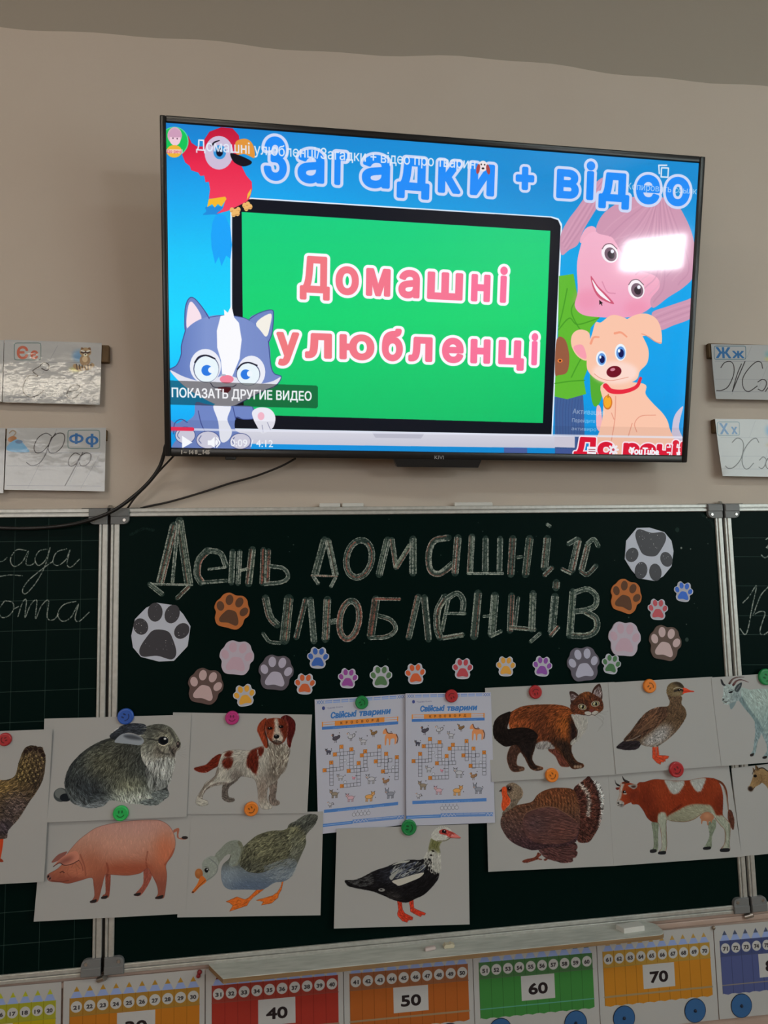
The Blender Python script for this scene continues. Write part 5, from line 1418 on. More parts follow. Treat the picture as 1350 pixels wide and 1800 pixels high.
for k in range(11):
    a_ = math.radians(-58 + k * 12)
    C.line(P(860, 470, 860 + 170 * math.cos(a_), 470 + 200 * math.sin(a_), 860 + 285 * math.cos(a_), 470 + 300 * math.sin(a_)), 4, (28, 18, 16), a=.55, clip=t_)
    for j in range(9):
        r_ = 120 + j * 22
        C.line(P(860 + r_ * math.cos(a_ - .08), 470 + r_ * 1.05 * math.sin(a_ - .08), 860 + (r_ + 12) * math.cos(a_), 470 + (r_ + 12) * 1.05 * math.sin(a_), 860 + r_ * math.cos(a_ + .08), 470 + r_ * 1.05 * math.sin(a_ + .08)), 3.5, (26, 16, 14) if j % 2 else (112, 84, 70), a=.5, clip=t_)
b2 = C.fill(P(550, 780, 640, 770, 740, 760, 830, 740, 880, 730, 905, 770, 890, 800, 905, 820, 890, 860, 860, 870, 860, 900, 800, 912, 740, 908, 680, 890, 620, 870, 580, 840), (58, 36, 34)); C.hair(b2, 520, 70, [(640, 820, 25), (800, 800, 15), (760, 890, 20)], shade=(.35, 2), a=.7, w=2)
for k in range(5):
    C.line(P(610 + k * 30, 790 - k * 4, 720 + k * 26, 850 - k * 16, 850 + k * 8, 895 - k * 34), 5, (112, 84, 80), a=.5)
bod = P(205, 560, 215, 500, 250, 445, 310, 405, 380, 385, 490, 360, 540, 300, 600, 260, 680, 236, 760, 232, 860, 244, 900, 300, 930, 420, 930, 560, 910, 680, 880, 730, 800, 760, 640, 775, 520, 800, 440, 785, 340, 745, 270, 690, 225, 620)
m = C.fill(bod, grad(1, [(240, (84, 50, 32)), (420, (82, 56, 42)), (560, (76, 52, 46)), (700, (62, 42, 44)), (790, (50, 34, 36))]))
C.ell(700, 320, 170, 70, (96, 56, 34), blur=18, a=.9, clip=m); C.ell(300, 600, 90, 130, (70, 54, 50), blur=18, a=.8, clip=m)
C.hair(m, 1500, 30, [(260, 500, 60), (400, 420, 40), (650, 300, 75), (850, 320, 60), (500, 700, 20), (300, 680, 40), (850, 620, 20)], shade=(.4, 1.7), a=.65, w=2)
for k in range(26):
    x = 520 + k * 14.5
    C.line(P(x, 300 + abs(k - 12) * 1.5, x + 10, 350 + k, x + 6, 400 + k * 3), 4, (140, 96, 56) if k % 2 else (34, 20, 16), a=.5, clip=m)
for k in range(16):
    for j in range(3):
        C.line(P(230 + k * 18 + j * 6, 470 + j * 60 - k * 6, 246 + k * 18 + j * 6, 490 + j * 60 - k * 6), 4, (120, 98, 84) if (k + j) % 2 else (44, 30, 28), a=.5, clip=m)
for k in range(24):
    C.line(P(205 + k * .5, 500 + k * 8 - 40, 245, 505 + k * 8 - 40), 3, (126, 112, 100) if k % 2 else (40, 30, 28), a=.55, clip=m)
w_ = C.fill(P(405, 520, 440, 460, 520, 425, 620, 405, 700, 410, 780, 450, 860, 505, 880, 550, 915, 570, 910, 640, 870, 700, 760, 740, 620, 745, 500, 720, 430, 650), (78, 52, 48)); C.ell(520, 560, 90, 70, (70, 54, 56), blur=14, a=.9, clip=w_); C.ell(780, 640, 110, 60, (84, 52, 44), blur=14, a=.9, clip=w_)
C.hair(w_, 700, 60, [(480, 520, 20), (650, 480, 10), (800, 600, 5), (600, 680, 5)], shade=(.55, 1.5), a=.55, w=2)
for k in range(8):
    C.line(P(560 - k * 6, 480 + k * 30, 700, 492 + k * 30, 900 - k * 8, 560 + k * 20), 4, (36, 24, 24), a=.5, clip=w_); C.line(P(560 - k * 6, 487 + k * 30, 700, 499 + k * 30, 890 - k * 8, 566 + k * 20), 3, (122, 92, 84), a=.45, clip=w_)
C.line(P(405, 520, 440, 462, 520, 427, 620, 407, 700, 412, 780, 452, 860, 507), 7, (116, 86, 66), a=.7)
nk = C.fill(P(270, 300, 350, 300, 400, 310, 370, 360, 340, 400, 260, 450, 220, 480, 240, 430, 290, 390, 300, 340), (96, 84, 72)); C.hair(nk, 200, 22, [(320, 360, 130)], shade=(.5, 1.5), a=.7)
h = C.fill(P(255, 225, 280, 196, 320, 186, 365, 205, 400, 240, 412, 285, 395, 325, 350, 335, 300, 330, 270, 300, 262, 260), (112, 96, 80)); C.hair(h, 420, 18, [(300, 220, 140), (380, 260, 90), (320, 310, 40)], shade=(.5, 1.45), a=.7)
C.ell(285, 242, 26, 28, (36, 24, 22), blur=3); C.ell(284, 241, 13, 14, (10, 8, 8)); C.ell(288, 236, 4, 4, (180, 180, 180)); C.line(P(268, 220, 266, 280, 290, 320), 7, (50, 30, 24), a=.6)
f = C.fill(P(218, 236, 245, 220, 264, 240, 268, 290, 296, 340, 290, 380, 262, 410, 238, 440, 222, 430, 214, 390, 224, 330, 216, 270), (168, 68, 36)); C.hair(f, 160, 30, [(250, 260, 95), (250, 380, 80)], shade=(.65, 1.4), a=.6); C.fill(P(190, 266, 218, 240, 222, 268), (54, 40, 36), smooth=False)

# red and white cow
C = CV['cow'].zoom(1060, 1320, 4.655)
RD, WC = (112, 46, 24), (132, 132, 118)
for q in (P(398, 575, 450, 580, 448, 680, 446, 790, 430, 824, 390, 828, 388, 810, 410, 780, 408, 680), P(860, 590, 915, 560, 920, 620, 890, 690, 884, 780, 870, 800, 822, 803, 820, 790, 850, 740, 868, 680)):
    f = C.fill(q, (104, 108, 92)); C.hair(f, 200, 30, [(420, 680, 92), (880, 700, 100)], shade=(.65, 1.3), a=.6)
C.fill(P(384, 806, 430, 802, 428, 826, 384, 830), (34, 32, 34)); C.fill(P(818, 786, 874, 780, 870, 802, 820, 805), (34, 32, 34))
C.line(P(900, 232, 970, 262, 1005, 320, 1016, 400, 1024, 480), 22, (90, 48, 30), w2=8); C.line(P(985, 300, 1010, 380, 1024, 480), 7, (120, 110, 98), a=.8); f = C.fill(P(1024, 484, 1050, 490, 1070, 560, 1066, 630, 1056, 640, 1030, 590, 1018, 540), (70, 40, 30)); C.hair(f, 160, 44, [(1040, 560, 80)], shade=(.5, 1.6), a=.7)
bod = P(280, 272, 340, 254, 420, 232, 500, 236, 600, 244, 700, 240, 780, 224, 850, 218, 920, 232, 960, 280, 980, 360, 980, 450, 978, 520, 1010, 560, 1040, 600, 1036, 680, 1030, 760, 1034, 800, 1020, 818, 960, 818, 962, 795, 990, 750, 992, 650, 960, 610, 920, 560, 890, 510, 850, 500, 800, 520, 740, 560, 660, 580, 560, 572, 520, 562, 516, 640, 520, 760, 510, 820, 500, 838, 455, 838, 456, 818, 478, 780, 470, 660, 450, 590, 400, 578, 360, 545, 330, 490, 290, 440, 230, 420)
m = C.fill(bod, RD)
C.ell(360, 400, 60, 110, (74, 26, 16), blur=16, a=.8, clip=m); C.ell(470, 330, 60, 80, (132, 60, 34), blur=18, a=.8, clip=m); C.ell(640, 420, 110, 60, (118, 44, 22), blur=18, a=.8, clip=m); C.ell(930, 300, 30, 110, (132, 60, 34), blur=12, a=.7, clip=m); C.ell(960, 440, 30, 90, (74, 28, 18), blur=10, a=.8, clip=m); C.ell(420, 545, 60, 40, (60, 22, 14), blur=10, a=.8, clip=m)
C.line(P(520, 560, 560, 500, 640, 440), 20, (70, 26, 16), a=.5, clip=m)
for q in (P(505, 236, 600, 246, 664, 244, 650, 300, 610, 345, 575, 352, 548, 330, 525, 290), P(712, 240, 780, 224, 840, 222, 826, 270, 800, 325, 768, 332, 740, 300)):
    f = C.fill(q, (140, 138, 132), blur=1.3, clip=m); C.hair(f, 130, 30, [(580, 300, 80), (770, 280, 80)], shade=(.8, 1.15), a=.5)
bl = C.fill(P(520, 562, 530, 530, 600, 490, 680, 448, 740, 434, 820, 436, 880, 446, 920, 520, 890, 512, 850, 500, 800, 520, 740, 560, 660, 580, 560, 574), (124, 120, 102), blur=1.3, clip=m); C.ell(620, 566, 110, 20, (96, 92, 76), blur=8, a=.8, clip=bl)
C.fill(P(455, 510, 500, 500, 520, 540, 516, 640, 520, 760, 510, 820, 500, 838, 455, 838, 470, 780, 470, 660, 445, 580), WC, blur=1.3, clip=m); C.fill(P(880, 450, 920, 520, 980, 526, 1010, 560, 1040, 600, 1036, 680, 1034, 818, 960, 818, 992, 740, 992, 650, 950, 600, 910, 545, 880, 500), WC, blur=1.3, clip=m)
C.line(P(1028, 600, 1030, 700, 1020, 780), 14, (92, 98, 84), a=.6, clip=m); C.line(P(515, 560, 512, 680, 514, 780), 10, (92, 98, 84), a=.6, clip=m); C.line(P(930, 545, 970, 590, 1000, 640, 1000, 740), 8, (100, 104, 90), a=.6, clip=m)
C.hair(m, 1500, 34, [(340, 400, 80), (480, 350, 90), (700, 400, 60), (900, 300, 80), (700, 520, 10), (490, 700, 92), (1010, 700, 92)], shade=(.65, 1.35), a=.5)
C.line(bod, 2.5, (60, 30, 22), a=.5, closed=True)
C.fill(P(453, 822, 506, 816, 504, 842, 450, 842), (30, 30, 32)); C.fill(P(958, 798, 1026, 794, 1024, 820, 958, 822), (30, 30, 32))
f = C.fill(P(790, 540, 820, 508, 860, 500, 895, 520, 906, 548, 890, 570, 886, 590, 876, 574, 862, 580, 860, 606, 850, 602, 846, 576, 815, 572, 808, 596, 800, 590, 800, 560), (140, 96, 72)); C.ell(850, 530, 26, 16, (160, 118, 92), blur=4, clip=f)
hd = P(150, 262, 190, 256, 250, 270, 300, 290, 290, 380, 250, 410, 215, 425, 180, 440, 160, 455, 125, 452, 110, 430, 118, 400, 135, 350, 132, 300)
h = C.fill(hd, (124, 52, 28)); C.fill(P(146, 264, 176, 258, 160, 310, 150, 370, 130, 410, 112, 430, 120, 390, 134, 340), (144, 138, 130), blur=1.5, clip=h); C.ell(250, 360, 40, 60, (70, 26, 18), blur=10, a=.8, clip=h); C.fill(P(112, 412, 140, 402, 172, 424, 160, 456, 124, 454, 108, 434), (136, 130, 124)); C.ell(124, 426, 7, 9, (36, 28, 28)); C.line(P(120, 446, 145, 438, 166, 440), 5, (36, 26, 26)); C.ell(150, 446, 12, 10, (40, 32, 32), blur=2, a=.7)
C.hair(h, 240, 26, [(200, 340, 110), (260, 340, 70)], shade=(.65, 1.3), a=.5); C.ell(174, 336, 15, 13, (18, 12, 12)); C.ell(180, 350, 16, 6, (150, 140, 130), blur=1); C.ell(178, 331, 4, 4, (190, 190, 190))
C.fill(P(205, 282, 250, 274, 278, 276, 276, 298, 250, 312, 225, 300), (128, 124, 116)); C.fill(P(228, 288, 262, 282, 268, 296, 245, 302), (60, 36, 30), blur=1.5); C.fill(P(103, 302, 130, 298, 128, 316, 112, 318), (90, 30, 24)); C.ell(185, 258, 34, 10, (90, 44, 30), -10)
C.fill(P(97, 234, 108, 262, 132, 276, 142, 290, 118, 286, 102, 266), (36, 30, 30)); C.fill(P(158, 206, 176, 230, 206, 246, 214, 262, 184, 256, 164, 236), (36, 30, 30)); C.line(P(164, 216, 184, 240, 204, 254), 3, (104, 96, 90), a=.6)

# light brown horse head
C = CV['horse'].zoom(1060, 1320, 4.655)
m = C.fill(P(1188, 300, 1205, 270, 1225, 215, 1235, 170, 1262, 150, 1300, 142, 1350, 170, 1450, 215, 1600, 260, 1720, 330, 1760, 470, 1700, 560, 1560, 560, 1440, 470, 1350, 310, 1305, 262, 1270, 280, 1240, 300, 1225, 322, 1205, 330, 1190, 320), (128, 104, 74)); C.ell(1270, 230, 40, 50, (104, 80, 54), blur=8, a=.8, clip=m); C.ell(1330, 250, 36, 60, (108, 84, 58), 30, blur=8, a=.7, clip=m)
C.hair(m, 800, 30, [(1230, 260, 120), (1290, 170, 30), (1340, 240, 50), (1500, 350, 60)], shade=(.65, 1.35), a=.5)
C.line(P(1266, 144, 1310, 140, 1350, 166, 1450, 205, 1600, 250), 9, (40, 28, 20), a=.9)
C.fill(P(1230, 170, 1226, 135, 1244, 160, 1244, 176), (90, 70, 48)); C.fill(P(1250, 160, 1246, 114, 1274, 140, 1280, 158), (96, 76, 52)); C.line(P(1258, 130, 1268, 152), 6, (40, 28, 22)); C.line(P(1222, 190, 1234, 160, 1250, 152), 5, (40, 28, 22)); C.ell(1245, 205, 14, 12, (24, 18, 16)); C.fill(P(1188, 296, 1208, 290, 1226, 305, 1222, 326, 1204, 330, 1188, 318), (44, 32, 28), blur=1.5); C.line(P(1200, 320, 1225, 312, 1240, 296), 4, (36, 26, 22)); C.line(P(1290, 190, 1300, 240, 1280, 275), 6, (80, 58, 40), a=.6)
# ------------------------------------------------------------------ two crossword sheets (same print)
CWQ = [[(553.1, 1229.7), (712.6, 1220.1), (713.5, 1449), (559.5, 1466)], [(712.8, 1218.9), (862.9, 1217.1), (869.9, 1445.6), (714, 1451.5)]]
CW_W = (148, 147, 148)
CW = Canvas(CWQ[1], 2.1, (148, 149, 164)).zoom(540, 1200, 3.9706)
BLU, ORA, INK = (62, 92, 150), (182, 112, 52), (52, 52, 62)


def at_line(p0, p1, h, col):
    (x0, y0), (x1, y1) = p0, p1
    CW.fill(P(x0, y0, x1, y1, x1, y1 + h, x0, y0 + h), col, smooth=False)


for k in range(11):
    x = 700 + k * 53
    y = 86 - k * 1.1
    if k in (0, 10):
        for j in range(3):
            CW.line(P(x + j * 16, y - 2, x + j * 16 + 14, y + 18), 3, BLU); CW.line(P(x + j * 16 + 14, y - 2, x + j * 16, y + 18), 3, BLU)
    else:
        at_line((x, y), (x + 46, y - 1), 7, (92, 116, 166)); at_line((x, y + 11), (x + 46, y + 10), 8, (110, 130, 172))
CW.ell(742, 133, 10, 12, (52, 60, 112)); CW.textfit('Чудова Книга', (764, 139), (868, 134), 11, (84, 88, 124), bold=.5)
CW.textfit('Свійські', (786, 201), (955, 196), 41, (50, 94, 152), bold=5, shear=.2); CW.textfit('тварини', (972, 196), (1182, 190), 41, (50, 94, 152), bold=5, shear=.2)
at_line((730, 224), (1238, 214), 3, ORA); at_line((730, 240), (1238, 229), 3, ORA); at_line((730, 222), (738, 222), 34, ORA); at_line((1230, 212), (1238, 212), 34, ORA)
at_line((815, 220), (1145, 212), 32, ORA); at_line((730, 254), (1238, 244), 20, (58, 96, 156)); CW.textfit('заповни кросворд назвами тварин', (800, 268), (1180, 261), 6, (120, 144, 184))
for k, ch in enumerate('КРОСВОРД'):
    CW.text(ch, 858 + k * 34.5, 243 - k * 1.0, 21, (74, 42, 26), anchor='m', bold=1.6)


def cell(x, y, hot=False):
    q = P(x - 12, y - 12, x + 12, y - 12.4, x + 12, y + 12, x - 12, y + 12.4)
    CW.fill(q, ORA if hot else (149, 150, 165), smooth=False)
    CW.line(q, 2.3, (104, 66, 38) if hot else (48, 50, 62), closed=True, smooth=False)


for x, y, dx, dy, n in ((857, 418, 0, 24.5, 6), (837, 442, 24, -1, 5), (924, 439, 0, 24.5, 6), (766, 547, 23, -1, 4), (788, 521, 0, 24.5, 6), (1018, 458, 0, 25, 5), (1018, 459, 23.5, -.6, 5), (1113, 432, 0, 25, 5), (1114, 507, 25, -.5, 4),
                        (1161, 484, 0, 25, 5), (1235, 511, 0, 24.3, 6), (1164, 580, 23.5, -.5, 4), (929, 562, 23.8, -1, 5), (973, 537, 0, 24.5, 6), (882, 663, 23, -1, 5)):
    for k in range(n):
        cell(x + dx * k, y + dy * k)
for k, (x, y) in enumerate(((857, 394), (813, 443), (924, 415), (1017, 434), (995, 460), (1112, 408), (1160, 460), (1234, 487), (788, 497), (742, 547), (973, 512), (905, 562), (1090, 507), (1140, 580), (858, 664))):
    cell(x, y, True); CW.text(str(k + 1), x, y + 7, 18, (92, 50, 24), anchor='m', bold=.6)
for x, y in ((880, 488), (902, 513), (950, 537), (1210, 555), (880, 638)):
    CW.ell(x, y, 11, 11, (84, 86, 98)); CW.ell(x, y, 9, 9, (158, 159, 172))


def beast(x, y, s, body, dark, kind):
    """Tiny farm animals between the squares."""
    e, l = CW.ell, CW.line
    if kind == 'bird':
        l(P(x - 2, y + s * .4, x - 4, y + s), 3, dark); l(P(x + 6, y + s * .4, x + 6, y + s), 3, dark)
        e(x, y + s * .15, s * .62, s * .42, dark, -15); e(x, y + s * .13, s * .52, s * .34, body, -15); e(x + s * .6, y - s * .1, s * .3, s * .42, dark, 30); e(x + s * .56, y - s * .08, s * .2, s * .32, body, 30)
        e(x - s * .48, y - s * .5, s * .24, s * .26, dark); e(x - s * .48, y - s * .5, s * .17, s * .19, body); l(P(x - s * .5, y - s * .3, x - s * .35, y), s * .3, body); e(x - s * .7, y - s * .48, s * .14, s * .07, ORA)
    else:
        for k in (-.5, -.25, .3, .55):
            l(P(x + k * s, y, x + k * s - 2, y + s * .85), s * .2, dark); l(P(x + k * s, y, x + k * s - 2, y + s * .8), s * .12, body)
        e(x, y, s * .75, s * .42, dark); e(x, y, s * .67, s * .35, body); l(P(x + s * .7, y - s * .1, x + s * .95, y - s * .3), 3, dark)
        f = -1 if kind != 'cow' else 1
        e(x + f * s * .72, y - s * .5, s * .36, s * .38, dark); e(x + f * s * .72, y - s * .5, s * .29, s * .31, body); e(x + f * s * .85, y - s * .38, s * .15, s * .1, (150, 120, 110))
        for k in (-.2, .2):
            l(P(x + f * s * .72 + k * s, y - s * .75, x + f * s * .72 + k * s * 1.7, y - s * (1.2 if kind == 'donkey' else .95)), s * .14, dark)
        e(x + f * s * .65, y - s * .54, 2.5, 3, INK)


WHT, GRY = (152, 152, 162), (58, 58, 68)
beast(818, 330, 34, (66, 62, 72), (40, 38, 48), 'bird'); beast(920, 325, 33, WHT, GRY, 'bird'); beast(1005, 365, 26, WHT, GRY, 'dog'); beast(1072, 312, 28, (112, 86, 58), (60, 50, 50), 'bird'); beast(772, 422, 22, (62, 62, 76), (40, 40, 50), 'cat')
CW.fill(P(1140, 300, 1155, 290, 1170, 318, 1200, 325, 1225, 330, 1232, 360, 1224, 395, 1216, 395, 1215, 360, 1190, 362, 1186, 398, 1178, 398, 1175, 362, 1164, 358, 1158, 398, 1150, 396, 1150, 345, 1158, 325, 1136, 322), (176, 116, 78)); CW.line(P(1156, 290, 1170, 318, 1200, 322), 7, (88, 60, 52)); CW.line(P(1228, 332, 1238, 360, 1232, 390), 7, (88, 60, 52))
beast(850, 602, 24, WHT, GRY, 'rabbit'); beast(938, 612, 14, (176, 110, 128), (120, 70, 90), 'bird'); beast(1060, 628, 36, WHT, GRY, 'goat'); beast(1158, 648, 30, (128, 96, 72), (74, 60, 56), 'bird')
beast(808, 716, 32, (122, 110, 98), (66, 60, 58), 'dog'); beast(918, 750, 32, (168, 138, 150), (96, 76, 90), 'pig'); beast(1045, 752, 38, (178, 132, 78), (104, 80, 56), 'cow'); beast(1195, 742, 36, (116, 118, 132), (66, 68, 80), 'donkey'); beast(776, 786, 24, WHT, GRY, 'bird')
for x, y in ((845, 300), (955, 300), (1030, 330), (1050, 290), (1192, 312), (790, 405), (880, 590), (955, 598), (1090, 640), (1185, 620), (828, 685), (885, 722), (1090, 760), (1222, 725), (800, 788)):
    CW.ell(x, y, 3.2, 3.6, (50, 50, 62))
at_line((733, 824), (1250, 804), 23, (66, 104, 162)); CW.textfit('розгадай ключове слово', (830, 838), (1150, 826), 6, (126, 150, 188))
for k in range(5):
    CW.ell(940 + k * 25.5, 874 - k * 1, 13, 14, (72, 74, 88)); CW.ell(940 + k * 25.5, 874 - k, 11, 12, (154, 155, 168)); CW.text('12345'[k], 940 + k * 25.5, 856 - k, 13, (60, 62, 74), anchor='m', bold=.5)
at_line((690, 927), (930, 918), 22, (66, 104, 162)); at_line((930, 910), (1296, 903), 27, (84, 112, 162))
for k in range(7):
    x = 935 + k * 52
    CW.line(P(x, 932 - k, x + 12, 914 - k, x + 24, 930 - k, x + 36, 914 - k, x + 48, 930 - k) if k in (0, 1, 6) else P(x, 918 - k, x + 46, 917 - k), 3.5, (150, 154, 172), smooth=False)
CW.line(P(700, 938, 920, 929), 3, (130, 152, 190))
for k, (q, dep) in enumerate(((CWQ[0], .0180), (CWQ[1], .0245))):
    c = CW if k else Canvas(q, 2.1)
    if not k:
        c.w, c.h, c.img = CW.w, CW.h, CW.img
        cc = [(0, 0), (c.w, 0), (c.w, c.h), (0, c.h)]
        c.H, c.Hi = homog(q, cc), homog(cc, q)
    o = sheet('crossword_sheet', c, dep, M_PAPER, CW_W, .002, .00025, top=0.63)
    tag(o, ('left crossword sheet with tiny farm animals, pinned by a green magnet', 'right crossword sheet with tiny farm animals, pinned by a red magnet')[k], 'worksheet', 'crossword sheets on the chalkboard')
for k, (q, depth, bend) in CARDS.items():
    w_ = np.array(CARD_WHITE[k], float)
    CV[k].img = w_ * np.clip(CV[k].img / w_, 0, 1.3) ** (1.05 if k == 'pig' else 1.14)       # printed with deep darks
    o = sheet('picture_card', CV[k], depth, M_CARD, CARD_WHITE[k], bend, top=0.50)
    tag(o, CARD_LABEL[k], 'picture card', 'animal picture cards on the chalkboard')
# ------------------------------------------------------------------ number posters under the board (a train of pencil waggons)
M_DISC = material('blue paper disc', (0.035, 0.14, 0.36), 0.6)
M_DISC2 = material('brown paper disc', (0.10, 0.055, 0.03), 0.6)
M_RIM = material('dark printed rim', (0.01, 0.02, 0.05), 0.6)
PD = .0145
P_W = (126, 125, 128)
hz = wp(1252.8, 1628, PD).z - wp(1263.2, 1792, PD).z
PW = P_W
POST = ((10, None, (136, 122, 18), (118, 118, 36), (130, 132, 36), (-132, 1746.5), (108, 1725.9), 'yellow', 'leftmost, numbers up to 20'),
        (20, None, (142, 87, 26), (122, 90, 38), (132, 98, 36), (112, 1725), (360, 1703.7), 'amber', 'numbers 21 to 30'),
        (30, None, (122, 38, 32), (110, 42, 36), (88, 44, 42), (361.5, 1703.6), (602.5, 1683.2), 'red', 'numbers 31 to 40'),
        (40, None, (130, 70, 30), (106, 66, 46), (80, 46, 42), (603.6, 1683.1), (829.7, 1664.4), 'brown orange', 'numbers 41 to 50'),
        (50, None, (47, 98, 48), (52, 82, 52), (50, 64, 48), (830.7, 1664.3), (1047.3, 1646), 'green', 'numbers 51 to 60'),
        (60, None, (146, 96, 30), (132, 102, 46), (136, 108, 56), (1048.3, 1645.9), (1252.8, 1628), 'orange', 'numbers 61 to 70'),
        (70, None, (60, 66, 106), (50, 56, 92), (56, 62, 84), (1254.3, 1627.8), (1450, 1611.5), 'blue', 'at the right edge, numbers from 71'))
for base, _, body, band, tip, tl_, tr_, cname, what in POST:
    a, b = wp(*tl_, PD), wp(*tr_, PD)
    q = [tl_, tr_] + [tuple(v) for v in proj([(b.x, -PD, b.z - hz), (a.x, -PD, a.z - hz)])]
    c = Canvas(q, 1.7, (125, 124, 127))
    W_, H_ = 1.0, hz / (b.x - a.x)
    fx = homog([(0, 0), (1, 0), (1, 1), (0, 1)], q)
    U = lambda *v: hmap(fx, np.array(v, float).reshape(-1, 2))
    u0, u1 = .045, .962
    cw = (u1 - u0) / 10
    c.fill(U(u0, .168, u1, .168, u1, .335, u0, .335), band, smooth=False)
    wav = [u0, .73]
    for k in range(10):
        wav += [u0 + cw * (k + .15), .738, u0 + cw * (k + .5), .748, u0 + cw * (k + .85), .738]
    c.fill(U(u0, .335, *wav, u1, .73, u1, .335), body, smooth=False)
    for k in range(10):
        x = u0 + cw * k
        c.fill(U(x + .004, .168, x + cw * .5, .058, x + cw - .004, .168), (100, 113, 152), smooth=False)
        c.fill(U(x + cw * .5, .058, x + cw * .72, .108, x + cw * .28, .108), tip, smooth=False)
        c.line(U(x, .168, x, .735), 1.0, tuple(v * .72 for v in body), a=.7, smooth=False)
        e = U(*[v for t in np.linspace(0, math.tau, 24, endpoint=False) for v in (x + cw * .5 + .0395 * math.cos(t), .252 + .0395 / H_ * math.sin(t))])
        c.fill(e, (130, 129, 132), smooth=False)
        pa, pb = U(x + cw * .5 - .022, .276, x + cw * .5 + .022, .276)
        n_ = str(base + k + 1)
        c.textfit(n_, tuple(pa), tuple(pb), 7.2, (46, 42, 46), bold=.9)
    c.line(U(u0, .337, u1, .337), 1.6, tuple(v * .85 + 12 for v in band), smooth=False)
    c.line(U(u0, .645, u1, .645), 3.4 if base not in (50, 70) else 1.8, (112, 102, 88) if base != 50 else (70, 120, 120), a=.8, smooth=False)
    c.fill(U(.375, .345, .645, .345, .645, .60, .375, .60), (130, 129, 133), smooth=False)
    pa, pb = U(.432, .538, .588, .538)
    c.textfit(str(base + 10), tuple(pa), tuple(pb), 20.5 if base < 40 else 20, (30, 24, 26), bold=2.0)
    bl = np.abs(c.img - (125, 124, 127)).max(-1, keepdims=True) > 30
    c.img = np.where(bl, c.img * .92, c.img)
    root = tag(empty('number_poster', (float((a.x + b.x) / 2), -PD, float(a.z))), '%s counting poster of pencils under the board, %s' % (cname, what), 'poster', 'number posters under the chalkboard')
    sheet('sheet', c, PD, M_PAPER, P_W, .0008, .0003, root, top=0.55)
    for u in (.195, .80):
        x, z = float(a.x + (b.x - a.x) * u), float(a.z - hz * .875 - (a.z - b.z) * u)
        r_ = (b.x - a.x) * .092
        for nm, rr, y0, y1, mt_ in (('wheel', r_, -PD - .0008, -PD - .0020, M_RIM), ):
            bm = bmesh.new()
            bmesh.ops.create_cone(bm, cap_ends=True, segments=40, radius1=rr, radius2=rr, depth=.0008, matrix=Matrix.Translation((x, -PD - .0016, z)) @ Matrix.Rotation(math.pi / 2, 4, 'X'))
            wh = link(nm, bm_mesh(bm, nm), mt_, root)
            bm = bmesh.new()
            bmesh.ops.create_cone(bm, cap_ends=True, segments=40, radius1=rr * .95, radius2=rr * .95, depth=.0004, matrix=Matrix.Translation((x, -PD - .0021, z)) @ Matrix.Rotation(math.pi / 2, 4, 'X'))
            link('wheel_face', bm_mesh(bm, 'wheel_face'), M_DISC2 if base == 40 else M_DISC, wh)
            bm = bmesh.new()
            bmesh.ops.create_uvsphere(bm, u_segments=12, v_segments=8, radius=rr * .14, matrix=Matrix.Translation((x, -PD - .0024, z)))
            link('hub_pin', bm_mesh(bm, 'hub_pin', True), M_RIM, wh)

# ------------------------------------------------------------------ laminated letter cards on wooden battens
M_LAM = material('laminated card', rough=0.08, spec=0.55, attr='Col', bump=(26, 0.19, 3, 0.004), coat=0.2)
M_WOOD = material('rough brown batten', (0.20, 0.125, 0.06), 0.8, noise=(20, (0.11, 0.065, 0.03), 4, (0.3, 0.7)))
LDEP = .018
L_W = (160, 161, 163)
LET = {'E': [(7.8, 597.1), (178.9, 602.9), (175.6, 711.8), (4.9, 707.3)], 'F': [(12.2, 752.2), (186.2, 751.8), (184, 863.8), (7.8, 861)],
       'Zh': [(1250, 605), (1415, 607.5), (1421, 705.5), (1255.8, 702.5)], 'Kh': [(1257, 736.3), (1421, 738), (1428, 840), (1267.5, 837.5)],
       'n1': [(-170, 592), (7, 598), (3.5, 706.5), (-176, 702)], 'n2': [(-165, 752), (9.5, 752.3), (6, 867), (-170, 865)]}
LC = {k: Canvas(v, 1.7, (156, 158, 162)) for k, v in LET.items()}
LN, CU = (96, 100, 116), (46, 42, 44)


def ruled(c, ys, x0, x1, slants):
    for y in ys:
        c.line(P(x0, y, x1, y + 4), 3, LN, a=.8)
    for s_ in slants:
        c.line(P(*s_), 2.4, LN, a=.75)


def rbox(c, x0, y0, x1, y1, col=(62, 92, 92), w=5):
    r = 22
    c.line(P(x0 + r, y0, x1 - r, y0, x1 - 4, y0 + 4, x1, y0 + r, x1, y1 - r, x1 - 4, y1 - 4, x1 - r, y1, x0 + r, y1, x0 + 4, y1 - 4, x0, y1 - r, x0, y0 + r, x0 + 4, y0 + 4), w, col, closed=True, smooth=False)


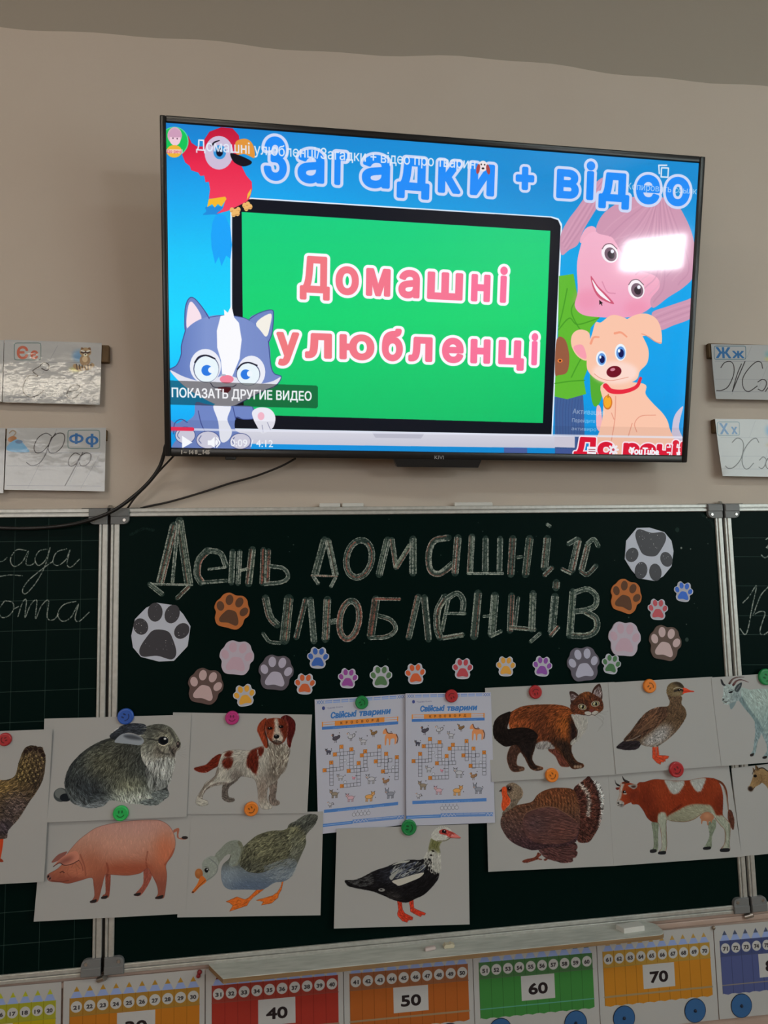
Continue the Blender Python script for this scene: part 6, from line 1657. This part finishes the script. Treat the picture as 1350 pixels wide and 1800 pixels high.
c = LC['E'].zoom(0, 570, 4.5)
ruled(c, (300, 464, 578), 72, 730, ((455, 170, 225, 600), (725, 425, 630, 605)))
rbox(c, 113, 148, 323, 282); c.textfit('Є', (132, 270), (222, 272), 98, (166, 84, 66), bold=9); c.textfit('є', (240, 270), (300, 272), 84, (166, 84, 66), bold=8)
for p in ((318, 325, 350, 304, 384, 318, 386, 352, 366, 366, 330, 350), (320, 330, 260, 370, 300, 410, 230, 410, 186, 480, 190, 545, 236, 576, 290, 566, 345, 526), (610, 478, 630, 492, 610, 520, 545, 534), (612, 478, 560, 495, 530, 550, 545, 584, 592, 580, 646, 534)):
    c.line(P(*p), 7, CU)
c.ell(625, 250, 52, 46, (84, 130, 176), blur=5, a=.8); c.ell(600, 358, 52, 14, (190, 180, 70), blur=4, a=.8); c.ell(672, 285, 42, 46, (142, 118, 92)); c.ell(676, 220, 46, 36, (150, 128, 100)); c.fill(P(640, 200, 645, 182, 662, 192), (110, 84, 64)); c.fill(P(694, 190, 714, 184, 718, 206), (110, 84, 64))
c.ell(676, 222, 40, 12, (64, 50, 46)); c.ell(655, 212, 18, 6, (214, 208, 196), 15); c.ell(698, 212, 18, 6, (214, 208, 196), -15); c.ell(676, 242, 16, 12, (206, 196, 180)); c.ell(676, 238, 6, 5, (40, 32, 30)); c.ell(672, 276, 22, 24, (186, 166, 136))
c.line(P(594, 330, 620, 348, 660, 350, 700, 344, 730, 324), 34, (150, 126, 96))
for k in range(6):
    c.line(P(604 + k * 23, 318 + (k - 2.5) ** 2 * -1.5 + 8, 610 + k * 22, 366 - abs(k - 2.5) * 4), 8, (62, 48, 42))
c = LC['F'].zoom(0, 570, 4.5)
ruled(c, (1014, 1120, 1276), 55, 800, ((450, 830, 220, 1296), (650, 1040, 556, 1246), (786, 1034, 640, 1296)))
rbox(c, 537, 838, 788, 982); c.textfit('Ф', (546, 940), (660, 940), 74, (46, 92, 148), bold=7); c.textfit('ф', (676, 948), (778, 948), 82, (46, 92, 148), bold=7)
for p in ((440, 862, 400, 920, 360, 1030, 310, 1100, 250, 1118, 210, 1094), (405, 880, 360, 862, 300, 900, 270, 970, 284, 1014, 330, 1010, 380, 960, 410, 890), (410, 900, 455, 864, 500, 866, 512, 905, 490, 970, 440, 1014, 396, 1016, 380, 985), (655, 1015, 600, 1120, 515, 1278), (630, 1030, 590, 1020, 550, 1060, 542, 1105, 566, 1124, 606, 1098, 636, 1040), (640, 1040, 680, 1018, 718, 1030, 712, 1080, 676, 1118, 640, 1118, 628, 1096)):
    c.line(P(*p), 6.5, CU)
c.line(P(75, 860, 100, 840, 125, 855, 110, 880, 85, 895), 9, (140, 122, 104)); c.ell(96, 908, 36, 22, (150, 106, 74), -15); c.fill(P(60, 960, 140, 910, 220, 985, 218, 1012, 70, 1004), (104, 152, 190)); c.ell(150, 930, 30, 14, (90, 116, 150))
c = LC['Zh'].zoom(1180, 570, 6)
ruled(c, (390, 582, 716), 458, 1400, ((848, 232, 800, 345), (786, 380, 622, 750), (1010, 440, 900, 700)))
rbox(c, 452, 230, 785, 370, (70, 100, 116), 6); c.textfit('Ж', (472, 352), (630, 354), 112, (52, 98, 148), bold=10); c.textfit('ж', (646, 352), (768, 354), 96, (52, 98, 148), bold=9)
for p in ((520, 458, 560, 406, 622, 394, 656, 440, 650, 540, 590, 660, 520, 702, 466, 704), (775, 394, 700, 560, 632, 712), (738, 420, 690, 530, 632, 712), (960, 466, 944, 404, 890, 400, 806, 478, 746, 580, 752, 680, 806, 714, 896, 656), (905, 612, 950, 586, 990, 600, 990, 650, 950, 706, 904, 690), (1090, 590, 1020, 660, 980, 712), (1160, 610, 1110, 592, 1060, 660, 1080, 708, 1130, 690)):
    c.line(P(*p), 8.5, CU)
c.ell(1030, 320, 40, 36, (104, 150, 160), blur=5, a=.8); c.ell(1030, 368, 44, 14, (186, 180, 84), blur=4, a=.8); c.ell(1080, 310, 46, 40, (150, 120, 80))
c = LC['Kh'].zoom(1180, 570, 6)
ruled(c, (1196, 1393, 1528), 520, 1440, ((886, 1020, 824, 1190), (800, 1260, 700, 1530), (1040, 1240, 960, 1520)))
rbox(c, 486, 1030, 718, 1172, (70, 100, 116), 6); c.textfit('Х', (516, 1156), (606, 1157), 112, (52, 98, 148), bold=9); c.textfit('х', (636, 1156), (698, 1157), 98, (52, 98, 148), bold=8)
for p in ((640, 1246, 690, 1202, 740, 1220, 758, 1290, 726, 1420, 650, 1508, 590, 1524, 560, 1498), (920, 1246, 890, 1202, 832, 1232, 762, 1330, 736, 1440, 758, 1520, 802, 1524, 856, 1468), (920, 1436, 960, 1402, 992, 1430, 976, 1490, 940, 1526, 912, 1510), (1060, 1420, 1020, 1410, 984, 1470, 1000, 1524, 1050, 1500)):
    c.line(P(*p), 8.5, CU)
c.ell(1040, 1120, 46, 56, (80, 130, 172), blur=5, a=.8); c.ell(1040, 1276, 50, 12, (140, 130, 90), blur=4, a=.8); c.ell(1090, 1160, 44, 60, (170, 120, 84))
for k in ('n1', 'n2'):
    c = LC[k].zoom(0, 0, 1)
    y0 = LET[k][0][1]
    for f in (.42, .72, .92):
        c.line(P(-170, y0 + 112 * f, 0, y0 + 114 * f), .7, LN, a=.8)
for nm, x0, x1, y0, y1 in (('E', -165, 191.5, 603, 637), ('F', -165, 187.5, 754, 774), ('Zh', 1244.5, 1412, 606, 633), ('Kh', 1253, 1415, 738, 762)):
    a, b = wp(x0, y0, .012), wp(x1, y1, .012)
    zt_ = (wp(x0, y0, .012).z + wp(x1, y0, .012).z) / 2
    o = box('wooden_batten', (a.x, -.015, min(b.z, zt_ - .02)), (b.x, 0, zt_), M_WOOD, None, .002)
    tag(o, {'E': 'brown wooden batten behind the upper letter cards left of the television', 'F': 'brown wooden batten behind the lower letter cards left of the television', 'Zh': 'brown wooden batten behind the upper letter card right of the television', 'Kh': 'brown wooden batten behind the lower letter card right of the television'}[nm], 'batten', 'battens behind the letter cards')
LLAB = {'E': 'white laminated letter card with red Є and a raccoon, left of the television', 'F': 'white laminated letter card with blue Ф, left of the television', 'Zh': 'white laminated letter card with blue Ж, right of the television', 'Kh': 'white laminated letter card with blue Х, right of the television',
        'n1': 'ruled laminated card cut by the frame, beside the red Є card', 'n2': 'ruled laminated card cut by the frame, beside the blue Ф card'}
for k in ('n1', 'n2', 'E', 'F', 'Zh', 'Kh'):
    o = sheet('letter_card', LC[k], LDEP - (.0006 if k[0] == 'n' else 0), M_LAM, L_W, .001 if k in ('E', 'F', 'n1', 'n2') else .007, .0008, top=0.60)
    tag(o, LLAB[k], 'letter card', 'handwriting letter cards on the wall')
# ------------------------------------------------------------------ paw cut-outs on the board
M_PAW = material('painted foam cut-out', rough=0.7, spec=0.25, attr='Col')
M_GLIT = material('glitter paper', rough=0.45, spec=0.5, attr='Col')
PAW = P(-.27, -.43, 0, -.47, .27, -.43, .37, -.27, .35, -.12, .49, .0, .49, .17, .37, .26, .33, .43, .19, .51, 0, .41, -.19, .51, -.33, .43, -.37, .26, -.49, .17, -.49, 0, -.35, -.12, -.37, -.27)
TOES = ((-.345, .08, .105, .14, 28), (-.145, .31, .11, .15, 8), (.145, .31, .11, .15, -8), (.345, .08, .105, .14, -28))
PAD = P(-.22, -.36, 0, -.33, .22, -.36, .28, -.26, .2, -.08, .1, .03, -.1, .03, -.2, -.08, -.28, -.26)
PAW2 = P(-.27, -.46, 0, -.47, .27, -.46, .40, -.30, .42, -.12, .5, .0, .49, .17, .41, .29, .34, .43, .19, .51, 0, .48, -.19, .51, -.34, .43, -.41, .29, -.49, .17, -.5, 0, -.42, -.12, -.40, -.30)


def ring(x, y, rx, ry, deg, n=20):
    t = np.linspace(0, math.tau, n, endpoint=False)
    c, s_ = math.cos(math.radians(deg)), math.sin(math.radians(deg))
    return np.c_[x + rx * np.cos(t) * c - ry * np.sin(t) * s_, y + rx * np.cos(t) * s_ + ry * np.sin(t) * c]


def paw(cx, cy, size, rot, edge, ground, pads, label, thick=.003, outline=None, glitter=False, group='paper paws on the chalkboard'):
    o_ = wp(cx, cy, SD)
    w = (wp(cx + size / 2, cy, SD) - wp(cx - size / 2, cy, SD)).length
    c, s_ = math.cos(math.radians(rot)), math.sin(math.radians(rot))
    polys = []

    def add(p, d, col):
        q = np.asarray(p)
        polys.append((np.c_[o_.x + w * (q[:, 0] * c - q[:, 1] * s_), np.full(len(q), -SD - d), o_.z + w * (q[:, 0] * s_ + q[:, 1] * c)], col))
    full = spline(PAW2 if size > 50 else PAW, True, 6) if outline is None else outline
    add(full, thick, edge)
    add(np.asarray(full) * (.93 if outline is None else .97), thick + .0002, ground)
    toes = TOES if not glitter else ((-.36, .06, .125, .15, 30), (-.15, .34, .13, .17, 10), (.15, .34, .13, .17, -10), (.36, .06, .125, .15, -30))
    for t in toes:
        add(ring(*t), thick + .0005, pads)
    add(spline(PAD if not glitter else PAD * [1.15, 1.25] + [0, -.01], True, 6), thick + .0005, pads)
    r = np.random.default_rng(int(cx))
    if glitter:
        for k in range(90):
            x, y = r.uniform(-.45, .45), r.uniform(-.47, .5)
            if any(((x - t[0]) / t[2]) ** 2 + ((y - t[1]) / t[3]) ** 2 < .8 for t in toes) or (abs(x) < .24 and -.42 < y < -.12):
                e = r.uniform(.003, .008)
                v = int(r.uniform(90, 215))
                add(P(x - e, y, x, y - e, x + e, y, x, y + e), thick + .0008, (v, v, v + 6))
    vs, fs, cs = [], [], []
    for k, (q, col) in enumerate(polys):
        n = len(vs)
        vs += [tuple(v) for v in q]
        fs.append(list(range(n, n + len(q)))[::-1])
        cs.append(albedo(col, (138, 136, 132), .6))
        if k == 0:
            m = len(vs)
            vs += [(v[0], -SD - .0003, v[2]) for v in q]
            for i in range(len(q)):
                j = (i + 1) % len(q)
                fs.append([n + i, n + j, m + j, m + i])
                cs.append(albedo(edge, (138, 136, 132), .6))
    me = bpy.data.meshes.new('paper_paw')
    me.from_pydata(vs, [], fs)
    at = me.attributes.new('Col', 'FLOAT_COLOR', 'FACE')
    at.data.foreach_set('color', np.c_[np.array(cs), np.ones(len(cs))].astype(np.float32).ravel())
    o = link('paper_paw', me, M_GLIT if glitter else M_PAW)
    return tag(o, label, 'paw cut-out', group)


SIL, BLKG = (142, 144, 152), (34, 33, 38)
OCT = P(-.5, -.12, -.44, -.32, -.28, -.47, .04, -.52, .3, -.48, .5, -.2, .5, .16, .34, .36, .17, .5, -.15, .51, -.32, .4, -.48, .18)
paw(283, 1111, 101, -8, SIL, SIL, BLKG, 'large silver paw with glittering black pads left of the chalk heading', .0015, OCT, True)
paw(1141, 974, 84, 172, SIL, SIL, BLKG, 'large silver paw with glittering black pads, upside down right of the heading', .0015, OCT, True)
OR, TN = (140, 80, 40), (70, 46, 32)
paw(407, 1075, 62, -16, OR, OR, TN, 'orange brown paw with dark pads left of the heading')
paw(1099, 1049, 54, -20, OR, OR, TN, 'orange brown paw with dark pads at the right end of the heading')
PW_, PK_ = (142, 132, 140), (146, 122, 132)
paw(416, 1157, 60, -8, PW_, PW_, PK_, 'pale pink paw with pink pads below the left orange brown paw')
paw(1097, 1124, 56, -6, PW_, PW_, PK_, 'pale pink paw with pink pads below the right orange brown paw')
paw(361, 1207, 62, -14, (72, 56, 52), (72, 56, 52), (146, 124, 122), 'dark brown paw with pink pads above the spaniel card')
paw(1168, 1131, 56, -12, (74, 60, 54), (74, 60, 54), (150, 130, 128), 'dark brown paw with pink pads at the right of the board')
paw(485, 1183, 61, -8, (70, 64, 70), (70, 64, 70), (136, 130, 142), 'grey paw with lilac pads right of the left pale pink paw')
paw(1025, 1168, 56, 4, (72, 68, 76), (72, 68, 76), (134, 132, 144), 'grey paw with lilac pads above the cat card')
WE = (150, 150, 156)
for x, y, s_, r_, col, lb in ((559, 1157, 38, -4, (44, 74, 134), 'small white edged blue paw below the chalk heading'), (1201, 1041, 33, -10, (48, 82, 152), 'small white edged blue paw at the upper right'),
                              (536, 1203, 37, -4, (154, 72, 40), 'small white edged orange paw right of the left grey paw'), (730, 1185, 36, 2, (160, 72, 40), 'small white edged orange paw above the crossword sheets'),
                              (611.5, 1193, 35, -6, (112, 54, 112), 'small white edged purple paw left of a green paw'), (953, 1172, 34, -8, (104, 58, 120), 'small white edged purple paw left of the right grey paw'),
                              (669.5, 1190, 39, -2, (62, 88, 58), 'small white edged green paw above the left crossword sheet'), (1074, 1168, 33, -12, (58, 90, 58), 'small white edged green paw beside the right grey paw'),
                              (813, 1176, 36, -3, (138, 52, 58), 'small white edged red paw above the right crossword sheet'), (1156, 1072, 35, -4, (146, 66, 72), 'small white edged red paw above the right dark brown paw'),
                              (889, 1172, 34, -3, (164, 118, 48), 'small white edged yellow paw above the cat card'), (430, 1223, 39, 8, (168, 122, 44), 'small white edged yellow paw above the spaniel card')):
    paw(x, y, s_, r_, WE, (136, 134, 140), col, lb, .0012)

# ------------------------------------------------------------------ round smiley magnets
def magnet(px, py, dpx, depth, color, rot, cname, where):
    key = 'magnet plastic ' + cname
    m = bpy.data.materials.get(key) or material(key, color, 0.35)
    md = bpy.data.materials.get(key + ' hollow') or material(key + ' hollow', tuple(v * .33 for v in color), 0.6)  # darkened copy of the plastic: shade of the engraved smiley put into colour
    o_ = wp(px, py, depth + .004)
    r = (wp(px + dpx / 2, py, depth) - wp(px - dpx / 2, py, depth)).length / 2
    prof_ = [(1.0, 0), (1.0, .0035), (.96, .0052), (.88, .0062), (.78, .0064), (.72, .0060), (.0, .0062)]
    bm = bmesh.new()
    N = 36
    rings_ = [[bm.verts.new((o_.x + r * a * math.cos(t), -depth - d, o_.z + r * a * math.sin(t))) for t in [k * math.tau / N for k in range(N)]] for a, d in prof_[:-1]]
    for a, b in zip(rings_, rings_[1:]):
        for k in range(N):
            bm.faces.new((a[k], a[(k + 1) % N], b[(k + 1) % N], b[k]))
    bm.faces.new(rings_[-1]); bm.faces.new(rings_[0][::-1])
    me = bm_mesh(bm, 'magnet', False)
    o = link('smiley_magnet', me, m)
    tag(o, '%s round smiley magnet %s' % (cname, where), 'magnet', 'round magnets on the chalkboard')
    c, s_ = math.cos(math.radians(rot)), math.sin(math.radians(rot))
    bm = bmesh.new()
    T = lambda p: [(o_.x + r * (x * c - y * s_), o_.z + r * (x * s_ + y * c)) for x, y in p]
    for x in (-.21, .21):
        prism_bm(T(ring(x, .24, .10, .2, 0, 14)), -depth - .0066, -depth - .005, bm)
    t = np.linspace(math.radians(205), math.radians(335), 14)
    arc = [(.56 * math.cos(k), .06 + .56 * math.sin(k)) for k in t] + [(.42 * math.cos(k), .06 + .44 * math.sin(k)) for k in t[::-1]]
    prism_bm(T(arc), -depth - .0066, -depth - .005, bm)
    link('smiley_face', bm_mesh(bm, 'smiley_face'), md, o)


RED, GRN, LGR, BLU_, PNK, ORG = (.50, .028, .035), (.014, .28, .075), (.03, .58, .13), (.03, .12, .55), (.58, .035, .24), (.95, .27, .03)
magnet(8, 1300, 24, .0280, RED, -70, 'red', 'on the hen card at the left edge')
magnet(220.5, 1259.5, 29, .0220, BLU_, 60, 'blue', 'on the rabbit card')
magnet(212, 1430, 27.5, .0297, LGR, 0, 'light green', 'between the rabbit and pig cards')
magnet(408, 1262, 24.5, .0205, PNK, 0, 'pink', 'on the spaniel card')
magnet(441.5, 1422.5, 25, .0262, ORG, 30, 'orange', 'between the spaniel and goose cards')
magnet(636, 1235, 23, .0190, GRN, 120, 'green', 'on the left crossword sheet')
magnet(794, 1223.5, 22, .0255, RED, 200, 'red', 'on the right crossword sheet')
magnet(719, 1455, 26.5, .0260, GRN, 80, 'dark green', 'on the muscovy duck card')
magnet(941.5, 1216.5, 22.5, .0226, RED, 190, 'red', 'on the cat card')
magnet(970.5, 1363, 23, .0282, ORG, 40, 'orange', 'between the cat and turkey cards')
magnet(1142.5, 1206, 22.5, .0232, ORG, 130, 'orange', 'on the brown duck card')
magnet(1189.5, 1353, 25, .0297, RED, 30, 'red', 'between the brown duck and cow cards')
magnet(1347, 1190, 26, .0240, GRN, 60, 'green', 'on the goat card at the right edge')

# ------------------------------------------------------------------ cables
M_CABLE = material('black cable', (0.008, 0.008, 0.009), 0.4)
M_CABLE2 = material('dark brown cable', (0.014, 0.010, 0.009), 0.45)
def cable(pts, r, mat, label):
    o = tube('cable', [wp(x, y, d) for x, y, d in pts], r, mat)
    tag(o, label, 'cable', 'cables hanging from the television')
cable(((300, 770, .075), (291.5, 783, .07), (288.5, 797, .06), (280, 821.7, .05), (263, 846, .045), (236.7, 871, .045), (202, 896, .045), (165, 912, .042), (120, 923, .034), (60, 928.5, .030), (0, 928, .030), (-60, 922, .030)), .0042, M_CABLE, 'thick black cable curving from the television corner across the left wing')
cable(((310, 796, .075), (304, 803, .06), (281, 827, .03), (262, 849.5, .022), (238, 874, .018), (225, 892, .012), (222, 897, .006)), .0022, M_CABLE2, 'thin black cable beside the thick one')
cable(((519, 806, .05), (515, 808.5, .042), (492, 820.5, .03), (447.8, 837.5, .02), (403, 850, .014), (352, 866.5, .010), (300, 881.5, .008), (252, 892, .005), (244, 897, .004)), .0024, M_CABLE2, 'long thin black cable sloping from the television middle to the board')

# ------------------------------------------------------------------ chalks and pins
M_CHALK = material('white chalk', (0.72, 0.71, 0.68), 0.95, spec=0.1)
M_CHALKP = material('pink chalk', (0.66, 0.55, 0.53), 0.95, spec=0.1)
M_CHALKY = material('cream chalk', (0.66, 0.60, 0.45), 0.95, spec=0.1)
def stick(x0, x1, yc, z0, h, dep, mat, label, group, bev=.0018, skew=0):
    bm = box_bm((x0, yc - dep / 2, z0), (x1, yc + dep / 2, z0 + h), bev)
    for v in bm.verts:
        v.co.y += skew * (v.co.x - (x0 + x1) / 2)
    o = link('chalk_stick', bm_mesh(bm, 'chalk_stick'), mat)
    tag(o, label, 'chalk', group)
for a, b, lb in ((561, 598, 'white chalk on the board top, left of two touching pieces'), (601.5, 639, 'white chalk on the board top, right of two touching pieces'), (798, 865, 'long white chalk lying alone on the board top')):
    stick(wp(a, 891, .010).x, wp(b, 891, .010).x, -.010, Z1, .0095, .011, M_CHALK, lb, 'chalks on top of the board')
yt = -FD - .036
def tray_x(px, py, dep):
    return wp(px, py, dep).x
stick(tray_x(746, 1658, .05), tray_x(766, 1658, .05), -.050, zt, .007, .012, M_CHALKP, 'small pale pink chalk stub on the tray', 'chalks on the tray', .003, .2)
bm = prism_bm([(0, 0), (.022, 0), (.024, .006), (.016, .0095), (.012, .007), (.003, .0085), (-.002, .004)], -.052, -.040, bevel=.001)
for v in bm.verts:
    v.co.x += tray_x(780, 1652, .046); v.co.z += zt
o = link('chalk_stick', bm_mesh(bm, 'chalk_stick'), M_CHALKY)
tag(o, 'broken cream chalk piece on the tray beside the pink stub', 'chalk', 'chalks on the tray')
bx0, bx1 = tray_x(1087, 1630, .05), tray_x(1128, 1625, .045)
bm = flat_prism([(bx0, -.038), (bx0 + .008, -.062), (bx1, -.058), (bx1 - .001, -.034)], zt, zt + .011, .0012)
o = link('chalk_stick', bm_mesh(bm, 'chalk_stick'), M_CHALK)
tag(o, 'thick white chalk block at the right end of the tray', 'chalk', 'chalks on the tray')
M_PINR = material('red plastic pin', (0.26, 0.01, 0.015), 0.3)
M_PINW = material('dull brass pin', (0.30, 0.25, 0.19), 0.4, metal=.6)
def pin(px, py, mat, label, big):
    o_ = wp(px, py, PD + .001)
    bm = bmesh.new()
    for dx, dz, r_ in (((0, .004, .0052), (-.0025, -.0035, .0046)) if big else ((0, 0, .0045),)):
        bmesh.ops.create_uvsphere(bm, u_segments=14, v_segments=10, radius=r_, matrix=Matrix.Translation((o_.x + dx, o_.y - .002, o_.z + dz)) @ Matrix.Diagonal((1, .8, 1, 1)))
    tag(link('push_pin', bm_mesh(bm, 'push_pin', True), mat), label, 'pin')
pin(351, 1711.5, M_PINR, 'red push pin on the amber poster, upper right corner', True)
pin(1253.5, 1630.5, M_PINW, 'dull push pin between the orange and blue posters', False)
